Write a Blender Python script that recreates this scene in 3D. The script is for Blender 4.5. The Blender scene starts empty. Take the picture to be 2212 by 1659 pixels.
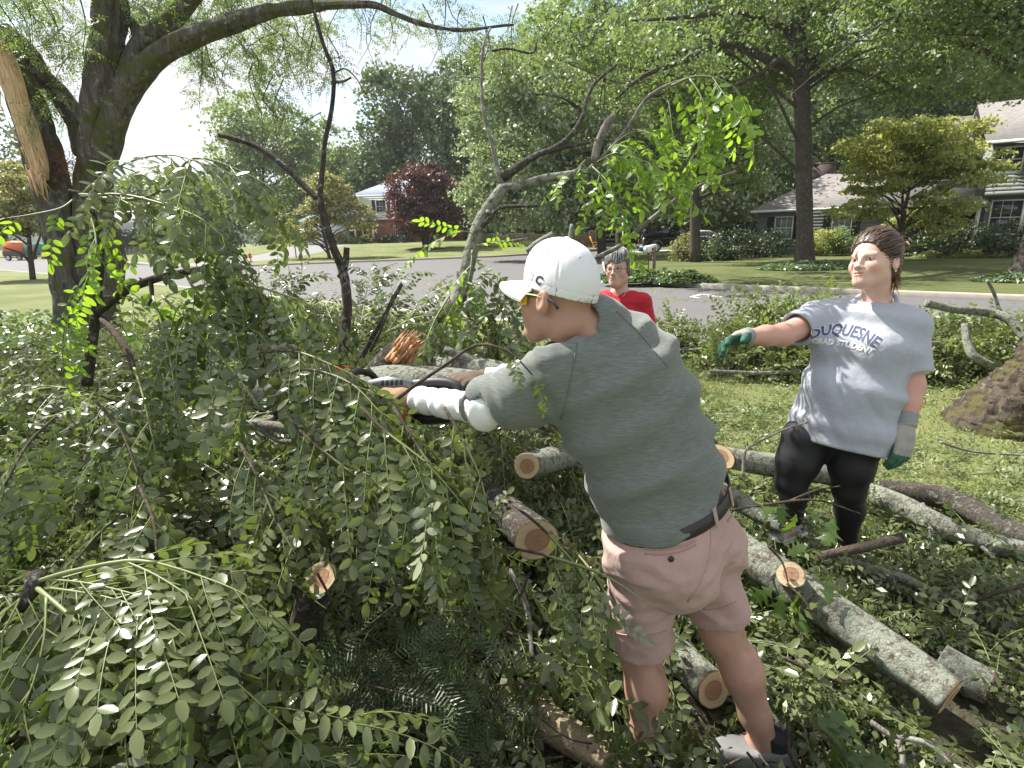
import bpy, bmesh, math, random
import numpy as np
from mathutils import Vector, Matrix
from mathutils.bvhtree import BVHTree

random.seed(7)
rng = np.random.default_rng(11)
SC = bpy.context.scene
COL = SC.collection

# ------------------------------------------------------------------ camera
PITCH, ROLL = math.radians(15.0), math.radians(1.5)
CAM = np.array([0.0, 0.0, 1.6])
FWD = np.array([0.0, math.cos(PITCH), -math.sin(PITCH)])
R0 = np.array([1.0, 0.0, 0.0])
U0 = np.array([0.0, math.sin(PITCH), math.cos(PITCH)])
RGT = R0 * math.cos(ROLL) - U0 * math.sin(ROLL)
UPV = U0 * math.cos(ROLL) + R0 * math.sin(ROLL)
cd = bpy.data.cameras.new('camera')
cam = bpy.data.objects.new('camera', cd)
COL.objects.link(cam)
cam.matrix_world = Matrix(((RGT[0], UPV[0], -FWD[0], CAM[0]), (RGT[1], UPV[1], -FWD[1], CAM[1]),
                           (RGT[2], UPV[2], -FWD[2], CAM[2]), (0, 0, 0, 1)))
cd.sensor_width = 36.0
cd.lens = 36.0 * 1200.0 / 2212.0
cd.clip_start = 0.05
cd.clip_end = 4000
SC.camera = cam

# ------------------------------------------------------------------ light
TO_SUN = np.array([-0.50, 0.40, 0.78]); TO_SUN /= np.linalg.norm(TO_SUN)
SUN_EL = math.asin(TO_SUN[2]); SUN_AZ = math.atan2(TO_SUN[0], TO_SUN[1])
w = bpy.data.worlds.new('World'); SC.world = w; w.use_nodes = True
nt = w.node_tree; nt.nodes.clear()
out = nt.nodes.new('ShaderNodeOutputWorld'); bg = nt.nodes.new('ShaderNodeBackground')
sky = nt.nodes.new('ShaderNodeTexSky'); sky.sky_type = 'NISHITA'; sky.sun_disc = False
sky.sun_elevation = SUN_EL; sky.sun_rotation = SUN_AZ
tc = nt.nodes.new('ShaderNodeTexCoord'); mp = nt.nodes.new('ShaderNodeMapping')
mp.inputs['Scale'].default_value = (1.6, 1.6, 3.6)
mp.inputs['Location'].default_value = (0.35, 0.1, 0.2)
ns = nt.nodes.new('ShaderNodeTexNoise'); ns.inputs['Scale'].default_value = 2.3
ns.inputs['Detail'].default_value = 7; ns.inputs['Roughness'].default_value = 0.55
rp = nt.nodes.new('ShaderNodeValToRGB')
rp.color_ramp.elements[0].position = 0.40; rp.color_ramp.elements[0].color = (0, 0, 0, 1)
rp.color_ramp.elements[1].position = 0.50; rp.color_ramp.elements[1].color = (1, 1, 1, 1)
ns2 = nt.nodes.new('ShaderNodeTexNoise'); ns2.inputs['Scale'].default_value = 3.5; ns2.inputs['Detail'].default_value = 5
cr2 = nt.nodes.new('ShaderNodeValToRGB')
cr2.color_ramp.elements[0].color = (3.7, 3.9, 4.25, 1); cr2.color_ramp.elements[0].position = 0.3
cr2.color_ramp.elements[1].color = (4.7, 4.7, 4.75, 1); cr2.color_ramp.elements[1].position = 0.6
mx = nt.nodes.new('ShaderNodeMix'); mx.data_type = 'RGBA'
L = nt.links
L.new(tc.outputs['Generated'], mp.inputs['Vector'])
L.new(mp.outputs['Vector'], ns.inputs['Vector']); L.new(mp.outputs['Vector'], ns2.inputs['Vector'])
L.new(ns.outputs['Fac'], rp.inputs['Fac']); L.new(ns2.outputs['Fac'], cr2.inputs['Fac'])
L.new(rp.outputs['Color'], mx.inputs['Factor'])
L.new(sky.outputs['Color'], mx.inputs['A']); L.new(cr2.outputs['Color'], mx.inputs['B'])
L.new(mx.outputs['Result'], bg.inputs['Color']); L.new(bg.outputs['Background'], out.inputs['Surface'])
bg.inputs['Strength'].default_value = 0.10
sl = bpy.data.lights.new('sun', 'SUN'); sl.energy = 5.0; sl.angle = math.radians(0.55); sl.color = (1.0, 0.955, 0.88)
so = bpy.data.objects.new('sun', sl); COL.objects.link(so); so.location = (-30, 24, 60)
so.rotation_euler = Vector(TO_SUN).to_track_quat('Z', 'Y').to_euler()
vs = SC.view_settings
vs.view_transform = 'Standard'; vs.look = 'None'; vs.gamma = 1.0; vs.use_curve_mapping = False
vs.exposure = 1.15

# ------------------------------------------------------------------ placing: photograph pixels (2212 wide view) to points
def ray(x, y):
    return FWD + RGT * ((x - 1106.0) / 1200.0) - UPV * ((y - 829.5) / 1200.0)
def P(x, y, d):
    return CAM + ray(x, y) * d
def G(x, y, z=0.0):
    r = ray(x, y); return CAM + r * ((z - CAM[2]) / r[2])
def PY(x, y, Y):
    r = ray(x, y); return CAM + r * (Y / r[1])
CLEAR = [(690, 1250, 48, 58, 1.6), (672, 1310, 42, 50, 1.6), (1158, 1166, 62, 62, 2.4), (1120, 1120, 55, 55, 2.45), (1137, 1006, 55, 50, 2.55), (1541, 1490, 60, 52, 1.9), (1490, 1440, 50, 50, 1.95), (1708, 1242, 42, 42, 2.2), (2050, 1525, 70, 60, 1.95),
         (1380, 1465, 62, 115, 1.75), (1600, 1460, 75, 130, 1.75), (1655, 1620, 95, 60, 1.8), (1230, 1590, 90, 45, 1.85), (1480, 1240, 140, 140, 1.55), (865, 828, 40, 20, 1.75), (795, 880, 24, 24, 1.75), (740, 810, 12, 24, 1.75), (1850, 1350, 70, 50, 2.2), (1950, 1425, 70, 50, 2.1), (1720, 1060, 60, 60, 2.6), (1830, 1100, 50, 90, 2.6), (600, 920, 70, 35, 2.1),
         (1135, 1300, 14, 110, 1.9), (1640, 1200, 60, 40, 2.4), (880, 735, 45, 40, 2.9)]
def blocked(p):
    """leaves keep off the lines of sight to the few things the photograph shows bare"""
    p = np.atleast_2d(p); q = p - CAM; z = q @ FWD; z = np.where(z < .05, .05, z)
    x = 1106 + 1200 * (q @ RGT) / z; y = 829.5 - 1200 * (q @ UPV) / z; m = np.zeros(len(p), bool)
    for cx, cy, rx, ry, d in CLEAR: m |= (((x - cx) / rx) ** 2 + ((y - cy) / ry) ** 2 < 1) & (z < d)
    return m
def smooth(a, b, t):
    t = np.clip((t - a) / (b - a), 0, 1); return t * t * (3 - 2 * t)
def gh(x, y):
    """ground height: level near by, rising a little to the house lot on the left"""
    return 1.3 * smooth(46, 80, np.asarray(y, float)) * smooth(-44, -30, np.asarray(x, float)) * (1 - smooth(3, 14, np.asarray(x, float)))
def nrm(v):
    v = np.asarray(v, float); return v / (np.linalg.norm(v) + 1e-12)

# ------------------------------------------------------------------ objects
def tag(o, label=None, cat=None, group=None, kind=None):
    if label: o['label'] = label
    if cat: o['category'] = cat
    if group: o['group'] = group
    if kind: o['kind'] = kind
    return o
def thing(name, label, cat, loc=(0, 0, 0), group=None, rot=(0, 0, 0)):
    o = bpy.data.objects.new(name, None); o.empty_display_size = 0.2
    COL.objects.link(o); o.location = loc; o.rotation_euler = rot
    return tag(o, label, cat, group)
def link(name, me, parent=None, mat=None):
    """link a mesh given in world coordinates; its parent is an Empty placed without scale"""
    o = bpy.data.objects.new(name, me); COL.objects.link(o)
    if mat is not None and len(me.materials) == 0:
        me.materials.append(mat)
    if parent is not None:
        o.parent = parent
        if parent.type == 'EMPTY':
            o.matrix_parent_inverse = (Matrix.Translation(parent.location) @ parent.rotation_euler.to_matrix().to_4x4()).inverted()
    return o

def mesh_np(name, V, tris=None, quads=None, smooth_=False, attrs=None, mats=None, fmat=None):
    """fast mesh from arrays; attrs = {name: per-vertex float or (n,3) colour}"""
    me = bpy.data.meshes.new(name)
    V = np.asarray(V, np.float32)
    nt_ = 0 if tris is None else len(tris); nq = 0 if quads is None else len(quads)
    loops = []
    if nt_: loops.append(np.asarray(tris, np.int32).ravel())
    if nq: loops.append(np.asarray(quads, np.int32).ravel())
    lp = np.concatenate(loops) if loops else np.zeros(0, np.int32)
    tot = np.concatenate([np.full(nt_, 3, np.int32), np.full(nq, 4, np.int32)])
    start = np.concatenate([[0], np.cumsum(tot)[:-1]]).astype(np.int32) if len(tot) else np.zeros(0, np.int32)
    me.vertices.add(len(V)); me.vertices.foreach_set('co', V.ravel())
    me.loops.add(len(lp)); me.loops.foreach_set('vertex_index', lp)
    me.polygons.add(len(tot)); me.polygons.foreach_set('loop_start', start); me.polygons.foreach_set('loop_total', tot)
    if smooth_: me.polygons.foreach_set('use_smooth', np.ones(len(tot), bool))
    if fmat is not None: me.polygons.foreach_set('material_index', np.asarray(fmat, np.int32))
    for k, a in (attrs or {}).items():
        a = np.asarray(a, np.float32)
        if a.ndim == 1:
            at = me.attributes.new(k, 'FLOAT', 'POINT'); at.data.foreach_set('value', a)
        else:
            at = me.attributes.new(k, 'FLOAT_COLOR', 'POINT')
            at.data.foreach_set('color', np.concatenate([a, np.ones((len(a), 1), np.float32)], 1).ravel())
    me.update(calc_edges=True)
    for m in (mats or []): me.materials.append(m)
    return me

class MB:
    """collects boxes, tubes and the like, then links them as ONE mesh object"""
    def __init__(self): self.V = []; self.T = []; self.Q = []; self.n = 0; self.S = []
    def add(self, V, T=None, Q=None):
        V = np.asarray(V, float)
        if T is not None and len(T): self.T.append(np.asarray(T, int) + self.n)
        if Q is not None and len(Q): self.Q.append(np.asarray(Q, int) + self.n)
        self.V.append(V); self.n += len(V)
        return self
    def box(self, c, size, ax=None, bev=0.0):
        c = np.asarray(c, float); s = np.asarray(size, float) / 2
        A = np.eye(3) if ax is None else np.asarray(ax, float)
        if bev <= 0:
            v = np.array([[i, j, k] for i in (-1, 1) for j in (-1, 1) for k in (-1, 1)], float) * s
            q = [(0, 1, 3, 2), (4, 6, 7, 5), (0, 4, 5, 1), (2, 3, 7, 6), (0, 2, 6, 4), (1, 5, 7, 3)]
            return self.add(c + v @ A, None, q)
        bm = bmesh.new(); bmesh.ops.create_cube(bm, size=1.0)
        for v_ in bm.verts: v_.co = Vector((v_.co.x * 2 * s[0], v_.co.y * 2 * s[1], v_.co.z * 2 * s[2]))
        bmesh.ops.bevel(bm, geom=list(bm.edges), offset=bev, segments=2, affect='EDGES', profile=0.6)
        return self.bm(bm, c, A)
    def bm(self, bm, c=(0, 0, 0), A=None):
        A = np.eye(3) if A is None else np.asarray(A, float)
        bmesh.ops.triangulate(bm, faces=[f for f in bm.faces if len(f.verts) > 4])
        bm.verts.index_update()
        V = np.array([v.co[:] for v in bm.verts])
        T = [[v.index for v in f.verts] for f in bm.faces if len(f.verts) == 3]
        Q = [[v.index for v in f.verts] for f in bm.faces if len(f.verts) == 4]
        bm.free()
        return self.add(np.asarray(c) + V @ A, T, Q)
    def tube(self, pts, radii, sides=8, cap=True, bump=0.0, seed=0):
        V, Q, T = tube_geo(pts, radii, sides, cap, bump, seed)
        return self.add(V, T, Q)
    def prism(self, poly, y0, y1, A=None, c=(0, 0, 0)):
        """polygon (x,z) extruded along y"""
        n = len(poly)
        A = np.eye(3) if A is None else np.asarray(A, float)
        v = np.array([[p[0], y0, p[1]] for p in poly] + [[p[0], y1, p[1]] for p in poly], float)
        q = [(i, (i + 1) % n, n + (i + 1) % n, n + i) for i in range(n)]
        bm = bmesh.new()
        vs_ = [bm.verts.new(x) for x in v]
        for f in q: bm.faces.new([vs_[i] for i in f])
        bm.faces.new([vs_[i] for i in range(n)][::-1]); bm.faces.new([vs_[n + i] for i in range(n)])
        bmesh.ops.recalc_face_normals(bm, faces=bm.faces)
        return self.bm(bm, c, A)
    def lathe(self, prof, c, ax=None, n=20, arc=None):
        """profile of (r, z) about local z"""
        A = np.eye(3) if ax is None else np.asarray(ax, float)
        m = len(prof); V = []; Q = []
        for i in range(n):
            a = 2 * math.pi * i / n
            for r, z in prof: V.append((r * math.cos(a), r * math.sin(a), z))
        for i in range(n):
            j = (i + 1) % n
            for k in range(m - 1): Q.append((i * m + k, j * m + k, j * m + k + 1, i * m + k + 1))
        return self.add(np.asarray(c) + np.array(V) @ A, None, Q)
    def build(self, name, mat, parent=None, sm=False, attrs=None):
        T = np.concatenate(self.T) if self.T else None
        Q = np.concatenate(self.Q) if self.Q else None
        me = mesh_np(name, np.concatenate(self.V), T, Q, sm, attrs)
        return link(name, me, parent, mat)

def resample(pts, n):
    pts = np.asarray(pts, float)
    m = len(pts)
    if m == 2:
        t = np.linspace(0, 1, n)[:, None]; return pts[0] * (1 - t) + pts[1] * t
    ext = np.vstack([2 * pts[0] - pts[1], pts, 2 * pts[-1] - pts[-2]])
    ts = np.linspace(0, m - 1 - 1e-6, n); out_ = []
    for t in ts:
        i = int(t); f = t - i
        p0, p1, p2, p3 = ext[i], ext[i + 1], ext[i + 2], ext[i + 3]
        out_.append(0.5 * ((2 * p1) + (-p0 + p2) * f + (2 * p0 - 5 * p1 + 4 * p2 - p3) * f * f + (-p0 + 3 * p1 - 3 * p2 + p3) * f ** 3))
    return np.array(out_)

def frames(pts):
    pts = np.asarray(pts, float); n = len(pts)
    T = np.zeros_like(pts)
    T[1:-1] = pts[2:] - pts[:-2]; T[0] = pts[1] - pts[0]; T[-1] = pts[-1] - pts[-2]
    T /= (np.linalg.norm(T, axis=1)[:, None] + 1e-12)
    N = np.zeros_like(pts)
    a = np.array([0, 0, 1.0]) if abs(T[0][2]) < 0.9 else np.array([0, 1.0, 0])
    v = nrm(a - T[0] * np.dot(a, T[0])); N[0] = v
    for i in range(1, n):
        v = v - T[i] * np.dot(v, T[i]); v = nrm(v); N[i] = v
    return T, N, np.cross(T, N)

def tube_geo(pts, radii, sides=8, cap=True, bump=0.0, seed=0, noise=None):
    pts = np.asarray(pts, float); n = len(pts)
    radii = np.asarray(radii, float)
    if len(radii) != n: radii = np.interp(np.linspace(0, 1, n), np.linspace(0, 1, len(radii)), radii)
    T, N, B = frames(pts)
    a = np.linspace(0, 2 * math.pi, sides, endpoint=False)
    r = np.repeat(radii[:, None], sides, 1)
    if bump > 0:
        rg = np.random.default_rng(seed + 5)
        k = rg.uniform(-1, 1, (n, sides))
        kk = (k + np.roll(k, 1, 1) * .6 + np.roll(k, 1, 0) * .6) / 2.2
        r = r * (1 + bump * kk)
    V = pts[:, None, :] + r[:, :, None] * (np.cos(a)[None, :, None] * N[:, None, :] + np.sin(a)[None, :, None] * B[:, None, :])
    V = V.reshape(-1, 3)
    i = np.arange(n - 1)[:, None] * sides; j = np.arange(sides)[None, :]; j2 = (j + 1) % sides
    Q = np.stack([i + j, i + j2, i + sides + j2, i + sides + j], -1).reshape(-1, 4)
    Tt = []
    if cap:
        V = np.vstack([V, pts[0], pts[-1]])
        c0, c1 = len(V) - 2, len(V) - 1; e = (n - 1) * sides
        for k in range(sides):
            k2 = (k + 1) % sides
            Tt.append((c0, k2, k)); Tt.append((c1, e + k, e + k2))
    return V, Q, np.array(Tt, int).reshape(-1, 3)

# ------------------------------------------------------------------ cheap value noise for shapes
_perm = np.random.default_rng(3).random((32, 32, 32)).astype(np.float32)
def vnoise(p, f=1.0):
    p = np.asarray(p, np.float32) * f
    i = np.floor(p).astype(np.int32); u = p - i; u = u * u * (3 - 2 * u)
    i0 = i & 31; i1 = (i + 1) & 31
    x0, y0, z0 = i0[..., 0], i0[..., 1], i0[..., 2]; x1, y1, z1 = i1[..., 0], i1[..., 1], i1[..., 2]
    ux, uy, uz = u[..., 0], u[..., 1], u[..., 2]
    def l(a, b, t): return a + (b - a) * t
    a = l(l(_perm[x0, y0, z0], _perm[x1, y0, z0], ux), l(_perm[x0, y1, z0], _perm[x1, y1, z0], ux), uy)
    b = l(l(_perm[x0, y0, z1], _perm[x1, y0, z1], ux), l(_perm[x0, y1, z1], _perm[x1, y1, z1], ux), uy)
    return l(a, b, uz) * 2 - 1

# ------------------------------------------------------------------ materials
class NB:
    def __init__(self, name):
        self.m = bpy.data.materials.new(name); self.m.use_nodes = True
        self.t = self.m.node_tree; self.t.nodes.clear()
        self.o = self.t.nodes.new('ShaderNodeOutputMaterial')
        self._co = None
    def n(self, typ, **kw):
        nd = self.t.nodes.new('ShaderNode' + typ)
        for k, v in kw.items():
            if k in ('I',):
                for kk, vv in v.items(): self.set(nd, kk, vv)
            else: setattr(nd, k, v)
        return nd
    def set(self, nd, k, v):
        s = nd.inputs[k]
        if hasattr(v, 'is_linked') or isinstance(v, bpy.types.NodeSocket): self.t.links.new(v, s)
        else: s.default_value = v
    def co(self, scale=(1, 1, 1), which='Object'):
        c = self.n('TexCoord'); mpn = self.n('Mapping', I={'Vector': c.outputs[which], 'Scale': scale}); return mpn.outputs[0]
    def noise(self, scale, detail=4, rough=0.55, vec=None, dist=0.0):
        vec = vec if vec is not None else self.co()
        nd = self.n('TexNoise', I={'Vector': vec, 'Scale': scale, 'Detail': detail, 'Roughness': rough, 'Distortion': dist})
        return nd.outputs['Fac']
    def ramp(self, fac, stops):
        nd = self.n('ValToRGB', I={'Fac': fac}); cr = nd.color_ramp
        while len(cr.elements) < len(stops): cr.elements.new(0.5)
        for e, (p, c) in zip(cr.elements, stops):
            e.position = p; e.color = tuple(c) + ((1,) if len(c) == 3 else ())
        return nd.outputs['Color']
    def mix(self, f, a, b, mode='MIX'):
        nd = self.n('Mix', data_type='RGBA', blend_type=mode)
        for k, v in (('Factor', f), ('A', a), ('B', b)):
            s = [x for x in nd.inputs if x.name == k and x.type == ('VALUE' if k == 'Factor' else 'RGBA')][0]
            if isinstance(v, bpy.types.NodeSocket): self.t.links.new(v, s)
            else: s.default_value = v if k == 'Factor' else (tuple(v) + ((1,) if len(v) == 3 else ()))
        return [x for x in nd.outputs if x.type == 'RGBA'][0]
    def math(self, op, a, b=0.0, c=0.0):
        nd = self.n('Math', operation=op)
        for i, v in enumerate((a, b, c)):
            if isinstance(v, bpy.types.NodeSocket): self.t.links.new(v, nd.inputs[i])
            else: nd.inputs[i].default_value = v
        return nd.outputs[0]
    def bump(self, h, strength=0.3, dist=0.01):
        return self.n('Bump', I={'Height': h, 'Strength': strength, 'Distance': dist}).outputs[0]
    def attr(self, name): return self.n('Attribute', attribute_name=name)
    def bsdf(self, **I):
        b = self.n('BsdfPrincipled')
        for k, v in I.items():
            k = k.replace('_', ' ')
            if isinstance(v, tuple) and len(v) == 3 and 'Normal' not in k and 'Radius' not in k: v = v + (1,)
            self.set(b, k, v)
        return b.outputs[0]
    def done(self, shader):
        self.t.links.new(shader, self.o.inputs['Surface']); return self.m

def plain(name, col, rough=0.6, metal=0.0, var=0.12, scale=9.0, bump=0.0, spec=0.5):
    """a paint / plastic / cloth with slight unevenness"""
    b = NB(name)
    f = b.noise(scale, 5)
    c = b.mix(f, tuple(x * (1 - var) for x in col), tuple(min(1, x * (1 + var)) for x in col))
    r = b.math('MULTIPLY_ADD', f, 0.2, rough - 0.1)
    kw = dict(Base_Color=c, Roughness=r, Metallic=metal, Specular_IOR_Level=spec)
    if bump > 0: kw['Normal'] = b.bump(b.noise(scale * 12, 3), bump, 0.004)
    return b.done(b.bsdf(**kw))

def leaf_mat(name, dark, light, under, trans=0.35, rough=0.42, tcol=(0.30, 0.45, 0.05), objrand=True, spec=0.5, hue=(0.12, 0.11, 0.03)):
    b = NB(name)
    if objrand: rnd = b.n('ObjectInfo').outputs['Random']
    else: rnd = b.attr('rnd').outputs['Fac']
    geo = b.n('NewGeometry')
    f2 = b.noise(14.0, 2)
    c = b.mix(rnd, dark, light)
    c = b.mix(b.math('MULTIPLY', f2, 0.35), c, hue)
    c = b.mix(geo.outputs['Backfacing'], c, under)
    p = b.bsdf(Base_Color=c, Roughness=rough, Specular_IOR_Level=spec)
    tr = b.n('BsdfTranslucent'); b.set(tr, 'Color', b.mix(rnd, tcol, tuple(min(1, x * 1.5) for x in tcol)))
    ms = b.n('MixShader', I={'Fac': trans}); b.t.links.new(p, ms.inputs[1]); b.t.links.new(tr.outputs[0], ms.inputs[2])
    return b.done(ms.outputs[0])

def bark_mat(name, dark, light, lichen=None, lich_amt=0.5, scale=1.0, stretch=0.25, bump=0.8, moss=None):
    b = NB(name)
    v = b.co((1, 1, stretch))
    f = b.noise(24 * scale, 6, 0.65, v, 0.6)
    c = b.ramp(f, [(0.3, dark), (0.62, light)])
    f3 = b.noise(3.0 * scale, 3)
    c = b.mix(b.math('MULTIPLY', f3, 0.5), c, tuple(x * 0.6 for x in dark))
    h = f
    if lichen:
        lf = b.noise(11 * scale, 8, 0.72)
        lm = b.ramp(lf, [(0.62 - 0.3 * lich_amt, (0, 0, 0)), (0.68 - 0.3 * lich_amt, (1, 1, 1))])
        lc = b.mix(b.noise(60 * scale, 3), lichen, tuple(x * 0.55 for x in lichen))
        c = b.mix(lm, c, lc)
    if moss:
        mf = b.ramp(b.noise(5 * scale, 5), [(0.5, (0, 0, 0)), (0.62, (1, 1, 1))])
        c = b.mix(mf, c, moss)
    return b.done(b.bsdf(Base_Color=c, Roughness=0.92, Specular_IOR_Level=0.15, Normal=b.bump(h, bump, 0.02)))
# ================================================================== THE SETTING
def grass_material(name, base, dry, dark):
    b = NB(name)
    big = b.noise(0.35, 4); mid = b.noise(2.3, 5, 0.6); fine = b.noise(38.0, 4, 0.7); fl = b.noise(9.0, 6, 0.75)
    c = b.mix(b.ramp(mid, [(0.38, (0, 0, 0)), (0.64, (1, 1, 1))]), base, dry)
    c = b.mix(b.ramp(big, [(0.42, (0, 0, 0)), (0.62, (1, 1, 1))]), c, tuple(x * 0.75 for x in base))
    c = b.mix(b.math('MULTIPLY', fine, 0.7), c, dark)
    c = b.mix(b.ramp(fl, [(0.66, (0, 0, 0)), (0.70, (0.55, 0.55, 0.55))]), c, (0.16, 0.2, 0.07))
    return b.done(b.bsdf(Base_Color=c, Roughness=0.9, Specular_IOR_Level=0.2, Normal=b.bump(fine, 0.9, 0.03)))
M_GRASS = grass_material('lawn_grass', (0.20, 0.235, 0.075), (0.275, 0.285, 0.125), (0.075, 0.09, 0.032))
M_GRASS_DARK = grass_material('lawn_grass_painted_shade', (0.14, 0.17, 0.055), (0.20, 0.21, 0.085), (0.055, 0.065, 0.024))  # same grass darkened, shade of the lot put into its colour
def asphalt_material(name, a, c2):
    b = NB(name)
    f = b.noise(60, 5, 0.7); g = b.noise(0.8, 4); d = b.noise(6.5, 8, 0.72)
    c = b.mix(g, a, c2); c = b.mix(b.math('MULTIPLY', f, 0.4), c, tuple(x * 0.55 for x in a))
    c = b.mix(b.ramp(d, [(0.60, (0, 0, 0)), (0.66, (0.8, 0.8, 0.8))]), c, (0.13, 0.13, 0.085))
    return b.done(b.bsdf(Base_Color=c, Roughness=0.82, Specular_IOR_Level=0.35, Normal=b.bump(f, 0.5, 0.008)))
M_ASPH = asphalt_material('street_asphalt', (0.125, 0.122, 0.125), (0.165, 0.16, 0.16))
M_DRIVE = asphalt_material('driveway_asphalt', (0.20, 0.195, 0.19), (0.25, 0.245, 0.24))
M_CONC = plain('kerb_concrete', (0.36, 0.33, 0.28), 0.9, var=0.3, scale=5, bump=0.3)
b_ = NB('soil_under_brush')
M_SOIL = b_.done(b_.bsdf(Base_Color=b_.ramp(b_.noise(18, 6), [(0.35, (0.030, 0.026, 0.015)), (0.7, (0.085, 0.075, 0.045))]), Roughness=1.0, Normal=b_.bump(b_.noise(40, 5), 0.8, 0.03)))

def struct(name, me, mat): return tag(link(name, me, None, mat), kind='structure')
def loft_sheet(front, back, nu, nv, zoff=0.0, zfun=gh, power=1.6):
    f = resample_lin(front, nu); k = resample_lin(back, nu)
    t = np.linspace(0, 1, nv) ** power
    pts = f[None] * (1 - t[:, None, None]) + k[None] * t[:, None, None]
    pts = pts.reshape(-1, 2)
    V = np.column_stack([pts, zfun(pts[:, 0], pts[:, 1]) + zoff])
    i = np.arange(nv - 1)[:, None] * nu; j = np.arange(nu - 1)[None]
    Q = np.stack([i + j, i + j + 1, i + nu + j + 1, i + nu + j], -1).reshape(-1, 4)
    return V, Q
def resample_lin(p, n):
    p = np.asarray(p, float); d = np.r_[0, np.cumsum(np.linalg.norm(np.diff(p, axis=0), axis=1))]
    t = np.linspace(0, d[-1], n); return np.column_stack([np.interp(t, d, p[:, k]) for k in range(2)])
def up_facing(V, Q):
    a, b, c = V[Q[0, 0]], V[Q[0, 1]], V[Q[0, 2]]
    return Q if np.cross(b - a, c - b)[2] > 0 else Q[:, ::-1]

# the wide ground sheet under everything, out to the horizon
ring = [(-1800, -60), (1800, -60), (1800, 2500), (-1800, 2500)]
V, Q = loft_sheet([(-1800, -60), (1800, -60)], [(-1800, 2600), (1800, 2600)], 41, 41, -0.16, lambda x, y: np.zeros_like(x))
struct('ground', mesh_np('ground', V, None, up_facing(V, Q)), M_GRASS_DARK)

KN = [(-140, 130.5), (-42, 46.3), (-20.6, 28.6), (-8, 17.6), (2.7, 8.2), (14, -1.5), (40, -23.5)]       # near kerb of the street
KL = [(-140, 142), (-60, 74), (-39, 56.6), (-25.5, 44.2), (-22.0, 41.6), (-19.5, 41.4), (-17, 42.0), (-1.2, 47), (8, 55), (14, 64)]  # kerb of the lot with the white house
KR = [(15.5, 58), (9.5, 46), (6.0, 36), (4.4, 25), (4.2, 20.8), (4.9, 18.9), (6.2, 17.2), (11.6, 12.5), (45, -16)]   # kerb of the lot with the grey house
V, Q = loft_sheet([(-150, 128), (40, -26)], [(-60, 190), (60, 40)], 60, 30, -0.125, lambda x, y: np.zeros_like(x), 1.0)
struct('road', mesh_np('road', V, None, up_facing(V, Q)), M_ASPH)

def lawn(name, kerb, back, mat, nu=160, nv=40):
    V, Q = loft_sheet(kerb, back, nu, nv)
    Q = up_facing(V, Q)
    o = struct(name, mesh_np(name, V, None, Q, True), mat)
    k = resample_lin(kerb, 200)
    t = np.gradient(k, axis=0); t /= np.linalg.norm(t, axis=1)[:, None]
    nn = np.column_stack([-t[:, 1], t[:, 0]])
    mid = resample_lin(back, 200) - k
    sgn = np.sign((nn * mid).sum(1)); nn *= np.median(sgn)
    prof = [(-0.16, -0.16), (-0.16, -0.015), (-0.12, 0.015), (0.02, 0.018), (0.02, -0.16)]
    VV = np.concatenate([np.column_stack([k + nn * u, gh(k[:, 0], k[:, 1]) + z]) for u, z in prof])
    m = len(k); i = np.arange(m - 1); QQ = []
    for r in range(len(prof) - 1):
        QQ.append(np.stack([r * m + i, r * m + i + 1, (r + 1) * m + i + 1, (r + 1) * m + i], 1))
    struct('kerb', mesh_np('kerb', VV, None, np.concatenate(QQ)), M_CONC)
    return o
lawn('lawn', KN, [(-150, 60), (-60, -12), (-10, -12), (5, -14), (20, -30), (34, -40)], M_GRASS, 260, 60)
lawn('lawn', KL, [(-330, 330), (-230, 330), (-120, 300), (-60, 250), (60, 250), (70, 180)], M_GRASS, 200, 60)
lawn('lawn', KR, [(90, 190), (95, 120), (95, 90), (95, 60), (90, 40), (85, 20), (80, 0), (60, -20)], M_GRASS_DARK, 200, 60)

# driveways, laid as sheets just above the lawns
def strip(name, left, right, mat, n=24, dz=0.006):
    V, Q = loft_sheet(left, right, n, 5, dz, gh, 1.0)
    struct(name, mesh_np(name, V, None, up_facing(V, Q)), mat)
strip('driveway', [(-26.5, 44.9), (-25, 58), (-26.0, 71.0)], [(-22.3, 42.3), (-19.4, 56), (-19.0, 70.6)], M_DRIVE)
strip('driveway', [(8.6, 44.2), (13, 45.8), (24, 45.6)], [(9.9, 47.6), (13, 50.2), (24, 50.0)], plain('pale_gravel', (0.42, 0.41, 0.38), 0.9, var=0.3))
strip('sidewalk', [(-44, 59.5), (-31, 62.0)], [(-44, 60.6), (-31, 63.2)], M_CONC)
# bare concrete apron by the near kerb
strip('apron', [(2.35, 8.35), (4.15, 6.8)], [(2.0, 7.75), (3.9, 6.25)], plain('dusty_concrete', (0.33, 0.27, 0.2), 0.95, var=0.3, scale=6))
# white utility marks sprayed on the asphalt
M_PAINT = plain('road_paint', (0.75, 0.75, 0.74), 0.7, var=0.1)
def paint(a, b, wd=0.09):
    a = G(*a, -0.121); b = G(*b, -0.121); d = nrm(b - a); s = np.cross(d, [0, 0, 1]) * wd / 2
    V = np.array([a - s, a + s, b + s, b - s]); struct('road_marking', mesh_np('road_marking', V, None, up_facing(V, np.array([[0, 1, 2, 3]]))), M_PAINT)
paint((1490, 642), (1517, 635)); paint((1517, 635), (1562, 641)); paint((1492, 642), (1511, 643))
paint((1530, 640.5), (1560, 641.5))

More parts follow.
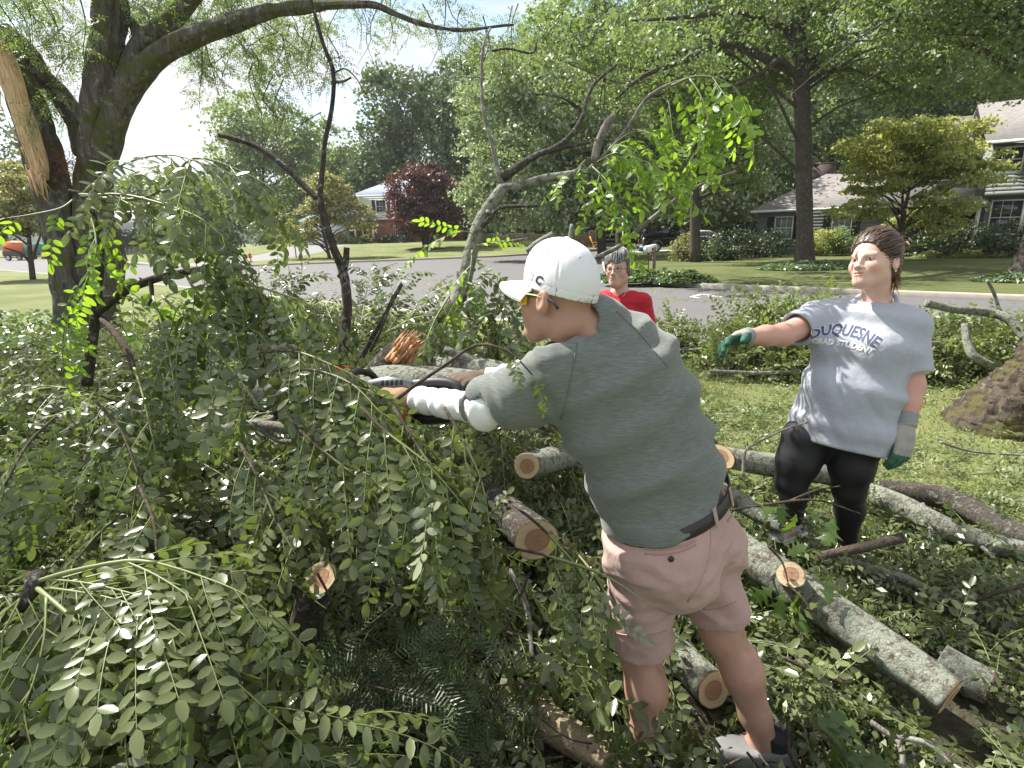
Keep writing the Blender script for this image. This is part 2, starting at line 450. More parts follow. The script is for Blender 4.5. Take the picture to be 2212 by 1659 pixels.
# far wooded hill on the left horizon
def hill(name, xs, y0, dep, hfun, mat, seed):
    nu, nv = 150, 26
    x = np.linspace(xs[0], xs[1], nu); t = np.linspace(0, 1, nv)
    X, Tt = np.meshgrid(x, t); Y = y0 + Tt * dep
    Z = hfun(X) * np.sin(np.clip(Tt * 1.25, 0, 1) * math.pi / 2) ** 0.8
    p = np.column_stack([X.ravel(), Y.ravel(), Z.ravel()])
    bp = vnoise(p * [1, 1, 1], 1 / 14.0) * 4 + vnoise(p, 1 / 6.0) * 2.5
    p[:, 2] += bp * np.clip(Tt.ravel() * 6, 0, 1)
    i = np.arange(nv - 1)[:, None] * nu; j = np.arange(nu - 1)[None]
    Q = np.stack([i + j, i + j + 1, i + nu + j + 1, i + nu + j], -1).reshape(-1, 4)
    return struct(name, mesh_np(name, p, None, Q), mat)
b_ = NB('far_woods')
M_FARW = b_.done(b_.bsdf(Base_Color=b_.ramp(b_.noise(0.12, 6, 0.7), [(0.35, (0.02, 0.04, 0.022)), (0.65, (0.07, 0.11, 0.05))]), Roughness=1.0, Specular_IOR_Level=0.1, Normal=b_.bump(b_.noise(0.25, 5, 0.7), 1.0, 3.0)))
hill('hill', (-700, 60), 520, 180, lambda X: 34 + 34 * np.exp(-((X + 190) / 90) ** 2) + 16 * np.exp(-((X + 420) / 110) ** 2) + 8 * np.sin(X / 47), M_FARW, 1)

# a little summer haze: far trees and the hill pale slightly
mb = MB(); mb.box((0, 1270, 59), (3700, 2760, 122)); o = mb.build('haze', None); o['kind'] = 'stuff'; o['label'] = 'thin summer haze over the whole street'
hm = bpy.data.materials.new('haze_air'); hm.use_nodes = True; hm.node_tree.nodes.clear()
ho = hm.node_tree.nodes.new('ShaderNodeOutputMaterial'); hv = hm.node_tree.nodes.new('ShaderNodeVolumePrincipled')
hv.inputs['Color'].default_value = (.88, .92, .96, 1); hv.inputs['Density'].default_value = 0.0003; hv.inputs['Anisotropy'].default_value = .3
hm.node_tree.links.new(hv.outputs[0], ho.inputs['Volume']); o.data.materials.append(hm)
# ================================================================== HOUSES
def clap(name, col):
    b = NB(name)
    f = b.noise(3.0, 5); c = b.mix(f, tuple(x * 0.85 for x in col), tuple(x * 1.1 for x in col))
    return b.done(b.bsdf(Base_Color=c, Roughness=0.65, Normal=b.bump(b.noise(40, 3, vec=b.co((1, 1, 8))), 0.15, 0.01)))
M_GREYSIDE = clap('grey_green_siding', (0.165, 0.185, 0.18))
M_WHITESIDE = clap('white_siding', (0.74, 0.75, 0.78))
M_BEIGE = clap('beige_siding', (0.50, 0.44, 0.37))
def shingle(name, a, c2, sc=1.0):
    b = NB(name)
    br = b.n('TexBrick', I={'Vector': b.co((1, 1, 1), 'Generated'), 'Color1': a + (1,), 'Color2': c2 + (1,), 'Mortar': tuple(x * 0.45 for x in a) + (1,), 'Scale': 34 * sc, 'Mortar Size': 0.008})
    c = b.mix(b.math('MULTIPLY', b.noise(1.2, 6, 0.7), 0.6), br.outputs['Color'], tuple(x * 0.6 for x in a))
    return b.done(b.bsdf(Base_Color=c, Roughness=0.9, Normal=b.bump(b.noise(30, 4), 0.4, 0.02)))
M_ROOFGREY = shingle('weathered_shingles', (0.20, 0.185, 0.175), (0.275, 0.255, 0.24))
M_ROOFBLUE = shingle('blue_grey_shingles', (0.22, 0.26, 0.34), (0.27, 0.31, 0.40))
M_TRIM = plain('white_trim', (0.74, 0.74, 0.72), 0.5, var=0.08)
M_TRIMG = plain('grey_trim', (0.42, 0.43, 0.40), 0.55)
M_SHUT = plain('black_shutter', (0.022, 0.024, 0.03), 0.5)
M_GLASS = plain('window_glass', (0.025, 0.03, 0.035), 0.08, var=0.5, scale=1.5, spec=0.8)
M_CURT = plain('curtain', (0.45, 0.45, 0.46), 0.8, var=0.4, scale=4)
M_DARKIN = plain('porch_painted_shade', (0.10, 0.075, 0.06), 0.8)  # dark tone holds the shade of the porch recess
M_REDDOOR = plain('red_door_paint', (0.42, 0.03, 0.035), 0.4)
b_ = NB('red_brick')
brk = b_.n('TexBrick', I={'Vector': b_.co((1, 1, 1), 'Object'), 'Color1': (0.32, 0.12, 0.085, 1), 'Color2': (0.42, 0.18, 0.13, 1), 'Mortar': (0.4, 0.33, 0.29, 1), 'Scale': 4.0, 'Mortar Size': 0.012})
M_BRICK = b_.done(b_.bsdf(Base_Color=brk.outputs['Color'], Roughness=0.9))

class Fr:
    """a house frame: s along the front, t into the house, z up"""
    def __init__(self, o, e):
        self.o = np.array([o[0], o[1], o[2] if len(o) > 2 else 0.0]); self.e = nrm([e[0], e[1], 0])
        self.n = np.array([-self.e[1], self.e[0], 0.0]); self.A = np.array([self.e, self.n, [0, 0, 1.0]])
    def p(self, s, t, z): return self.o + self.e * s + self.n * t + np.array([0, 0, z])
    def box(self, mb, s0, s1, t0, t1, z0, z1):
        mb.box(self.p((s0 + s1) / 2, (t0 + t1) / 2, (z0 + z1) / 2), (abs(s1 - s0), abs(t1 - t0), abs(z1 - z0)), self.A); return mb
def boards(fr, parent, s0, s1, t, z0, z1, h, mat, name='siding_board'):
    me = None; k = 0; z = z0
    while z < z1 - 0.02:
        hh = min(h, z1 - z); mb = MB(); L_ = s1 - s0
        V = np.array([fr.p(s, tt, zz) for s in (s0, s1) for tt, zz in ((t, z), (t - 0.032, z), (t - 0.008, z + hh), (t, z + hh))])
        mb.add(V, None, [(0, 4, 5, 1), (1, 5, 6, 2), (2, 6, 7, 3), (0, 1, 2, 3), (4, 7, 6, 5), (0, 3, 7, 4)])
        mb.build(name, mat, parent); z += hh
def window(fr, parent, s, z0, z1, wd, t, frame=M_TRIM, panes=1, glass=M_GLASS, fw=0.07, curtain=False):
    mb = MB(); a, b2 = s - wd / 2, s + wd / 2; t0, t1 = t - 0.09, t + 0.03
    fr.box(mb, a - fw, a, t0, t1, z0 - fw, z1 + fw); fr.box(mb, b2, b2 + fw, t0, t1, z0 - fw, z1 + fw)
    fr.box(mb, a, b2, t0, t1, z1, z1 + fw); fr.box(mb, a, b2, t0 - 0.02, t1, z0 - fw, z0)
    zm = (z0 + z1) / 2; fr.box(mb, a, b2, t0 + 0.02, t1, zm - 0.025, zm + 0.025)
    for k in range(1, panes):
        sx = a + wd * k / panes; fr.box(mb, sx - 0.03, sx + 0.03, t0 + 0.01, t1 - 0.003, z0, z1)
    wo = mb.build('window', frame, parent)
    g1 = MB(); fr.box(g1, a, b2, t - 0.045, t - 0.035, z0, zm - 0.025); g1.build('pane', glass, wo)
    g2 = MB(); fr.box(g2, a, b2, t - 0.06, t - 0.05, zm + 0.025, z1); g2.build('pane', glass, wo)
    m2 = MB()
    n = 3
    for k in range(1, n * panes):
        if k % n == 0: continue
        sx = a + wd * k / (n * panes); fr.box(m2, sx - 0.012, sx + 0.012, t - 0.068, t - 0.034, z0, z1)
    m2.build('muntin', frame, wo)
    return wo
def shutter(fr, parent, s, z0, z1, t, wd=0.42):
    mb = MB(); fr.box(mb, s - wd / 2, s + wd / 2, t - 0.075, t - 0.034, z0, z1)
    for k in range(8):
        z = z0 + (z1 - z0) * (k + 0.5) / 8; fr.box(mb, s - wd / 2 + 0.05, s + wd / 2 - 0.05, t - 0.09, t - 0.077, z - 0.05, z + 0.03)
    mb.build('shutter', M_SHUT, parent)
def slab(fr, parent, name, pts, th, mat):
    """a roof plane from four (s,t,z) corners with thickness"""
    a = np.array([fr.p(*p) for p in pts]); n = nrm(np.cross(a[1] - a[0], a[2] - a[0]))
    if n[2] < 0: n = -n
    V = np.vstack([a, a - n * th]); m = len(a)
    q = [(i, (i + 1) % m, m + (i + 1) % m, m + i) for i in range(m)]
    mb = MB()
    if m == 4: mb.add(V, None, q + [(3, 2, 1, 0), (4, 5, 6, 7)])
    else: mb.add(V, [(2, 1, 0), (3, 4, 5)], q)
    return mb.build(name, mat, parent)

# ---- grey two-storey house on the right
fr = Fr((16.3, 37.6), (0.858, -0.513))
hg = thing('house', 'grey clapboard two-storey house with weathered shingle roof behind the trees', 'house', tuple(fr.o))
W_ = MB()
fr.box(W_, 0.02, 7.0, 0.01, 9, 0, 2.75); fr.box(W_, 7.0, 11.5, 2.2, 9, 0, 2.75); fr.box(W_, 11.5, 24, 0.01, 9, 0, 2.95)
fr.box(W_, 8.0, 11.6, 3.0, 9.5, 2.9, 6.0); fr.box(W_, 11.3, 24, -0.38, 9, 2.97, 5.75)
W_.build('wall', M_GREYSIDE, hg)
boards(fr, hg, 0, 7.0, 0.0, 0.25, 2.7, 0.19, M_GREYSIDE)
boards(fr, hg, 8.0, 11.3, 2.99, 3.9, 5.95, 0.19, M_GREYSIDE)
boards(fr, hg, 11.3, 24, -0.39, 3.0, 5.7, 0.2, M_GREYSIDE)
boards(fr, hg, 11.5, 24, 0.0, 0.2, 1.0, 0.2, M_GREYSIDE)
slab(fr, hg, 'roof', [(-0.4, -0.5, 2.72), (11.4, -0.5, 2.72), (11.4, 5.2, 4.55), (3.4, 5.2, 5.1)], 0.16, M_ROOFGREY)
slab(fr, hg, 'roof', [(-0.4, -0.5, 2.72), (3.4, 5.2, 5.1), (-0.4, 9.4, 2.72)], 0.16, M_ROOFGREY)
slab(fr, hg, 'roof', [(7.6, 2.4, 5.95), (11.6, 2.4, 5.95), (11.6, 6, 8.0), (7.6, 6, 8.0)], 0.15, M_ROOFGREY)
slab(fr, hg, 'roof', [(10.9, -0.9, 5.72), (24.5, -0.9, 5.72), (24.5, 4.2, 8.35), (10.9, 4.2, 8.35)], 0.15, M_ROOFGREY)
slab(fr, hg, 'roof', [(10.9, 4.2, 8.35), (24.5, 4.2, 8.35), (24.5, 9.4, 5.72), (10.9, 9.4, 5.72)], 0.15, M_ROOFGREY)
g = MB(); fr.box(g, -0.4, 11.4, -0.62, -0.5, 2.58, 2.72); g.build('gutter', M_TRIM, hg)
g = MB(); fr.box(g, 10.9, 24.5, -1.02, -0.9, 5.56, 5.71); g.build('gutter', M_TRIM, hg)
g = MB(); fr.box(g, 7.6, 11.2, 2.28, 2.4, 5.8, 5.94); g.build('gutter', M_TRIM, hg)
g = MB(); fr.box(g, 7.0, 11.5, 2.1, 2.19, 0, 2.7); g.build('porch_wall', M_DARKIN, hg)  # dark panel on the recess wall, porch shade painted in
g = MB(); fr.box(g, 9.0, 10.0, 2.02, 2.1, 0.1, 2.2); dd = g.build('door', plain('dark_door', (0.06, 0.035, 0.03), 0.5), hg)
for s in (11.2, 7.2):
    g = MB(); fr.box(g, s - 0.09, s + 0.09, -0.25, -0.07, 0, 2.6); g.build('porch_post', M_TRIMG, hg)
M_GLASSC = plain('curtained_glass', (0.22, 0.23, 0.24), 0.25, var=0.45, scale=2.5, spec=0.7)
for s in (1.55, 4.75):
    window(fr, hg, s, 0.95, 2.25, 0.95, 0.0, glass=M_GLASSC)
    shutter(fr, hg, s - 0.78, 0.9, 2.3, 0.0); shutter(fr, hg, s + 0.78, 0.9, 2.3, 0.0)
window(fr, hg, 9.6, 4.15, 5.45, 2.2, 2.97, panes=2, glass=M_GLASSC); shutter(fr, hg, 8.2, 4.1, 5.5, 2.97); shutter(fr, hg, 11.0, 4.1, 5.5, 2.97)
for s in (12.4, 13.85, 15.3, 16.75): window(fr, hg, s, 1.0, 2.7, 1.25, 0.0, frame=M_TRIMG)
for s in (12.0, 14.4, 18): window(fr, hg, s, 4.2, 5.35, 1.1 if s < 13 else 1.9, -0.4, frame=M_TRIMG, panes=1 if s < 13 else 2)
g = MB(); fr.box(g, 2.6, 3.9, 5.4, 6.2, 4.0, 5.75); fr.box(g, 2.5, 4.0, 5.3, 6.3, 5.75, 5.85); g.build('chimney', plain('dark_brick', (0.09, 0.06, 0.055), 0.9), hg)

# ---- white house with the blue-grey roof, far left of the middle
YW = 74.0
pA = PY(772, 500, YW); pB = PY(1000, 500, YW); zb = float(gh(pA[0] + 2, YW)) - 0.05
fw = Fr((pA[0], YW, zb), (1, 0)); wl = pB[0] - pA[0]
hw = thing('house', 'white two-storey house with blue-grey hip roof, brick ground floor and red door', 'house', tuple(fw.o))
def zz(x, y, Y): return PY(x, y, Y)[2] - zb
zbk, zev = 2.75, 5.75
m = MB(); fw.box(m, 0, wl, 0.4, 9, 0, zbk); m.build('brick_wall', M_BRICK, hw)
m = MB(); fw.box(m, -0.0, wl, 0.02, 9, zbk, zev); m.build('wall', M_WHITESIDE, hw)
boards(fw, hw, 0, wl, 0.0, zbk, zev, 0.25, M_WHITESIDE)
ov = 0.5
slab(fw, hw, 'roof', [(-ov, -ov, zev), (wl + ov, -ov, zev), (wl - 4, 4.6, zev + 2.2), (4, 4.6, zev + 2.2)], 0.18, M_ROOFBLUE)
slab(fw, hw, 'roof', [(-ov, 9.5, zev), (-ov, -ov, zev), (4, 4.6, zev + 2.2)], 0.18, M_ROOFBLUE)
slab(fw, hw, 'roof', [(wl + ov, -ov, zev), (wl + ov, 9.5, zev), (wl - 4, 4.6, zev + 2.2)], 0.18, M_ROOFBLUE)
m = MB(); fw.box(m, -ov, wl + ov, -ov - 0.12, -ov, zev - 0.22, zev); m.build('gutter', M_TRIM, hw)
for s in (3.3, 8.6, 13.0):
    window(fw, hw, s, 3.7, 5.1, 1.15, 0.0); shutter(fw, hw, s - 0.95, 3.6, 5.2, 0.0); shutter(fw, hw, s + 0.95, 3.6, 5.2, 0.0)
window(fw, hw, 5.6, 0.75, 2.2, 1.5, 0.4, panes=2); window(fw, hw, 10.5, 0.75, 2.2, 1.5, 0.4, panes=2)
g = MB(); fw.box(g, 0.75, 1.7, 0.3, 0.38, 0.1, 2.15); dd = g.build('door', M_REDDOOR, hw)
g = MB(); fw.box(g, 1.52, 1.58, 0.24, 0.299, 1.0, 1.12); g.build('handle', plain('brass', (0.5, 0.35, 0.1), 0.3, 1.0), dd)
g = MB(); fw.box(g, 0.5, 0.72, 0.22, 0.4, 0, 2.3); fw.box(g, 1.73, 1.95, 0.22, 0.4, 0, 2.3); fw.box(g, 0.5, 1.95, 0.2, 0.4, 2.3, 2.5); g.build('door_frame', M_TRIM, hw)
# garage wing with its porch
gs0 = PY(652, 500, 71.5)[0] - pA[0]
m = MB(); fw.box(m, gs0, -1.2, -2.5, 7, -0.25, 2.7); m.build('garage_wall', M_WHITESIDE, hw)
m = MB(); fw.box(m, gs0 + 0.7, gs0 + 5.0, -2.6, -2.5, -0.15, 2.1); gd = m.build('garage_door', M_TRIM, hw)
for k in range(4):
    m = MB(); fw.box(m, gs0 + 0.75, gs0 + 4.95, -2.63, -2.6, -0.1 + k * 0.55, 0.37 + k * 0.55); m.build('door_panel', M_WHITESIDE, gd)
m = MB(); fw.box(m, -1.2, 0, 1.5, 7, -0.1, 2.7); m.build('porch_wall', M_BEIGE, hw)
slab(fw, hw, 'roof', [(gs0 - 0.5, -3.0, 2.68), (0.0, -3.0, 2.68), (0.0, 3.0, 4.5), (gs0 + 1.5, 3.0, 4.5)], 0.16, M_ROOFBLUE)
slab(fw, hw, 'roof', [(gs0 - 0.5, 7.5, 2.68), (gs0 - 0.5, -3.0, 2.68), (gs0 + 1.5, 3.0, 4.5)], 0.16, M_ROOFBLUE)
slab(fw, hw, 'roof', [(0.0, -1.9, 2.55), (2.6, -1.9, 2.55), (2.6, 0.0, 3.3), (0.0, 0.0, 3.3)], 0.14, M_ROOFBLUE)
for s in (0.15, 2.4):
    m = MB(); fw.box(m, s - 0.1, s + 0.1, -1.7, -1.5, 0, 2.5); m.build('porch_post', M_TRIM, hw)

# ---- beige neighbour far down the street
YB = 104.0
pa = PY(150, 530, YB); fb = Fr((pa[0], YB, 0.0), (1, 0.04)); wb = PY(345, 530, YB)[0] - pa[0]
hb = thing('house', 'low beige house with pale grey roof far down the street behind a clipped hedge', 'house', tuple(fb.o))
m = MB(); fb.box(m, 0, wb, 0, 9, 0, 4.2); m.build('wall', M_BEIGE, hb)
slab(fb, hb, 'roof', [(-0.6, -0.6, 4.2), (wb + 0.6, -0.6, 4.2), (wb + 0.6, 4.5, 7.8), (-0.6, 4.5, 7.8)], 0.2, plain('pale_grey_shingles', (0.42, 0.41, 0.42), 0.9))
slab(fb, hb, 'roof', [(-0.6, 4.5, 7.8), (wb + 0.6, 4.5, 7.8), (wb + 0.6, 9.6, 4.2), (-0.6, 9.6, 4.2)], 0.2, M_ROOFGREY)
for s in (3, 8, 12): window(fb, hb, s, 1.4, 2.9, 1.4, 0.0)

# ---- wooden picket fence across the side street
M_FENCE = plain('weathered_fence_wood', (0.17, 0.13, 0.095), 0.9, var=0.35, scale=3)
fa = PY(1012, 534, 60); fc = PY(1300, 532, 58)
ff = Fr((fa[0], fa[1], 0.0), fc[:2] - fa[:2]); fl_ = np.linalg.norm(fc[:2] - fa[:2])
fe = thing('fence', 'long grey-brown wooden picket fence beyond the side street', 'fence', tuple(ff.o))
pk = None; npk = int(fl_ / 0.155)
for i in range(npk):
    s = i * 0.155
    hgt = 1.72 + 0.12 * math.sin(i * 0.26) + random.uniform(-.02, .02)
    if pk is None or i % 9 == 0:
        m = MB(); hh = hgt
        m.prism([(-0.062, 0), (0.062, 0), (0.062, hh - 0.06), (0, hh), (-0.062, hh - 0.06)], -0.012, 0.012, ff.A)
        pk = m.build('picket', M_FENCE, fe); loc = ff.p(s, 0, 0.03); pk.location = tuple(loc); proto = pk
    else:
        o = proto.copy(); COL.objects.link(o); o.location = tuple(ff.p(s, random.uniform(-.006, .006), 0.03))
for z in (0.45, 1.35):
    m = MB(); ff.box(m, 0, fl_, 0.02, 0.07, z, z + 0.09); m.build('rail', M_FENCE, fe)
fe2 = thing('fence', 'low three-rail wooden fence between the two thick trunks', 'fence', tuple(PY(1316, 535, 60)))
q0 = PY(1302, 532, 60); q1 = PY(1340, 532, 61)
fr2 = Fr((q0[0], q0[1], 0), q1[:2] - q0[:2]); l2 = np.linalg.norm(q1[:2] - q0[:2])
for z in (0.35, 0.8, 1.25):
    m = MB(); fr2.box(m, 0, l2, 0, 0.04, z, z + 0.16); m.build('rail', M_FENCE, fe2)
for s in (0.0, l2):
    m = MB(); fr2.box(m, s - 0.06, s + 0.06, 0.05, 0.15, 0, 1.6); m.build('post', M_FENCE, fe2)
# ================================================================== STREET FURNITURE AND VEHICLES
M_STEEL = plain('galvanised_steel', (0.45, 0.46, 0.46), 0.45, 0.6)
M_BLACKP = plain('black_plastic', (0.02, 0.02, 0.022), 0.5)
M_RUBBER = plain('tyre_rubber', (0.02, 0.02, 0.02), 0.85)
M_CHROME = plain('bright_metal', (0.62, 0.62, 0.63), 0.25, 0.9)
M_GREEN_SIGN = plain('green_sign_sheet', (0.0, 0.085, 0.068), 0.5)
M_WHITE = plain('white_enamel', (0.8, 0.8, 0.79), 0.4, var=0.05)
M_INK = plain('black_ink', (0.02, 0.02, 0.025), 0.5)
def text_mesh(body, size, offset=0.0, ext=0.002, align='CENTER'):
    cu = bpy.data.curves.new('lettering', 'FONT'); cu.body = body; cu.size = size; cu.offset = offset; cu.extrude = ext
    cu.align_x = align; cu.align_y = 'CENTER'; cu.resolution_u = 3
    o = bpy.data.objects.new('lettering', cu); COL.objects.link(o)
    dg = bpy.context.evaluated_depsgraph_get(); me = bpy.data.meshes.new_from_object(o.evaluated_get(dg))
    bpy.data.objects.remove(o); bpy.data.curves.remove(cu)
    return me
def place_text(body, size, c, right, up, mat, parent, offset=0.0, name='lettering', sx=1.0):
    me = text_mesh(body, size, offset)
    V = np.array([v.co[:] for v in me.vertices]); r = nrm(right); u = nrm(up); n = np.cross(r, u)
    V = np.asarray(c) + V[:, :1] * r * sx + V[:, 1:2] * u + V[:, 2:3] * n
    me.vertices.foreach_set('co', V.astype(np.float32).ravel()); me.update(); me.materials.clear()
    return link(name, me, parent, mat)

# hydrant by the far kerb
c = G(541, 566, gh(-18.2, 43.5)); c = np.array([c[0], c[1], 0.02])
hy = thing('fire_hydrant', 'red and orange fire hydrant on the grass by the far kerb', 'fire hydrant', tuple(c))
M_HYD = plain('hydrant_orange_red', (0.65, 0.10, 0.04), 0.5); M_HYY = plain('hydrant_silver_yellow', (0.62, 0.5, 0.3), 0.5)
MB().lathe([(0, 0), (0.17, 0), (0.17, 0.05), (0.11, 0.07), (0.11, 0.5), (0.0, 0.5)], c, n=14).build('barrel', M_HYY, hy, True)
MB().lathe([(0.0, 0.5), (0.15, 0.5), (0.15, 0.54), (0.13, 0.62), (0.07, 0.7), (0.035, 0.71), (0.035, 0.77), (0, 0.77)], c, n=14).build('bonnet', M_HYD, hy, True)
for ang, r in ((0, .06), (math.pi, .06), (-math.pi / 2, .08)):
    d = np.array([math.cos(ang), math.sin(ang), 0]); A = np.array([np.cross([0, 0, 1.0], d), [0, 0, 1.0], d])
    MB().lathe([(0, 0.08), (r, 0.08), (r, 0.17), (r * .6, 0.18), (r * .6, 0.2), (0, 0.2)], c + [0, 0, .4], A, 10).build('nozzle', M_HYD, hy, True)

# speed limit sign
b0 = PY(383, 561, 57); b0[2] = 0.0
sp = thing('speed_limit_sign', 'white speed limit 25 sign on a thin leaning post down the street', 'road sign', tuple(b0))
top = PY(376, 500, 57)
MB().tube([b0, top + [0, 0.04, 0]], [0.045, 0.04], 6).build('post', M_STEEL, sp)
up = nrm(top - b0); rt = nrm(np.cross(up, [0, 1, 0])); rt = rt if rt[0] > 0 else -rt
nr = np.cross(rt, up); pc = PY(377, 511, 57)
MB().box(pc, (1.15, 0.02, 1.3), [rt, -nr, up]).build('sign_plate', M_WHITE, sp)
place_text('SPEED', 0.27, pc + up * 0.46 + nr * 0.015, rt, up, M_INK, sp); place_text('LIMIT', 0.27, pc + up * 0.2 + nr * 0.015, rt, up, M_INK, sp)
place_text('25', 0.78, pc - up * 0.28 + nr * 0.015, rt, up, M_INK, sp, 0.02)

# green street name sign
b0 = G(1349, 592, 0.0); yS = 21.5
b0 = PY(1348, 585, yS); b0[2] = 0.0; top = PY(1345, 466, yS)
sg = thing('street_name_sign', 'green street name sign on a pale post at the corner', 'street sign', tuple(b0))
MB().tube([b0, top], [0.028, 0.026], 8).build('post', plain('pale_post', (0.55, 0.55, 0.53), 0.5, 0.2), sg)
MB().box(PY(1347, 473.5, yS - 0.03), (0.66, 0.012, 0.14)).build('sign_plate', M_GREEN_SIGN, sg)

# white mailbox, green newspaper tube, wooden post
def mailbox():
    b0 = PY(1410, 600, 19.5); b0[2] = 0.0; r = 19.5 / 1160
    t = thing('mailbox', 'white mailbox on a wooden post beside a green newspaper tube', 'mailbox', tuple(b0))
    m = MB(); m.box(b0 + [0.02, 0, 0.55], (0.1, 0.1, 1.1)); m.build('post', M_FENCE, t)
    m = MB(); m.tube([b0 + [0.02, 0, 0.6], b0 + [-0.22, 0, 0.86]], [0.03, 0.03], 5); m.build('brace', M_FENCE, t)
    c = b0 + [-0.12, 0, 0.93]; prof = [(-0.1, 0), (0.1, 0)] + [(0.1 * math.cos(a), 0.13 + 0.1 * math.sin(a)) for a in np.linspace(0, math.pi, 9)]
    A = np.array([[0.55, -0.83, 0.0], [0.83, 0.55, 0.12], [0, 0, 1]])
    m = MB(); m.prism(prof, -0.24, 0.24, A, c); m.build('box', M_WHITE, t)
    m = MB(); m.prism([(x * 0.93, z * 0.95 + 0.005) for x, z in prof], -0.252, -0.241, A, c); m.build('door', plain('mailbox_door', (0.55, 0.55, 0.54), 0.5), t)
    place_text('M', 0.11, c + A[0] * 0.112 + [0, 0, .1], A[1], [0, 0, 1], M_INK, t)
    p2 = PY(1396, 595, 19.5); p2[2] = 0
    m = MB(); m.tube([p2 + [0.06, 0, 0], p2 + [0.06, 0, .95]], [0.02, 0.02], 6); m.build('stake', M_BLACKP, t)
    m = MB(); m.tube([p2 + [-0.26, 0.05, 1.05], p2 + [0.2, 0, 0.99]], [0.1, 0.1], 10, bump=0); m.build('newspaper_tube', M_GREEN_SIGN, t)
mailbox()

# dark leaning post with a white box, far left
b0 = PY(274, 563, 56); b0[2] = 0
mbx = thing('mailbox', 'white mailbox on a leaning dark post by the far street', 'mailbox', tuple(b0))
t0 = PY(262, 538, 56)
MB().tube([b0, PY(268, 545, 56), t0], [0.11, 0.1, 0.1], 6).build('post', M_BLACKP, mbx)
MB().box(PY(260, 537, 56), (0.75, 0.3, 0.32), [[.95, 0, -.3], [0, 1, 0], [.3, 0, .95]], 0.06).build('box', M_WHITE, mbx)

# lamp post on the drive
b0 = PY(640, 556, 52); b0[2] = float(gh(b0[0], b0[1]))
lp = thing('lamp_post', 'thin black lamp post at the edge of the driveway', 'lamp post', tuple(b0))
MB().tube([b0, b0 + [0, 0, 1.9]], [0.05, 0.04], 8).build('pole', M_BLACKP, lp)
MB().lathe([(0, 1.9), (0.08, 1.92), (0.14, 2.2), (0.17, 2.22), (0.02, 2.36), (0, 2.36)], b0, n=8).build('lantern', M_BLACKP, lp)

# yellow garden chair by the fence
b0 = PY(1285, 534, 57); b0[2] = 0.0
yc = thing('garden_chair', 'yellow slatted wooden garden chair in front of the fence', 'chair', tuple(b0))
M_YEL = plain('yellow_wood', (0.75, 0.42, 0.05), 0.6)
for k in range(4):
    MB().box(b0 + [-0.3 + 0.0 * k, -0.25 + 0.17 * k, 0.78], (0.04, 0.13, 1.1), [[.92, 0, .38], [0, 1, 0], [-.38, 0, .92]]).build('back_slat', M_YEL, yc)
for k in range(3):
    MB().box(b0 + [0.0 + 0.18 * k, 0, 0.42 + .03 * k], (0.15, 0.62, 0.03)).build('seat_slat', M_YEL, yc)
for sy in (-.32, .32):
    MB().box(b0 + [0.42, sy, 0.24], (0.07, 0.05, 0.48)).build('leg', M_YEL, yc); MB().box(b0 + [-0.12, sy, 0.2], (0.07, 0.05, 0.4)).build('leg', M_YEL, yc)
    MB().box(b0 + [0.15, sy, 0.68], (0.75, 0.1, 0.035)).build('armrest', M_YEL, yc)

def wheel(c, ax, r, wd, parent, rim=M_CHROME):
    """ax = axle direction"""
    ax = nrm(ax); u = nrm(np.cross([0, 0, 1.0], ax)); A = np.array([u, np.cross(ax, u), ax])
    t = MB().lathe([(r * .62, -wd / 2), (r * .93, -wd / 2), (r, -wd * .3), (r, wd * .3), (r * .93, wd / 2), (r * .62, wd / 2)], c, A, 20).build('wheel', M_RUBBER, parent, True)
    m = MB().lathe([(0, wd * .42), (r * .2, wd * .44), (r * .22, wd * .3), (r * .5, wd * .33), (r * .6, wd * .46), (r * .64, wd * .4)], c, A, 20)
    m.lathe([(0, -wd * .42), (r * .2, -wd * .44), (r * .22, -wd * .3), (r * .5, -wd * .33), (r * .6, -wd * .46), (r * .64, -wd * .4)], c, A, 20)
    m.build('rim', rim, t, True)
def car_paint(name, col):
    b = NB(name); return b.done(b.bsdf(Base_Color=col, Roughness=0.25, Metallic=0.1, Coat_Weight=0.6, Coat_Roughness=0.08))
def arch_profile(L_, zb, zt, wheels, r, top):
    """side outline (x,z): belly with round wheel arches, then the top line given"""
    pts = [(0, zb)]
    for wx in wheels:
        pts += [(wx - r, zb)] + [(wx - r * math.cos(a), zb + r * 0.95 * math.sin(a)) for a in np.linspace(0.25, math.pi - 0.25, 8)] + [(wx + r, zb)]
    return pts + [(L_, zb)] + top
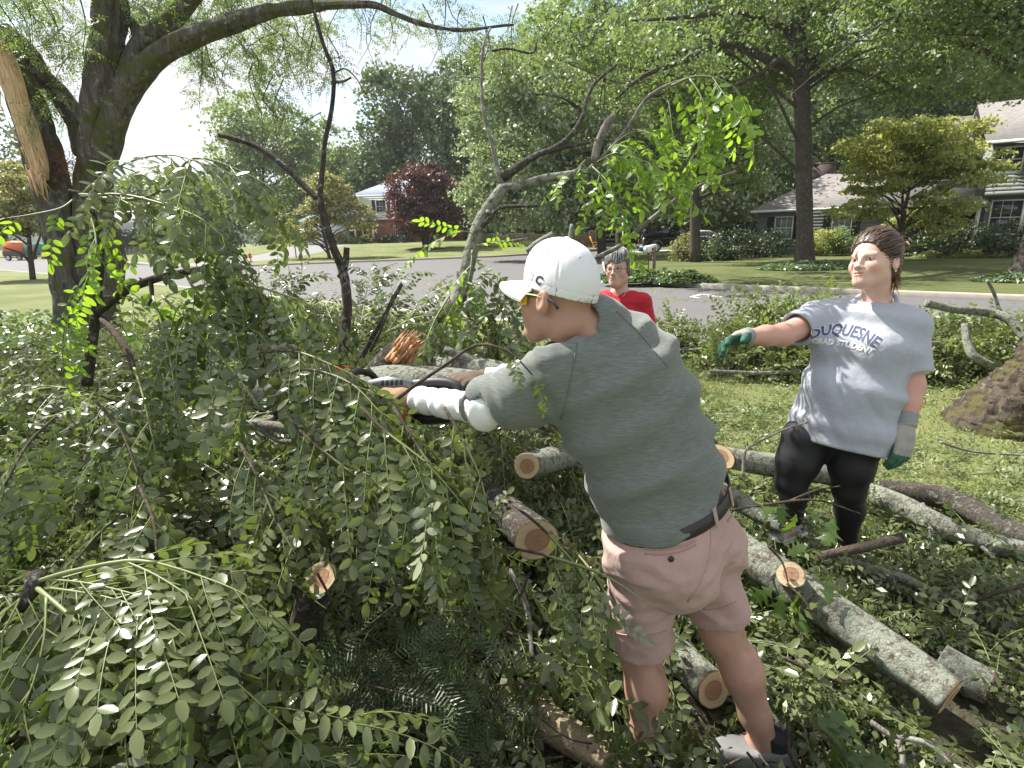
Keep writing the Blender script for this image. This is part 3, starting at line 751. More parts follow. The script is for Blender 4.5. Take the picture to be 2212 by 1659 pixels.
def vehicle(label, cat, loc, d, paint, L_=5.3, wd=1.85, kind='pickup', cap=False, wr=0.38):
    """side-on vehicle heading along d; parts built in the world"""
    d = nrm([d[0], d[1], 0]); s = np.array([-d[1], d[0], 0]); A = np.array([d, s, [0, 0, 1.0]]); loc = np.asarray(loc, float)
    t = thing({'pickup': 'pickup_truck', 'car': 'parked_car'}[kind], label, cat, tuple(loc))
    wh = (1.05, L_ - 1.0) if kind == 'pickup' else (0.9, L_ - 0.95)
    if kind == 'pickup': top = [(L_, 0.85), (L_ - 0.1, 1.05), (L_ - 1.5, 1.12), (0.05, 1.12), (0, 0.6)]
    else: top = [(L_, 0.62), (L_ - 0.25, 0.78), (L_ - 1.3, 0.95), (0.3, 1.0), (0.0, 0.85), (0, 0.5)]
    bd = MB().prism(arch_profile(L_, 0.42 if kind == 'pickup' else .28, 1, wh, wr + 0.07, top), -wd / 2, wd / 2, A, loc).build('body', paint, t)
    if kind == 'pickup':
        c0, c1 = 2.05, L_ - 1.55
        cab = [(c0, 1.12), (c0 + .05, 1.80), (c0 + .3, 1.86), (c1 - .75, 1.84), (c1, 1.12)]
    else: cab = [(0.35, 0.98), (1.0, 1.42), (1.6, 1.5), (L_ - 2.2, 1.46), (L_ - 1.2, 0.95)]
    MB().prism(cab, -wd / 2 + .12, wd / 2 - .12, A, loc).build('cab', paint, t)
    gl = [(x * .9 + np.mean([p[0] for p in cab]) * .1, z) for x, z in cab]
    zl = 1.18 if kind == 'pickup' else 1.0; zh = 1.74 if kind == 'pickup' else 1.4
    gx = [p[0] for p in cab]
    for sy in (-1, 1):
        y0 = sy * (wd / 2 - .12)
        MB().prism([(gx[0] + .28, zl), (gx[0] + .36 if kind == 'pickup' else gx[1] + .1, zh), (gx[-2] - .05, zh), (gx[-1] - .2, zl)], y0 - .01 if sy < 0 else y0, y0 if sy < 0 else y0 + .01, A, loc).build('window', M_GLASS, t)
    ww = np.array([gx[-2] + .02, 0, zh + .05]); we = np.array([gx[-1] + .0, 0, zl + .02]); 
    V = np.array([loc + A.T @ np.array([p[0] + .02, yy, p[2]]) for p in (ww, we) for yy in (-wd / 2 + .2, wd / 2 - .2)])
    m = MB(); nn = A[0] * .02; m.add(np.vstack([V, V + nn]), None, [(0, 1, 3, 2), (4, 6, 7, 5), (0, 2, 6, 4), (1, 5, 7, 3), (0, 4, 5, 1), (2, 3, 7, 6)]); m.build('windscreen', M_GLASS, t)
    if cap:
        MB().prism([(0.02, 1.125), (0.12, 1.72), (0.3, 1.80), (2.0, 1.84), (2.03, 1.125)], -wd / 2 + .04, wd / 2 - .04, A, loc).build('bed_cap', paint, t)
        for sy in (-1, 1):
            y0 = sy * (wd / 2 - .04)
            MB().prism([(0.35, 1.25), (0.42, 1.66), (1.8, 1.68), (1.85, 1.25)], y0 - .012 if sy < 0 else y0, y0 if sy < 0 else y0 + .012, A, loc).build('cap_window', M_GLASS, t)
    for wx in wh:
        for sy in (-1, 1): wheel(loc + A.T @ np.array([wx, sy * (wd / 2 - .12), wr]), s * sy, wr, .24, t)
        if cap:
            for sy in (-1, 1):
                arc = [A.T @ np.array([wx + (wr + .09) * math.cos(a), sy * (wd / 2 + .02), wr + .03 + (wr + .09) * math.sin(a)]) + loc for a in np.linspace(0.1, math.pi - .1, 12)]
                MB().tube(arc, [.045, .045], 5).build('fender_flare', plain('grey_flare', (0.25, 0.25, 0.25), 0.6), t)
    for x0, nm, mt in ((0.0, 'tail_light', M_REDDOOR), (L_, 'headlight', M_WHITE)):
        for sy in (-1, 1):
            MB().box(loc + A.T @ np.array([x0, sy * (wd / 2 - .13), .85]), (.05, .2, .26), A, .02).build(nm, mt, t)
    MB().box(loc + A.T @ np.array([-.09, 0, .52]), (.14, wd - .1, .18), A, .04).build('bumper', M_CHROME if kind == 'pickup' else paint, t)
    MB().box(loc + A.T @ np.array([L_ + .07, 0, .52]), (.14, wd - .1, .18), A, .04).build('bumper', M_CHROME if kind == 'pickup' else paint, t)
    return t
p0 = PY(1384, 541, 46.5); vehicle('black pickup truck with a bed cap on the gravel drive behind the bushes', 'pickup truck', (p0[0], p0[1], 0.02), (1, 0.02), car_paint('black_car_paint', (0.012, 0.012, 0.016)), cap=True)
p0 = PY(1470, 530, 53.5); vehicle('white car parked behind the black pickup and the slim trunk', 'car', (p0[0], p0[1], 0.1), (1, -0.05), car_paint('white_car_paint', (0.8, 0.8, 0.8)), 4.6, 1.8, 'car')
p0 = PY(77, 556, 80); vehicle('red pickup truck seen from behind far down the street', 'pickup truck', (p0[0] + 1.5, p0[1], -0.12), (0.35, 1), car_paint('red_car_paint', (0.5, 0.012, 0.03)), 5.2, 2.1)
# orange and green chipper trailer in front of the red truck
p0 = PY(18, 556, 82); p0[2] = -0.12
tr = thing('trailer', 'orange and green work trailer parked left of the red pickup', 'trailer', tuple(p0))
MB().box(p0 + [1.7, 0, 0.95], (3.2, 1.9, 0.7), None, .08).build('bed', plain('dark_trailer', (0.06, 0.05, 0.05), 0.6), tr)
MB().prism([(0.2, 1.3), (3.0, 1.3), (2.8, 2.4), (1.2, 2.7), (0.4, 2.4)], -.9, .9, None, p0).build('hopper', plain('orange_paint', (0.75, 0.17, 0.04), 0.5), tr)
MB().prism([(3.3, 0.6), (5.6, 0.6), (5.6, 1.9), (5.0, 2.4), (3.3, 2.4)], -.9, .9, None, p0).build('engine_box', plain('green_paint', (0.02, 0.22, 0.16), 0.5), tr)
MB().box(p0 + [4.2, -.93, 1.6], (0.9, .05, 0.9)).build('panel', plain('orange_panel', (0.7, 0.2, 0.1), 0.5), tr)
for x in (.8, 4.4):
    for sy in (-1, 1): wheel(p0 + [x, sy * .9, .42], [0, sy, 0], .42, .25, tr)
# ================================================================== TREES AND SHRUBS
M_LF_MID = leaf_mat('tree_leaf_mid', (0.099, 0.158, 0.047), (0.203, 0.276, 0.089), (0.230, 0.288, 0.142), 0.39, 0.5, (0.204, 0.292, 0.065), False)
M_LF_DARK = leaf_mat('tree_leaf_dark', (0.053, 0.097, 0.033), (0.123, 0.188, 0.064), (0.140, 0.198, 0.096), 0.29, 0.5, (0.117, 0.182, 0.041), False)
M_LF_SILV = leaf_mat('tree_leaf_silver', (0.145, 0.207, 0.087), (0.316, 0.392, 0.197), (0.363, 0.425, 0.275), 0.36, 0.45, (0.241, 0.312, 0.099), False)
M_LF_YEL = leaf_mat('tree_leaf_yellowgreen', (0.192, 0.242, 0.064), (0.418, 0.431, 0.125), (0.353, 0.391, 0.178), 0.49, 0.5, (0.408, 0.429, 0.095), False)
M_LF_OCHRE = leaf_mat('dogwood_leaf', (0.172, 0.191, 0.062), (0.355, 0.336, 0.128), (0.289, 0.289, 0.153), 0.39, 0.5, (0.291, 0.291, 0.080), False)
M_LF_RED = leaf_mat('purple_maple_leaf', (0.053, 0.023, 0.022), (0.149, 0.066, 0.051), (0.108, 0.069, 0.061), 0.29, 0.5, (0.131, 0.038, 0.025), False, hue=(0.08, 0.03, 0.03))
M_LF_YEW = leaf_mat('yew_leaf', (0.016, 0.038, 0.014), (0.05, 0.085, 0.028), (0.06, 0.09, 0.04), 0.12, 0.45, (0.06, 0.1, 0.02), False)
M_LF_COVER = leaf_mat('ground_cover_leaf', (0.054, 0.102, 0.036), (0.132, 0.204, 0.078), (0.192, 0.252, 0.156), 0.26, 0.30, (0.168, 0.264, 0.048), False)
M_BARK = bark_mat('oak_bark', (0.050, 0.043, 0.036), (0.125, 0.108, 0.09), (0.24, 0.25, 0.2), 0.15)
M_BARK_FAR = bark_mat('far_bark', (0.045, 0.038, 0.032), (0.11, 0.095, 0.08), None)
M_BARK_LOC = bark_mat('locust_bark', (0.048, 0.042, 0.037), (0.215, 0.192, 0.165), (0.34, 0.35, 0.3), 0.18, 0.9, 0.16, 1.6, (0.10, 0.105, 0.04))

def leaf_quads(C, outward, size, rg, aspect=0.5, up=0.6, spread=0.8):
    """one folded diamond per centre; returns verts (n*4,3) and quads"""
    n = len(C)
    N = outward * (1 - up) + np.array([0, 0, 1.0]) * up + rg.normal(0, spread, (n, 3))
    N /= np.linalg.norm(N, axis=1)[:, None] + 1e-9
    X = rg.normal(0, 1, (n, 3)); X[:, 2] -= 0.35
    X -= N * (X * N).sum(1)[:, None]; X /= np.linalg.norm(X, axis=1)[:, None] + 1e-9
    Y = np.cross(N, X)
    s = size * rg.uniform(0.65, 1.35, n)[:, None]
    v0 = C - X * s * 0.5; v2 = C + X * s * 0.5 - N * s * 0.10
    m_ = C + X * s * rg.uniform(-0.08, 0.08, n)[:, None]
    v1 = m_ + Y * s * aspect * 0.5 + N * s * 0.10; v3 = m_ - Y * s * aspect * 0.5 + N * s * 0.10
    V = np.stack([v0, v1, v2, v3], 1).reshape(-1, 3)
    return V, np.arange(n * 4).reshape(n, 4)

def crown_points(blobs, ncl, per, cr, rg, shell=0.55, flat=0.6):
    """clusters of leaves through ellipsoid volumes, thicker near the outside"""
    vol = np.array([b[1][0] * b[1][1] * b[1][2] for b in blobs]) ** 0.75; k = rg.choice(len(blobs), ncl, p=vol / vol.sum())
    c = np.array([b[0] for b in blobs])[k]; r = np.array([b[1] for b in blobs])[k]
    d = rg.normal(0, 1, (ncl, 3)); d /= np.linalg.norm(d, axis=1)[:, None]
    rad = shell + (1 - shell) * rg.random(ncl) ** 0.6
    cc = c + d * r * rad[:, None]
    m = np.repeat(np.arange(ncl), per)
    csz = rg.uniform(0.55, 1.35, ncl)[m] * cr
    q = rg.normal(0, 0.5, (len(m), 3)); q *= csz[:, None]; q[:, 2] *= flat
    q[:, 2] -= (q[:, 0] ** 2 + q[:, 1] ** 2) / (cr * 2.2) * 0.5
    C = cc[m] + q
    outw = d[m] * 0.7 + q / cr * 0.6
    outw /= np.linalg.norm(outw, axis=1)[:, None] + 1e-9
    rnd = np.clip(rg.random(ncl)[m] * 0.55 + rg.random(len(m)) * 0.45, 0, 1)
    return C, outw, rnd, cc

def ridged(pts, radii, sides, rings, amp, seed, freq=7.0, flare=None):
    """bark-ridged trunk"""
    p = resample(pts, rings); r = np.interp(np.linspace(0, 1, rings), np.linspace(0, 1, len(radii)), radii)
    V, Q, T = tube_geo(p, r, sides, True)
    n = rings * sides
    c = np.repeat(p, sides, 0); d = V[:n] - c; rr = np.linalg.norm(d, axis=1)[:, None]; u = d / rr
    arc = np.tile(np.arange(sides) / sides, rings); tt = np.repeat(np.arange(rings), sides)
    T_, N_, B_ = frames(p)
    L_ = np.r_[0, np.cumsum(np.linalg.norm(np.diff(p, axis=0), axis=1))]
    s = np.repeat(L_, sides)
    q = np.column_stack([np.cos(arc * 2 * math.pi) * rr[:, 0] * freq * 2.2, np.sin(arc * 2 * math.pi) * rr[:, 0] * freq * 2.2, s * freq * 0.22]) + seed * 3.1
    nn = np.abs(vnoise(q)) * 1.3 + 0.5 * np.abs(vnoise(q, 2.3)) - 0.75 + 0.45 * vnoise(q, 0.25)
    V[:n] = c + u * (rr + (nn * amp)[:, None])
    return V, Q, T

def tree(name, label, cat, base, trunk, radii, blobs, mat, ncl, per, cr, lsize, group=None, seed=0, bark=None, flat=0.6, shell=0.55,
         nlimb=14, aspect=0.5, lean=0.0, up=0.6, extra_limbs=(), sides=10, ridge=0.0, limb_r=0.25, dead=0):
    per = int(per * 1.15); lsize *= 1.12; aspect = .62 if aspect == .5 else aspect
    rg = np.random.default_rng(100 + seed); bark = bark or M_BARK_FAR
    t = thing(name, label, cat, tuple(base), group)
    trunk = np.asarray(trunk, float)
    C, outw, rnd, cc = crown_points(blobs, ncl, per, cr, rg, shell, flat)
    V, Q = leaf_quads(C, outw, lsize, rg, aspect, up)
    link('crown', mesh_np('crown', V, None, Q, False, {'rnd': np.repeat(rnd, 4)}), t, mat)
    mb = MB()
    if ridge > 0:
        Vt, Qt, Tt = ridged(trunk, radii, 28, 60, ridge, seed); mb.add(Vt, Tt, Qt)
    else:
        tp = resample(trunk, 14); mb.tube(tp, radii, sides, True, 0.06, seed)
    mb.build('trunk', bark, t, True)
    mb = MB(); tp = resample(trunk, 20); rr = np.interp(np.linspace(0, 1, 20), np.linspace(0, 1, len(radii)), radii)
    order = rg.permutation(len(cc))[:nlimb]
    for k in order:
        e = cc[k]; zc = e[2]
        ok = np.argmin(np.abs(tp[:, 2] - (zc - 0.35 * np.linalg.norm(e[:2] - tp[0, :2]))) + (np.arange(20) < 6) * 99)
        s = tp[ok]; mid = (s + e) / 2 + np.array([0, 0, 0.12 * np.linalg.norm(e - s)]) + rg.normal(0, .05, 3) * np.linalg.norm(e - s)
        p = resample([s, mid, e], 8); r0 = min(rr[ok] * 0.6, limb_r) ; mb.tube(p, [r0, r0 * 0.55, 0.015], 5, False, 0.08, int(k))
    for pts, r in extra_limbs:
        mb.tube(resample(pts, 16), r, 7, False, 0.08, 3)
    for k in range(dead):
        e = cc[rg.integers(len(cc))]; q = e + rg.normal(0, 1, 3) * [1.2, 1.2, .5] - [0, 0, .8]
        mb.tube(resample([e, (e + q) / 2 + rg.normal(0, .25, 3), q], 6), [.025, .008], 4, False)
    if mb.V: mb.build('limb', bark, t, True)
    return t
def blob(x, y, rx, ry, D, dz=None):
    c = PY(x, y, D); s = D / 1160.0
    return (c, np.array([rx * s, (dz if dz is not None else rx) * s, ry * s]))
def up_trunk(x, ybase, ytop, D, xt=None, z0=None):
    b = PY(x, ybase, D); b[2] = gh(b[0], b[1]) if z0 is None else z0
    e = PY(x if xt is None else xt, ytop, D); return b, [b, b * .6 + e * .4 + [random.uniform(-.02, .02) * D * .1, 0, 0], e]

GB = 'tall trees standing beyond the street'
def simple(label, x, yb, D, yt, blobs, mat, ncl, per, cr, ls, r=0.35, seed=0, group=None, xt=None, name='tree', cat='tree', **kw):
    b, tr = up_trunk(x, yb, yt, D, xt)
    return tree(name, label, cat, b, tr, [r, r * .7, r * .25], [blob(*q, D) for q in blobs], mat, ncl, per, cr, ls, group, seed, **kw)

# --- trees far left and middle left
simple('broad hazy green tree beyond the beige house', 300, 520, 120, 400, [(270, 450, 70, 55), (360, 430, 70, 60), (430, 450, 60, 60)], M_LF_MID, 110, 70, 2.6, 0.75, seed=1)
simple('dark tree at the left edge behind the trailers', 10, 540, 112, 330, [(0, 330, 60, 75), (40, 430, 50, 70), (-60, 380, 60, 80)], M_LF_DARK, 90, 70, 2.6, 0.75, seed=2)
simple('low bushy green tree left of the tall sparse tree', 440, 530, 105, 420, [(420, 430, 60, 45), (480, 470, 60, 50), (530, 440, 50, 55)], M_LF_MID, 110, 70, 2.0, 0.6, seed=3)
simple('tall sparse tree with feathery top against the white sky', 565, 520, 98, 240, [(540, 260, 70, 50), (600, 300, 80, 55), (520, 330, 60, 60), (580, 400, 95, 80), (650, 330, 40, 45)], M_LF_MID, 170, 70, 2.2, 0.6, seed=4, nlimb=26)
simple('rounded green tree right of the tall sparse tree', 700, 520, 112, 320, [(715, 330, 55, 55), (690, 420, 80, 70), (760, 380, 40, 60), (770, 450, 40, 60)], M_LF_MID, 140, 70, 2.4, 0.65, seed=5)
simple('dark narrow tree between the rounded tree and the white house', 800, 480, 100, 330, [(790, 400, 35, 60), (815, 360, 30, 60)], M_LF_DARK, 70, 70, 2.0, 0.6, seed=6)
simple('tall dark green tree towering behind the white house', 890, 500, 98, 190, [(880, 230, 85, 75), (930, 330, 90, 90), (830, 320, 60, 70), (960, 230, 60, 80), (900, 420, 90, 60)], M_LF_DARK, 230, 80, 2.4, 0.62, seed=7)
simple('tall dark tree behind the tall green one, right of the white house', 1000, 500, 92, 200, [(1000, 300, 70, 110), (1040, 400, 70, 90), (990, 440, 60, 60)], M_LF_DARK, 150, 80, 2.4, 0.62, seed=8)

# --- ornamental trees on the lawns
b, tr = up_trunk(70, 598, 470, 29.5, 60)
tree('small_tree', 'small round-crowned tree on the lawn at the left edge', 'tree', b, tr, [.14, .12, .05],
     [blob(10, 430, 75, 45, 29.5), blob(80, 400, 60, 50, 29.5), blob(60, 470, 80, 30, 29.5), blob(-10, 480, 60, 30, 29.5), blob(40, 365, 50, 35, 29.5)],
     M_LF_OCHRE, 150, 80, .55, .15, seed=11, flat=.35, nlimb=26, extra_limbs=[([PY(68, 570, 29.5), PY(45, 548, 29.5), PY(10, 535, 29.5)], [.08, .03]), ([PY(70, 560, 29.5), PY(90, 500, 29.5)], [.09, .03])])
b, tr = up_trunk(712, 556, 470, 50, 690)
tree('dogwood_tree', 'spreading pale green dogwood on the lawn before the white garage', 'tree', b, tr, [.16, .12, .04],
     [blob(660, 470, 55, 22, 50), blob(720, 440, 60, 25, 50), blob(700, 400, 45, 28, 50), blob(770, 480, 50, 14, 50), blob(640, 505, 40, 16, 50), blob(745, 455, 50, 20, 50)],
     M_LF_OCHRE, 150, 70, .75, .22, seed=12, flat=.28, nlimb=30, extra_limbs=[([PY(706, 545, 50), PY(690, 530, 50), PY(668, 520, 50)], [.08, .02]), ([PY(712, 540, 50), PY(720, 505, 50), PY(750, 485, 50)], [.09, .02])])
b, tr = up_trunk(922, 541, 480, 60, 922)
tree('purple_maple', 'dark reddish purple maple in front of the white house', 'tree', b, tr, [.3, .28, .1],
     [blob(915, 380, 45, 35, 60), blob(870, 420, 45, 45, 60), blob(950, 430, 52, 60, 60), blob(915, 470, 70, 35, 60), blob(975, 455, 32, 45, 60), blob(855, 395, 25, 18, 60), blob(905, 420, 60, 50, 60)],
     M_LF_RED, 190, 75, .85, .26, seed=13, flat=.5, nlimb=24, shell=.4, extra_limbs=[([PY(918, 535, 60), PY(905, 505, 60), PY(880, 480, 60)], [.14, .05]), ([PY(925, 535, 60), PY(940, 500, 60), PY(950, 470, 60)], [.14, .05]), ([PY(915, 535, 60), PY(912, 500, 60), PY(915, 470, 60)], [.12, .05])])
mu = G(922, 545, 0.6)
mb = MB(); mb.lathe([(0, .12), (1.2, .1), (2.2, .0), (2.3, -.1)], np.array([b[0], b[1] - .2, b[2]]), n=24)
tag(mb.build('mulch_bed', M_SOIL), 'round dark mulch bed under the purple maple', 'mulch')

# --- big trees across the middle
simple('big pale green oak bulging over the fence', 1300, 552, 40, 120,
       [(1060, 240, 60, 60), (1120, 330, 110, 90), (1230, 230, 110, 90), (1180, 430, 130, 60), (1320, 330, 110, 100), (1060, 420, 60, 60), (1290, 440, 100, 50), (1130, 150, 70, 60)],
       M_LF_SILV, 330, 85, 1.05, .26, r=.33, seed=21, nlimb=30, group=GB, bark=M_BARK)
simple('green tree on the thick trunk beside the street name sign', 1343, 548, 46, 80,
       [(1330, 130, 120, 90), (1440, 220, 110, 110), (1450, 380, 90, 70), (1250, 60, 110, 70), (1400, 440, 80, 40)], M_LF_MID, 260, 80, 1.2, .28, r=.5, seed=22, nlimb=30, group=GB, bark=M_BARK)
simple('slim dark-trunked tree left of the white car', 1502, 562, 29.5, 60,
       [(1500, 60, 150, 90), (1420, 180, 90, 60), (1560, 200, 110, 90), (1600, 330, 70, 60)], M_LF_MID, 230, 85, .85, .18, r=.28, seed=23, nlimb=40, group=GB, bark=M_BARK, dead=60)
simple('mid green backdrop tree behind the black pickup', 1450, 520, 66, 250, [(1420, 330, 100, 100), (1520, 300, 100, 110), (1480, 440, 120, 50)], M_LF_MID, 190, 75, 1.8, .42, seed=24, group=GB)
simple('backdrop tree left of the grey house roof', 1620, 500, 62, 200, [(1600, 260, 90, 100), (1660, 370, 80, 80), (1580, 400, 70, 70)], M_LF_SILV, 190, 75, 1.7, .4, seed=25, group=GB)
simple('tall backdrop tree behind the grey house chimney', 1800, 430, 66, 120, [(1760, 220, 90, 90), (1850, 190, 100, 90), (1800, 320, 110, 60)], M_LF_MID, 200, 75, 1.8, .42, seed=26, group=GB)
simple('dark backdrop tree behind the upper roof', 2050, 400, 70, 60, [(1980, 150, 110, 90), (2100, 130, 120, 90), (2190, 200, 90, 60), (1950, 240, 80, 50)], M_LF_DARK, 240, 75, 1.9, .45, seed=27, group=GB)
simple('backdrop tree showing above the fence at its left end', 1080, 530, 75, 250, [(1090, 200, 100, 110), (1180, 330, 110, 110), (1060, 450, 80, 70), (1200, 460, 110, 50)], M_LF_DARK, 220, 75, 1.9, .45, seed=28, group=GB)

for i, (x, y, D, m) in enumerate([(1180, 430, 84, M_LF_DARK), (1330, 440, 80, M_LF_DARK), (1450, 430, 84, M_LF_MID), (1560, 430, 76, M_LF_DARK), (1680, 420, 80, M_LF_MID), (1830, 300, 84, M_LF_DARK), (1980, 280, 90, M_LF_DARK), (2150, 260, 88, M_LF_MID), (1620, 140, 84, M_LF_MID), (1380, 200, 86, M_LF_DARK), (1150, 230, 88, M_LF_MID)]):
    simple('distant tree of the wooded belt ' + ('just right of the purple maple', 'above the picket fence', 'behind the black pickup', 'behind the white car', 'left of the grey house roof', 'above the grey house chimney', 'above the grey house porch', 'above the upper roof at the right edge', 'high behind the straight dark trunk', 'high above the street name sign', 'high above the white cap')[i], x, 500, D, y - 60, [(x, y, 110, 95), (x + 50, y + 60, 100, 50), (x - 60, y - 40, 80, 70)], m, 130, 70, 2.6, .62, seed=70 + i, group='distant trees of the wooded belt')
# the pin oak with the straight dark trunk
Dk = 23.5
b, _ = up_trunk(1738, 573, 0, Dk); b[2] = 0
lim = lambda *q: [PY(x, y, d) for x, y, d in q]
tree('pin_oak', 'tall oak with straight dark trunk on the grey house lawn', 'tree', b, [b, PY(1738, 480, Dk), PY(1735, 300, Dk), PY(1730, 150, Dk), PY(1722, 20, Dk), PY(1716, -120, Dk)],
     [.44, .31, .305, .30, .28, .26, .24],
     [blob(1560, 60, 190, 70, Dk), blob(1400, 130, 140, 50, Dk - 3), blob(1900, 70, 170, 80, Dk), blob(1750, -40, 250, 70, Dk + 2), blob(2050, 130, 150, 70, Dk - 2), blob(1600, 170, 100, 50, Dk + 3), blob(1250, 60, 120, 60, Dk - 4)],
     M_LF_MID, 460, 72, .75, .15, seed=31, nlimb=26, bark=M_BARK, ridge=.02, up=.5, dead=150, limb_r=.07,
     extra_limbs=[(lim((1735, 165, Dk), (1660, 130, Dk - 1), (1570, 95, Dk - 2), (1480, 130, Dk - 3), (1390, 165, Dk - 3), (1330, 215, Dk - 3)), [.17, .13, .04]),
                  (lim((1735, 120, Dk), (1690, 60, Dk), (1600, 30, Dk - 1), (1450, 40, Dk - 2), (1350, 45, Dk - 2)), [.15, .1, .03]),
                  (lim((1735, 190, Dk), (1690, 130, Dk - 1), (1640, 160, Dk - 2), (1560, 200, Dk - 3), (1500, 250, Dk - 3)), [.12, .08, .02]),
                  (lim((1740, 150, Dk), (1790, 100, Dk), (1860, 70, Dk), (1960, 40, Dk)), [.16, .1, .03]),
                  (lim((1745, 60, Dk), (1760, 0, Dk), (1800, -80, Dk)), [.16, .1, .06]),
                  (lim((1745, 180, Dk), (1800, 150, Dk), (1880, 160, Dk - 1), (1950, 200, Dk - 2)), [.1, .07, .02])])
# tree at the right edge of the far lawn
b = G(2228, 597, 0.0)
tree('leaning_tree', 'tree at the right edge with ivy round its flared foot', 'tree', b, [b, b + [.1, .1, .7], b + [.45, .3, 2.2], b + [1.0, .5, 5], b + [1.3, .8, 10]], [.62, .45, .38, .33, .28],
     [blob(2150, 30, 120, 60, 15.5), blob(2230, 120, 90, 60, 15), blob(2050, -40, 160, 60, 15)], M_LF_MID, 150, 80, .6, .11, seed=33, bark=M_BARK, ridge=.02, nlimb=24, dead=40)
# near trunk at the right edge
b = G(2300, 925, 0.0)
t = thing('thick_tree', 'thick tree trunk with flared root at the right edge near the woman', 'tree', tuple(b))
mb = MB()
V, Q, T = ridged([b + [0, 0, -.1], b + [0, 0, .05], b + [0, 0, .2], b + [.01, 0, .34], b + [.03, .01, .48], b + [.05, .02, .64], b + [.08, .03, .85], b + [.16, .05, 1.4], b + [.4, .1, 3.5], b + [.6, .1, 6]], [.76, .73, .62, .51, .42, .35, .31, .29, .28, .26], 120, 150, .05, 9, 13.0)
n_ = 150 * 120; th_ = np.tile(np.arange(120) / 120 * 2 * math.pi, 150); ctr = np.repeat(resample([b + [0, 0, -.1], b + [0, 0, .05], b + [0, 0, .2], b + [.01, 0, .34], b + [.03, .01, .48], b + [.05, .02, .64], b + [.08, .03, .85], b + [.16, .05, 1.4], b + [.4, .1, 3.5], b + [.6, .1, 6]], 150), 120, 0)
V[:n_] = ctr + (V[:n_] - ctr) * (1 + (.16 * np.cos(th_ * 4 + .8) + .07 * np.cos(th_ * 7)) * np.clip(1 - ctr[:, 2] / .8, 0, 1))[:, None]
mb.add(V, T, Q)
mb.build('trunk', bark_mat('thick_trunk_bark', (0.022, 0.017, 0.013), (0.135, 0.108, 0.08), (0.24, 0.24, 0.18), .1, 1.0, .3, 1.0, (0.09, 0.085, 0.03)), t, True)
C, outw, rnd, cc = crown_points([(b + np.array([2.5, .5, 7.5]), np.array([2.4, 3.2, 1.2]))], 40, 60, .8, np.random.default_rng(9))
V, Q = leaf_quads(C, outw, .14, np.random.default_rng(9)); link('crown', mesh_np('crown', V, None, Q, False, {'rnd': np.repeat(rnd, 4)}), t, M_LF_MID)

# yellow-green maple before the grey house
Dm = 27.5
b, tr = up_trunk(1945, 560, 420, Dm, 1950); b[2] = 0
tree('maple_tree', 'yellow-green maple spreading in front of the grey house', 'tree', b, tr, [.16, .12, .05],
     [blob(1930, 300, 90, 35, Dm), blob(2020, 300, 90, 40, Dm), blob(1880, 360, 60, 28, Dm), blob(1980, 350, 80, 30, Dm), blob(2070, 340, 70, 30, Dm), blob(2130, 370, 50, 22, Dm - .5), blob(1850, 450, 55, 22, Dm - 1), blob(2040, 420, 70, 40, Dm), blob(1900, 400, 60, 20, Dm), blob(2010, 470, 60, 35, Dm)],
     M_LF_YEL, 250, 80, .55, .17, seed=35, flat=.28, nlimb=34, shell=.35, bark=M_BARK,
     extra_limbs=[(lim((1945, 530, Dm), (1938, 470, Dm), (1900, 420, Dm)), [.09, .03]), (lim((1946, 520, Dm), (1962, 420, Dm), (1995, 340, Dm)), [.1, .03]), (lim((1950, 500, Dm), (1990, 450, Dm), (2080, 390, Dm)), [.08, .02]), (lim((1960, 420, Dm), (1950, 360, Dm), (1930, 300, Dm)), [.07, .02])])

# --- shrubs
def shrub(label, x, y, rx, ry, D, mat, n=30, per=60, ls=.1, cr=.35, seed=0, group=None, name='shrub', flat=.8):
    bl = [blob(x, y, rx, ry, D)]; rg = np.random.default_rng(400 + seed)
    c = bl[0][0]; base = (c[0], c[1], float(gh(c[0], c[1])))
    C, outw, rnd, cc = crown_points(bl, n, per, cr, rg, .45, flat)
    C[:, 2] = np.maximum(C[:, 2], base[2] + .02)
    t = thing(name, label, 'shrub', base, group)
    V, Q = leaf_quads(C, outw, ls, rg); link('foliage', mesh_np('foliage', V, None, Q, False, {'rnd': np.repeat(rnd, 4)}), t, mat)
    mb = MB()
    for k in range(5):
        e = cc[k]; mb.tube([np.array(base) + rg.normal(0, .08, 3) * [1, 1, 0], e], [.025, .008], 4, False)
    mb.build('stem', M_BARK_FAR, t); return t
GS = 'foundation shrubs along the grey house'
sh = [('dark spreading yew beneath the left shuttered window', 1655, 525, 45, 28, 33, M_LF_YEW), ('bright green shrub right of the straight oak trunk', 1770, 520, 36, 26, 33, M_LF_YEL),
      ('light green shrub under the second shuttered window', 1822, 520, 38, 24, 32.5, M_LF_MID), ('dark yew hedge below the porch of the grey house', 1925, 525, 60, 30, 31, M_LF_YEW),
      ('broad dark yew under the row of porch windows', 2060, 520, 75, 30, 28.5, M_LF_YEW), ('dark yew at the right end beneath the windows', 2175, 515, 60, 30, 27, M_LF_YEW),
      ('brownish weeping shrub at the foot of the slim trunk', 1482, 540, 32, 28, 31, M_LF_OCHRE), ('wide dark shrub hiding the front of the white car', 1580, 525, 52, 35, 31.5, M_LF_YEW),
      ('dark green shrub behind the slim trunk', 1530, 545, 40, 20, 31, M_LF_DARK)]
for i, (lb, x, y, rx, ry, D, m) in enumerate(sh): shrub(lb, x, y, rx, ry, D, m, 40, 60, .15, .42, i, GS)
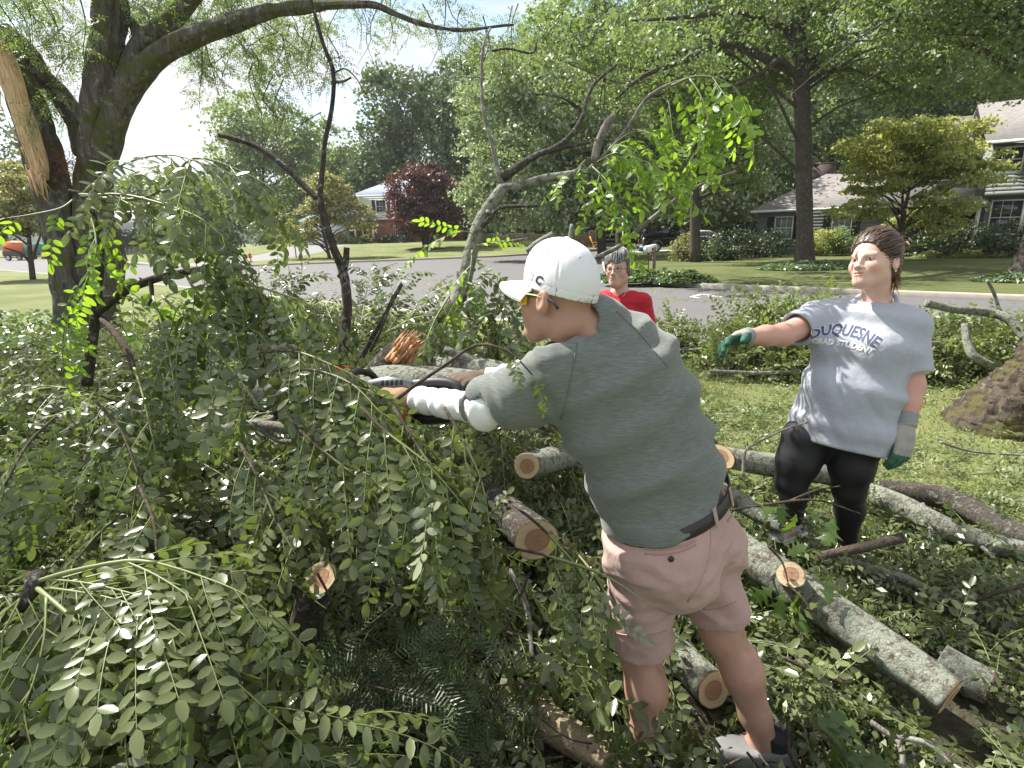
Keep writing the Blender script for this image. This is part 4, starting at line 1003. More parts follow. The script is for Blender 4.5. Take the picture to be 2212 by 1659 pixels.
for i, (lb, x, y, rx, ry, m) in enumerate([('bright yellow-green bush at the garage corner', 735, 520, 16, 14, M_LF_YEL), ('low green bush left of the front steps', 790, 521, 18, 9, M_LF_MID),
        ('round dark clipped bush under the ground floor window', 838, 517, 17, 10, M_LF_YEW), ('round dark clipped bush right of the other round one', 876, 518, 17, 10, M_LF_YEW), ('low pale bush by the porch post', 762, 523, 14, 7, M_LF_MID)]):
    shrub(lb, x, y, rx, ry, 71.2, m, 24, 50, .3, .5, 20 + i, 'bushes in front of the white house')
for i, x in enumerate((245, 268, 292, 318)):
    shrub(('dark clipped hedge bush nearest the street', 'second clipped hedge bush from the street end', 'third clipped hedge bush before the beige house', 'clipped hedge bush at the right end of the row')[i], x, 511, 12, 18, 97, M_LF_YEW, 26, 60, .4, .6, 40 + i, 'clipped hedge bushes before the beige house')
shrub('dark shrubs massed behind the driveway left of the garage', 600, 500, 55, 40, 84, M_LF_DARK, 60, 60, .4, .8, 50)
shrub('dark bush beside the speed limit sign', 420, 520, 22, 24, 66, M_LF_DARK, 30, 60, .3, .6, 51)

def bed(name, label, cx, cy, rx, ry, h, n, ls, mat, seed=0, aspect=.6, cat='plant'):
    rg = np.random.default_rng(600 + seed); a = rg.uniform(0, 2 * math.pi, n); r = np.sqrt(rg.random(n))
    X = cx + rx * r * np.cos(a); Y = cy + ry * r * np.sin(a)
    bump_ = .6 + .4 * vnoise(np.column_stack([X * 2.1, Y * 2.1, X * 0 + seed]))
    C = np.column_stack([X, Y, gh(X, Y) + h * (1 - r ** 2) * bump_ * rg.uniform(.4, 1, n) + .03])
    V, Q = leaf_quads(C, np.tile([0, 0, 1.0], (n, 1)), ls, rg, aspect, .7, .5)
    o = link(name, mesh_np(name, V, None, Q, False, {'rnd': np.repeat(rg.random(n), 4)}), None, mat)
    return tag(o, label, cat, None, 'stuff')
bed('ivy_bed', 'ring of low ivy round the foot of the straight oak', *PY(1738, 582, 22.6)[:2], 1.9, 1.2, .42, 2600, .16, M_LF_COVER, 1)
bed('ivy_bed', 'ivy round the flared foot of the right edge tree', *G(2205, 606)[:2], 1.3, .9, .35, 2200, .12, M_LF_COVER, 2)
bed('hosta_bed', 'leafy bed below the white mailbox at the street corner', *PY(1400, 600, 18.7)[:2], 1.5, .75, .55, 1800, .2, M_LF_COVER, 3)
bed('hosta_bed', 'grassy leafy clump by the kerb right of the mailbox', *PY(1487, 604, 17.9)[:2], .95, .5, .5, 1500, .18, M_LF_COVER, 4)
bed('weed_bed', 'leafy weeds at the foot of the big trees behind the woman in red', *PY(1345, 585, 20.3)[:2], 1.0, .6, .5, 1500, .18, M_LF_COVER, 5)
for s in range(2):
    q = G((2050, 2130)[s], 555, 0.0)
    bed('fern_bed', ('bright ferns in front of the dark yews', 'bright ferns at the right end of the yew row')[s], q[0], q[1], 1.8, .7, .6, 1500, .2, M_LF_YEL, 8 + s, .25)

# ================================================================== THE SPLIT LOCUST ON THE LEFT
DL = 7.4
def L3(*q): return [PY(x, y, DL + dd) for x, y, dd in q]
bt = PY(205, 740, DL); bt[2] = 0.0
tl = thing('broken_locust_tree', 'big dark-barked tree on the left with a stem split open to pale wood', 'tree', tuple(bt))
pxm = DL / 1160.0
mb = MB()
V, Q, T = ridged([bt + [0, 0, -.1]] + L3((205, 690, 0), (205, 580, 0), (202, 480, 0), (206, 330, 0), (222, 190, 0), (238, 20, 0), (250, -160, 0)), np.array([66, 48, 37, 31, 30, 28, 27, 26, 25]) * pxm, 72, 150, .035, 2, 9.0); mb.add(V, T, Q)
mb.build('trunk', M_BARK_LOC, tl, True)
mb = MB()
V, Q, T = ridged([bt + [-.38, -.1, -.1]] + L3((160, 690, -.1), (150, 580, -.1), (128, 470, -.05), (98, 350, 0), (62, 240, 0), (18, 140, 0), (-40, 60, 0)), np.array([52, 36, 33, 33, 33, 30, 26, 24]) * pxm, 64, 130, .035, 3, 9.0); mb.add(V, T, Q)
mb.build('split_stem', M_BARK_LOC, tl, True)
def limbmesh(pts, r, seed, sides=28, rings=90, amp=.02, nm='limb', mat=None):
    mb = MB(); V, Q, T = ridged(pts, np.array(r) * pxm, sides, rings, amp, seed, 10.0); mb.add(V, T, Q); return mb.build(nm, mat or M_BARK_LOC, tl, True)
limbmesh(L3((222, 350, 0), (240, 270, 0), (272, 200, 0), (330, 130, -.1), (420, 78, -.2), (520, 45, -.3), (600, 22, -.4), (700, 12, -.5), (800, 10, -.6), (860, 33, -.6), (940, 58, -.7), (1010, 64, -.7), (1110, 55, -.8)), [26, 26, 24, 20, 17, 14.5, 12, 9, 7, 6.5, 5.5, 4.5, 3], 4, 30, 150, .022)
limbmesh(L3((262, 215, 0), (285, 140, .1), (325, 80, .1), (380, 35, .2), (425, -20, .2), (460, -80, .2)), [21, 21, 19, 17, 14, 12], 5)
limbmesh(L3((300, 110, .1), (296, 70, .15), (280, 40, .2), (262, 20, .3)), [13, 11, 8, 6], 6, 20, 50)
limbmesh(L3((186, 330, .2), (168, 265, .3), (128, 205, .35), (90, 165, .3), (60, 110, .3), (10, 60, .3)), [24, 22, 21, 19, 16, 12], 7)
limbmesh(L3((245, 640, -.15), (240, 560, -.15), (228, 490, -.1), (215, 440, -.05)), [20, 24, 22, 14], 8, 40, 80)
# the torn face of pale wood: a lens-shaped slab standing out of the stem, its fibres as ridges
edge_l = [(-60, 60), (-16, 150), (14, 225), (38, 300), (58, 345), (74, 396), (84, 410)]
edge_r = [(-45, 30), (14, 105), (44, 180), (64, 250), (82, 310), (96, 358), (94, 388)]
el = resample([PY(x, y, DL - .36) for x, y in edge_l], 60); er = resample([PY(x, y, DL - .40) for x, y in edge_r], 60)
nu = 28; U = np.linspace(0, 1, nu)
g_ = el[:, None] * (1 - U[None, :, None]) + er[:, None] * U[None, :, None]
rid = vnoise(np.stack([np.tile(U * 9, (60, 1)), np.repeat(np.linspace(0, 5, 60)[:, None], nu, 1), np.zeros((60, nu))], -1)) * .03 + vnoise(np.stack([np.tile(U * 22, (60, 1)), np.repeat(np.linspace(0, 7, 60)[:, None], nu, 1), np.zeros((60, nu))], -1)) * .014
g_[:, :, 1] += -.05 * np.sin(U * math.pi)[None] - rid + .05 * (np.abs(U - .5) * 2)[None] ** 4
g2 = g_ + ray(30, 220) * .07
Vw = np.concatenate([g_.reshape(-1, 3), g2.reshape(-1, 3)])
def gridq(nv, nu, off=0):
    i = np.arange(nv - 1)[:, None] * nu; j = np.arange(nu - 1)[None]; return (np.stack([i + j, i + j + 1, i + nu + j + 1, i + nu + j], -1) + off).reshape(-1, 4)
rim = [i * nu for i in range(60)] + [59 * nu + j for j in range(1, nu)] + [i * nu + nu - 1 for i in range(58, -1, -1)] + [j for j in range(nu - 2, 0, -1)]
rq = np.array([(rim[k], rim[(k + 1) % len(rim)], rim[(k + 1) % len(rim)] + 60 * nu, rim[k] + 60 * nu) for k in range(len(rim))])
b_ = NB('torn_pale_wood')
fz = b_.noise(10, 6, .6, b_.co((5, 5, .7)), .4)
M_TORN = b_.done(b_.bsdf(Base_Color=b_.ramp(fz, [(.3, (.36, .20, .10)), (.5, (.62, .42, .24)), (.7, (.74, .56, .36))]), Roughness=.8, Normal=b_.bump(fz, .6, .02)))
link('torn_wood', mesh_np('torn_wood', Vw, None, np.vstack([gridq(60, nu), gridq(60, nu, 60 * nu)[:, ::-1], rq]), True), tl, M_TORN)
mb = MB(); rg = np.random.default_rng(6)
for k in range(70):   # splinters along the torn edges
    f = rg.random(); i = int(f * 59); sd = rg.random() < .5; o = (el[i] if sd else er[i]) + rg.normal(0, .02, 3) + [0, -.03, 0]
    d = nrm(el[min(59, i + 6)] - el[max(0, i - 6)] + rg.normal(0, .05, 3)) * rg.uniform(.06, .22) * (1 if rg.random() < .7 else -1); mb.tube([o, o + d * .6, o + d], [rg.uniform(.006, .014), .006, .001], 4, True)
for k in range(14):
    o = el[59] * .5 + er[59] * .5 + rg.normal(0, .03, 3) + [0, -.04, 0]; d = np.array([rg.normal(.02, .02), 0, -1]) * rg.uniform(.05, .16); mb.tube([o - d, o, o + d], [.02, .014, .002], 5, True)
mb.build('splinters', M_TORN, tl)
# dry needles caught in the crotch
rg = np.random.default_rng(5); mb = MB(); c = PY(146, 352, DL - .25)
for k in range(160):
    a = c + rg.normal(0, 1, 3) * [.09, .05, .1]; d = nrm(rg.normal(0, 1, 3) + [0, 0, -.4]) * rg.uniform(.06, .16); mb.tube([a, a + d * .5 + rg.normal(0, .01, 3), a + d], [.003, .0015], 3, False)
tag(mb.build('dry_needle_clump', plain('dry_needles', (.24, .09, .06), .9)), 'clump of dry reddish needles caught in the crotch of the split tree', 'dead needles', None, 'stuff')
# ================================================================== CUT BRANCHES, LOGS AND THE BRUSH PILE
M_FOL = leaf_mat('locust_leaf', (0.028, 0.050, 0.016), (0.15, 0.185, 0.08), (0.23, 0.26, 0.165), 0.20, 0.28, (0.24, 0.34, 0.05), True, .55)
M_FOLS = leaf_mat('locust_leaf_mass', (0.020, 0.038, 0.012), (0.15, 0.185, 0.078), (0.23, 0.26, 0.165), 0.17, 0.28, (0.24, 0.33, 0.05), False, .55)
M_FOLB = leaf_mat('backlit_locust_leaf', (0.075, 0.15, 0.018), (0.15, 0.25, 0.035), (0.17, 0.26, 0.08), 0.45, 0.38, (0.32, 0.52, 0.03), True, .5)  # brighter, greener locust leaf: backlighting put into its colour
M_OAKL = leaf_mat('oak_leaf', (0.05, 0.105, 0.024), (0.085, 0.15, 0.035), (0.17, 0.22, 0.13), 0.28, 0.34, (0.2, 0.34, 0.03), True, .55)
M_TWIGY = plain('green_shoot', (0.19, 0.215, 0.08), 0.55, var=.25, scale=4)
M_RACH = plain('leaf_stalk', (0.17, 0.21, 0.075), 0.5, var=.3, scale=4)
M_TWIGB = bark_mat('twig_bark', (0.05, 0.04, 0.03), (0.15, 0.12, 0.092), None, scale=2)
M_TWIGD = bark_mat('dark_branch_bark', (0.03, 0.024, 0.02), (0.12, 0.10, 0.085), (0.33, 0.34, 0.3), .22, 2.6)
M_LICH = bark_mat('lichen_bark', (0.09, 0.075, 0.06), (0.25, 0.22, 0.18), (0.36, 0.385, 0.31), .6, 2.6, .5, 1.0)
M_LICHD = bark_mat('dark_lichen_bark', (0.05, 0.042, 0.036), (0.15, 0.13, 0.11), (0.30, 0.32, 0.26), .25, 3.2, .5, 1.0)
M_GREYB = bark_mat('grey_limb_bark', (0.12, 0.105, 0.09), (0.3, 0.27, 0.235), (0.42, 0.44, 0.38), .3, 1.5)
def cut_material():
    b = NB('sawn_wood')
    c = b.n('TexCoord'); sep = b.n('SeparateXYZ', I={'Vector': c.outputs['Generated']})
    r = b.attr('ring').outputs['Fac']
    rw = b.math('ADD', r, b.math('MULTIPLY', b.math('SUBTRACT', b.noise(9, 3), .5), .12))
    col = b.ramp(rw, [(0.0, (.33, .17, .10)), (.08, (.38, .22, .14)), (.46, (.42, .25, .155)), (.53, (.30, .17, .10)), (.58, (.60, .45, .27)), (.9, (.68, .54, .35)), (.97, (.55, .42, .27)), (1.0, (.10, .07, .05))])
    rings = b.math('SINE', b.math('MULTIPLY', rw, 95.0))
    col = b.mix(b.math('MULTIPLY_ADD', rings, .07, .08), col, (.25, .13, .06))
    saw = b.math('SINE', b.math('MULTIPLY', b.math('ADD', b.attr('sy').outputs['Fac'], b.math('MULTIPLY', b.noise(3, 2), .08)), 60.0))
    col = b.mix(b.math('MULTIPLY_ADD', saw, .05, .05), col, (.30, .2, .11))
    return b.done(b.bsdf(Base_Color=col, Roughness=.85, Specular_IOR_Level=.2, Normal=b.bump(saw, .08, .002)))
M_CUT = cut_material()
M_SAWD = plain('sawdust', (.62, .47, .29), .95, var=.3, scale=60, bump=.5)

def cut_face(parent, c, n, ru, rv=None, up=(0, 0, 1), name='cut_face', seed=0, th=.004, axis=None, skirt=.01):
    """a sawn end: disc with rings, slightly proud of the log"""
    n = nrm(n); a_ = n if axis is None else nrm(axis); u = nrm(np.asarray(up) - a_ * np.dot(up, a_)); w_ = np.cross(a_, u); rv = rv or ru
    shr = lambda v: v - a_ * (np.dot(v, n) / np.dot(a_, n))
    nr, na = 18, 40; V = []; ring = []; sy = []
    rg = np.random.default_rng(seed); a = np.linspace(0, 2 * math.pi, na, endpoint=False)
    wob = 1 + .03 * np.sin(a * 2 + seed) + .02 * np.sin(a * 3 + 2 * seed) + .012 * np.sin(a * 7 + seed)
    off = rg.uniform(-.12, .12, 2)
    for k in range(nr + 1):
        f = k / nr
        for j in range(na):
            o_ = off * (1 - f)
            x = (math.cos(a[j]) * f * wob[j] + o_[0]) * rv; y = (math.sin(a[j]) * f * wob[j] + o_[1]) * ru
            V.append(np.asarray(c) + a_ * (th - .0012 * rg.random()) + shr(w_ * x + u * y)); ring.append(f); sy.append(y / ru * .35 + x / rv * .05)
    i = np.arange(nr)[:, None] * na; j = np.arange(na)[None]; j2 = (j + 1) % na
    Q = np.stack([i + j, i + na + j, i + na + j2, i + j2], -1).reshape(-1, 4)
    V = np.array(V); rimv = V[-na:] - a_ * skirt; V = np.vstack([V, rimv]); ring += [1.6] * na; sy += [0] * na
    jj = np.arange(na); b0 = nr * na; b1 = (nr + 1) * na
    Q = np.vstack([Q, np.stack([b0 + jj, b1 + jj, b1 + (jj + 1) % na, b0 + (jj + 1) % na], 1)])
    a0 = V[Q[400, 0]]; 
    if np.dot(np.cross(V[Q[400, 1]] - a0, V[Q[400, 2]] - a0), n) < 0: Q = Q[:, ::-1]
    return link(name, mesh_np(name, V, None, Q, True, {'ring': np.array(ring), 'sy': np.array(sy)}), parent, M_CUT)

def log(name, label, pts, radii, mat, cuts=(), cat='log', group=None, sides=28, rings=None, amp=.008, seed=1, freq=16, stubs=()):
    pts = [np.asarray(p, float) for p in pts]
    L_ = sum(np.linalg.norm(pts[i + 1] - pts[i]) for i in range(len(pts) - 1))
    rings = rings or int(np.clip(L_ / .024, 24, 110))
    t = thing(name, label, cat, tuple(pts[0]), group)
    mb = MB(); V, Q, T = ridged(pts, radii, sides, rings, amp, seed, freq); p = resample(pts, rings); faces = []
    for q in cuts:      # saw the end off square to the wanted face
        e = q[0]; a_ = nrm((p[0] - p[2]) if e == 0 else (p[-1] - p[-3])); c = p[0] if e == 0 else p[-1]; r = radii[0] if e == 0 else radii[-1]; n = a_
        if len(q) > 1 and q[1] is not None: n = nrm(a_ * .5 + nrm(np.asarray(q[1], float)) * .5)
        W_ = V[:rings * sides].reshape(rings, sides, 3); dist = np.linalg.norm(p - c, axis=1); wt = np.clip(1 - dist / (r * 2.6), 0, 1)
        v = W_ - p[:, None]; W_ -= a_ * ((v @ n) / np.dot(a_, n) * wt[:, None])[..., None]; V[:rings * sides] = W_.reshape(-1, 3)
        faces.append((c, n, r, a_, q))
    mb.add(V, T, Q)
    for sp, sr in stubs: mb.tube(resample(sp, 8), sr, 12, True, .08, seed)
    mb.build('bark', mat, t, True)
    for c, n, r, a_, q in faces: cut_face(t, c, n, r * 1.03, r * 1.03, seed=seed, axis=a_, skirt=.008)
    return t

# ---- the compound leaf: one leaf with a curved midrib and pairs of leaflets
def leaflet(base, d, n, L_, W_, detail, rg):
    d = nrm(d); s = nrm(np.cross(n, d)); n = np.cross(d, s); dr = rg.uniform(-.05, .38)
    def pt(t, w_, up=0): return base + d * L_ * t + s * W_ * w_ * .5 + n * (up - dr * t * t * L_)
    f = W_ * .10
    if detail >= 2:
        V = [pt(0, 0), pt(.22, .8, f), pt(.22, -.8, f), pt(.55, 1.0, f), pt(.55, -1.0, f), pt(.86, .6, f * .6), pt(.86, -.6, f * .6), pt(1, 0), pt(.22, 0), pt(.55, 0), pt(.86, 0)]
        Q = [(8, 9, 3, 1), (2, 4, 9, 8), (9, 10, 5, 3), (4, 6, 10, 9)]; T = [(0, 8, 1), (0, 2, 8), (10, 7, 5), (6, 7, 10)]
    elif detail == 1:
        V = [pt(0, 0), pt(.3, .95, f), pt(.3, -.95, f), pt(.72, .85, f), pt(.72, -.85, f), pt(1, 0), pt(.5, 0)]
        Q = [(0, 6, 3, 1), (0, 2, 4, 6)]; T = [(6, 5, 3), (4, 5, 6)]
    else:
        V = [pt(0, 0), pt(.5, 1, f), pt(1, 0), pt(.5, -1, f)]; Q = [(0, 3, 2, 1)]; T = []
    return np.array(V), np.array(T, int).reshape(-1, 3), np.array(Q, int).reshape(-1, 4)
def compound(L_=.25, pairs=6, ll=.05, lw=.021, droop=.4, detail=2, seed=0, curl=.25, fold=.25):
    rg = np.random.default_rng(seed); m = 7
    t = np.linspace(0, 1, m); ang = -droop * t ** 1.3
    seg = L_ / (m - 1); p = [np.zeros(3)]
    side = rg.uniform(-.3, .3)
    for k in range(1, m): p.append(p[-1] + seg * np.array([math.cos(ang[k]), side * t[k] * .5, math.sin(ang[k])]))
    p = np.array(p); V = []; T = []; Q = []; n = 0
    def add(v, t_, q_):
        nonlocal n
        V.append(v); 
        if len(t_): T.append(t_ + n)
        if len(q_): Q.append(q_ + n)
        n += len(v)
    if detail >= 1:
        v, q, tt = tube_geo(p, [.0027, .0016, .0009] if detail == 2 else [.0028, .0012], 3, False); add(v, tt, q)
    tang = np.gradient(p, axis=0)
    def at(f):
        x = f * (m - 1); i = min(int(x), m - 2); u = x - i; return p[i] * (1 - u) + p[i + 1] * u, nrm(tang[i] * (1 - u) + tang[i + 1] * u)
    for k in range(pairs):
        f = .18 + .78 * k / max(1, pairs - 1) * (1 if pairs > 1 else 0); f = min(f, .96)
        c, td = at(f); nn = nrm(np.array([0, 0, 1.0]) - td * td[2]); ss = np.cross(nn, td)
        sz = (1 - .35 * abs(f - .5)) * rg.uniform(.72, 1.15)
        for sg in (1, -1):
            if rg.random() < .06: continue
            c2, _ = at(min(1, f + sg * .018 * rg.uniform(.3, 1)))
            a = math.radians(rg.uniform(52, 78)); fd = fold + rg.normal(0, curl)
            d = td * math.cos(a) + (ss * sg * math.cos(fd) - nn * math.sin(fd)) * math.sin(a)
            ln = nrm(nn * math.cos(fd) + ss * sg * math.sin(fd) + rg.normal(0, .16, 3))
            add(*leaflet(c2, d, ln, ll * sz, lw * sz, detail, rg))
    c, td = at(1.0); nn = nrm(np.array([0, 0, 1.0]) - td * td[2]); add(*leaflet(c, td, nn, ll, lw, detail, rg))
    return np.vstack(V), (np.vstack(T) if T else np.zeros((0, 3), int)), (np.vstack(Q) if Q else np.zeros((0, 4), int))

def leaf_meshes(key, mat, n, detail, **kw):
    out_ = []
    for k in range(n):
        r2 = random.Random(k * 7 + len(key))
        V, T, Q = compound(L_=kw.get('L', .25) * r2.uniform(.85, 1.15), pairs=r2.choice(kw.get('pairs', (7, 8, 9))), ll=kw.get('ll', .049) * r2.uniform(.9, 1.1), lw=kw.get('lw', .0245) * r2.uniform(.9, 1.15), droop=r2.uniform(*kw.get('droop', (.1, .9))), detail=detail, seed=k + 50, curl=kw.get('curl', .42), fold=kw.get('fold', .2))
        out_.append(mesh_np('leaf', V, T, Q, False, None, [mat, M_RACH], [0] * len(T) + [1] * 18 + [0] * (len(Q) - 18)))
    return out_
LEAF_HI = leaf_meshes('hi', M_FOL, 10, 2)
LEAF_BR = leaf_meshes('br', M_FOLB, 8, 2)
LEAF_MID = leaf_meshes('mid', M_FOL, 8, 1)
LEAF_MIDB = leaf_meshes('midb', M_FOLB, 6, 1)

def frame_mat(o, x, n, s=1.0):
    x = nrm(x); y = nrm(np.cross(n, x)); z = np.cross(x, y)
    return Matrix(((x[0] * s, y[0] * s, z[0] * s, o[0]), (x[1] * s, y[1] * s, z[1] * s, o[1]), (x[2] * s, y[2] * s, z[2] * s, o[2]), (0, 0, 0, 1)))
def put_leaf(parent, inv, meshes, o, x, n, s, rnd):
    xn = nrm(x)
    if blocked([o + xn * .1 * s, o + xn * .22 * s]).any(): return None
    ob = bpy.data.objects.new('leaf', meshes[rnd.randrange(len(meshes))]); COL.objects.link(ob)
    ob.parent = parent; ob.matrix_parent_inverse = inv; ob.matrix_basis = frame_mat(o, x, n, s)
    return ob
def leaves_along(parent, pts, meshes, rnd, spacing=.05, start=.15, scale=1.0, droop=.5, spread=.9, tip=True, lift=.0):
    """alternate leaves along a twig, hanging under their own weight"""
    inv = Matrix.Translation(parent.location).inverted()
    p = resample(pts, 40); L_ = np.r_[0, np.cumsum(np.linalg.norm(np.diff(p, axis=0), axis=1))]
    T, N, B = frames(p); s = start * L_[-1]; k = 0
    while s < L_[-1]:
        i = min(39, int(np.searchsorted(L_, s))); t = T[i]
        side = nrm(np.cross(t, [0, 0, 1.0])) if abs(t[2]) < .95 else N[i]
        upv = np.cross(side, t)
        a = (k % 2 * 2 - 1) * rnd.uniform(.4, 1.0) * spread; b2 = rnd.uniform(-.5, .5)
        d = nrm(t * rnd.uniform(.4, 1.0) + side * a + upv * b2 * .5 + np.array([0, 0, -droop * rnd.uniform(.3, 1.4) + lift]))
        n = nrm(np.array([rnd.gauss(0, .35), rnd.gauss(0, .35), 1.0]))
        if abs(np.dot(n, d)) > .9: n = nrm(np.array([rnd.gauss(0, 1), rnd.gauss(0, 1), .1]))
        put_leaf(parent, inv, meshes, p[i], d, n, scale * rnd.uniform(.75, 1.15), rnd)
        s += spacing * rnd.uniform(.6, 1.4); k += 1
    if tip:
        d = nrm(T[-1] + np.array([0, 0, -droop * .6])); put_leaf(parent, inv, meshes, p[-1], d, nrm(np.array([rnd.gauss(0, .3), rnd.gauss(0, .3), 1])), scale, rnd)
def branch(name, label, stems, shoots, group=None, cat='branch', seed=0, cuts=()):
    """stems: (points, radii, material, sides); shoots: (points, r, meshes, options)"""
    rnd = random.Random(seed)
    o = np.asarray(stems[0][0][0] if stems else shoots[0][0][0], float)
    t = thing(name, label, cat, tuple(o), group)
    for i, (pts, rr, mat, *sd) in enumerate(stems):
        mb = MB(); L_ = sum(np.linalg.norm(np.subtract(pts[k + 1], pts[k])) for k in range(len(pts) - 1))
        n = int(np.clip(L_ / .03, 8, 60)); mb.tube(resample(pts, n), rr, sd[0] if sd else 10, True, .10, seed + i)
        q = resample(pts, n); rg = np.random.default_rng(seed + i)
        for k in range(3, n - 2, 5):   # knots and broken twig ends
            d = nrm(rg.normal(0, 1, 3)); r0 = np.interp(k / n, np.linspace(0, 1, len(rr)), rr)
            mb.tube([q[k], q[k] + d * r0 * rg.uniform(1.3, 2.6)], [r0 * .45, r0 * .2], 6, True)
        mb.build('stem', mat, t, True)
    for q in cuts: cut_face(t, q[0], q[1], q[2], th=.002)
    for pts, r, meshes, opt in shoots:
        mb = MB(); mb.tube(resample(pts, 16), [r, r * .7, r * .35], 6, True); mb.build('shoot', opt.pop('mat', M_TWIGY), t, True)
        leaves_along(t, pts, meshes, rnd, **opt)
    return t
def D3(*q): return [P(*a) for a in q]
def DZ(*q): return [G(*a) for a in q]

# ---- height of the pile over the ground, from where its surface shows
ctrl = []
for x, y, z in [(0, 1659, .46), (250, 1659, .42), (550, 1659, .34), (850, 1659, .24), (1100, 1659, .14), (-250, 1659, .45), (0, 1400, .62), (300, 1400, .58), (600, 1400, .46), (900, 1400, .32), (1150, 1400, .2),
                (0, 1180, .74), (300, 1180, .72), (600, 1180, .64), (850, 1180, .55), (1050, 1150, .40), (1250, 1200, .2), (0, 950, .88), (300, 950, .86), (600, 950, .80), (850, 950, .74), (1050, 950, .56), (1250, 1000, .3),
                (0, 780, .93), (200, 760, .92), (450, 760, .86), (700, 780, .72), (900, 780, .66), (1080, 800, .56), (-200, 800, .9), (0, 690, .9), (300, 670, .98), (450, 645, 1.06), (600, 640, 1.08), (750, 645, 1.0), (900, 655, .92), (1080, 680, .62), (-300, 1100, .8), (-300, 1400, .6)]:
    g = G(x, y, z); ctrl.append((g[0], g[1], z))
for x in np.linspace(-6, 2.5, 9): ctrl.append((x, 6.2, .35 if x < .5 else .1)); ctrl.append((x, 7.2, 0.0))
for y in np.linspace(.6, 6, 8): ctrl.append((1.25 + y * .02, y, .06))
ctrl = np.array(ctrl)
def pile_h(x, y):
    x = np.asarray(x, float); y = np.asarray(y, float)
    d2 = (x[..., None] - ctrl[:, 0]) ** 2 + (y[..., None] - ctrl[:, 1]) ** 2
    w_ = 1.0 / (d2 + .02) ** 2
    return (w_ * ctrl[:, 2]).sum(-1) / w_.sum(-1)

def instance_cloud(protos, O, X, N, S):
    """many copies of small prototype shapes gathered in one mesh"""
    X = X / np.linalg.norm(X, axis=1)[:, None]; Y = np.cross(N, X); Y /= np.linalg.norm(Y, axis=1)[:, None] + 1e-9; Z = np.cross(X, Y)
    R = np.stack([X, Y, Z], 1) * S[:, None, None]
    global STALK
    Vs, Ts, Qs, rn, sk = [], [], [], [], []; off = 0; which = rng.integers(0, len(protos), len(O)); rv = rng.random(len(O))
    for k, (V, T, Q) in enumerate(protos):
        m = np.where(which == k)[0]
        if not len(m): continue
        W_ = np.einsum('vj,njk->nvk', V, R[m]) + O[m][:, None]
        nv = len(V); base = off + np.arange(len(m))[:, None, None] * nv
        if len(T): Ts.append((T[None] + base).reshape(-1, 3))
        if len(Q): Qs.append((Q[None] + base).reshape(-1, 4)); sk.append(np.tile((np.arange(len(Q)) < (18 if len(T) else 0)).astype(int), len(m)))
        Vs.append(W_.reshape(-1, 3)); rn.append(np.repeat(rv[m], nv)); off += nv * len(m)
    STALK = np.concatenate(sk)
    return np.vstack(Vs), (np.vstack(Ts) if Ts else None), (np.vstack(Qs) if Qs else None), np.concatenate(rn)
PR1 = [compound(.25, 6 + k % 3, .049, .025, .05 + .09 * k, 1, k, .45, .2) for k in range(7)]
PR0 = [compound(.24, 6 + k % 3, .052, .025, .1 + .1 * k, 0, 20 + k, .4, .2) for k in range(5)]

def mass(name, label, n, sampler, hfun, protos, mat, depth=.35, scale=1.0, cat='leaves', bias=(0, -.3, -.45)):
    x, y = sampler(n); n = len(x)
    h = hfun(x, y); e = .06
    gx = (hfun(x + e, y) - hfun(x - e, y)) / (2 * e); gy = (hfun(x, y + e) - hfun(x, y - e)) / (2 * e)
    z = np.maximum(.02, h - rng.random(n) ** 1.3 * np.minimum(depth, h) + rng.normal(0, .025, n))
    X = rng.normal(0, .7, (n, 3)) + np.array(bias) + np.column_stack([-gx, -gy, -(gx ** 2 + gy ** 2)]) * .8
    N = np.column_stack([-gx * .6, -gy * .6, np.ones(n)]) + rng.normal(0, .55, (n, 3))
    O = np.column_stack([x, y, z]); Xn = X / np.linalg.norm(X, axis=1)[:, None]
    k = ~(blocked(O) | blocked(O + Xn * .12) | blocked(O + Xn * .25)); O, X, N, n = O[k], X[k], N[k], int(k.sum())
    V, T, Q, rn = instance_cloud(protos, O, X, N, scale * rng.uniform(.7, 1.15, n))
    V[:, 2] = np.maximum(V[:, 2], .006)
    fm = np.concatenate([np.zeros(len(T), int), STALK]) if T is not None else None
    return tag(link(name, mesh_np(name, V, T, Q, False, {'rnd': rn}, [mat, M_RACH], fm), None, mat), label, cat, None, 'stuff')
STALK = None

def pile_sampler(n):
    xs, ys = [], []
    tot = 0
    while tot < n:
        D = rng.uniform(.75, 6.4, 4000); az = rng.uniform(-1.25, .62, 4000)
        x = D * np.sin(az); y = D * np.cos(az)
        keep = (y > .55) & (x < 1.1 + .05 * y) & (x > -4.6) & (pile_h(x, y) > .05)
        keep &= ~((x > .12) & (x < 1.25) & (y < 1.5) & (rng.random(4000) < .25))
        x = x[keep]; y = y[keep]; xs.append(x); ys.append(y); tot += len(x)
    return np.concatenate(xs)[:n], np.concatenate(ys)[:n]
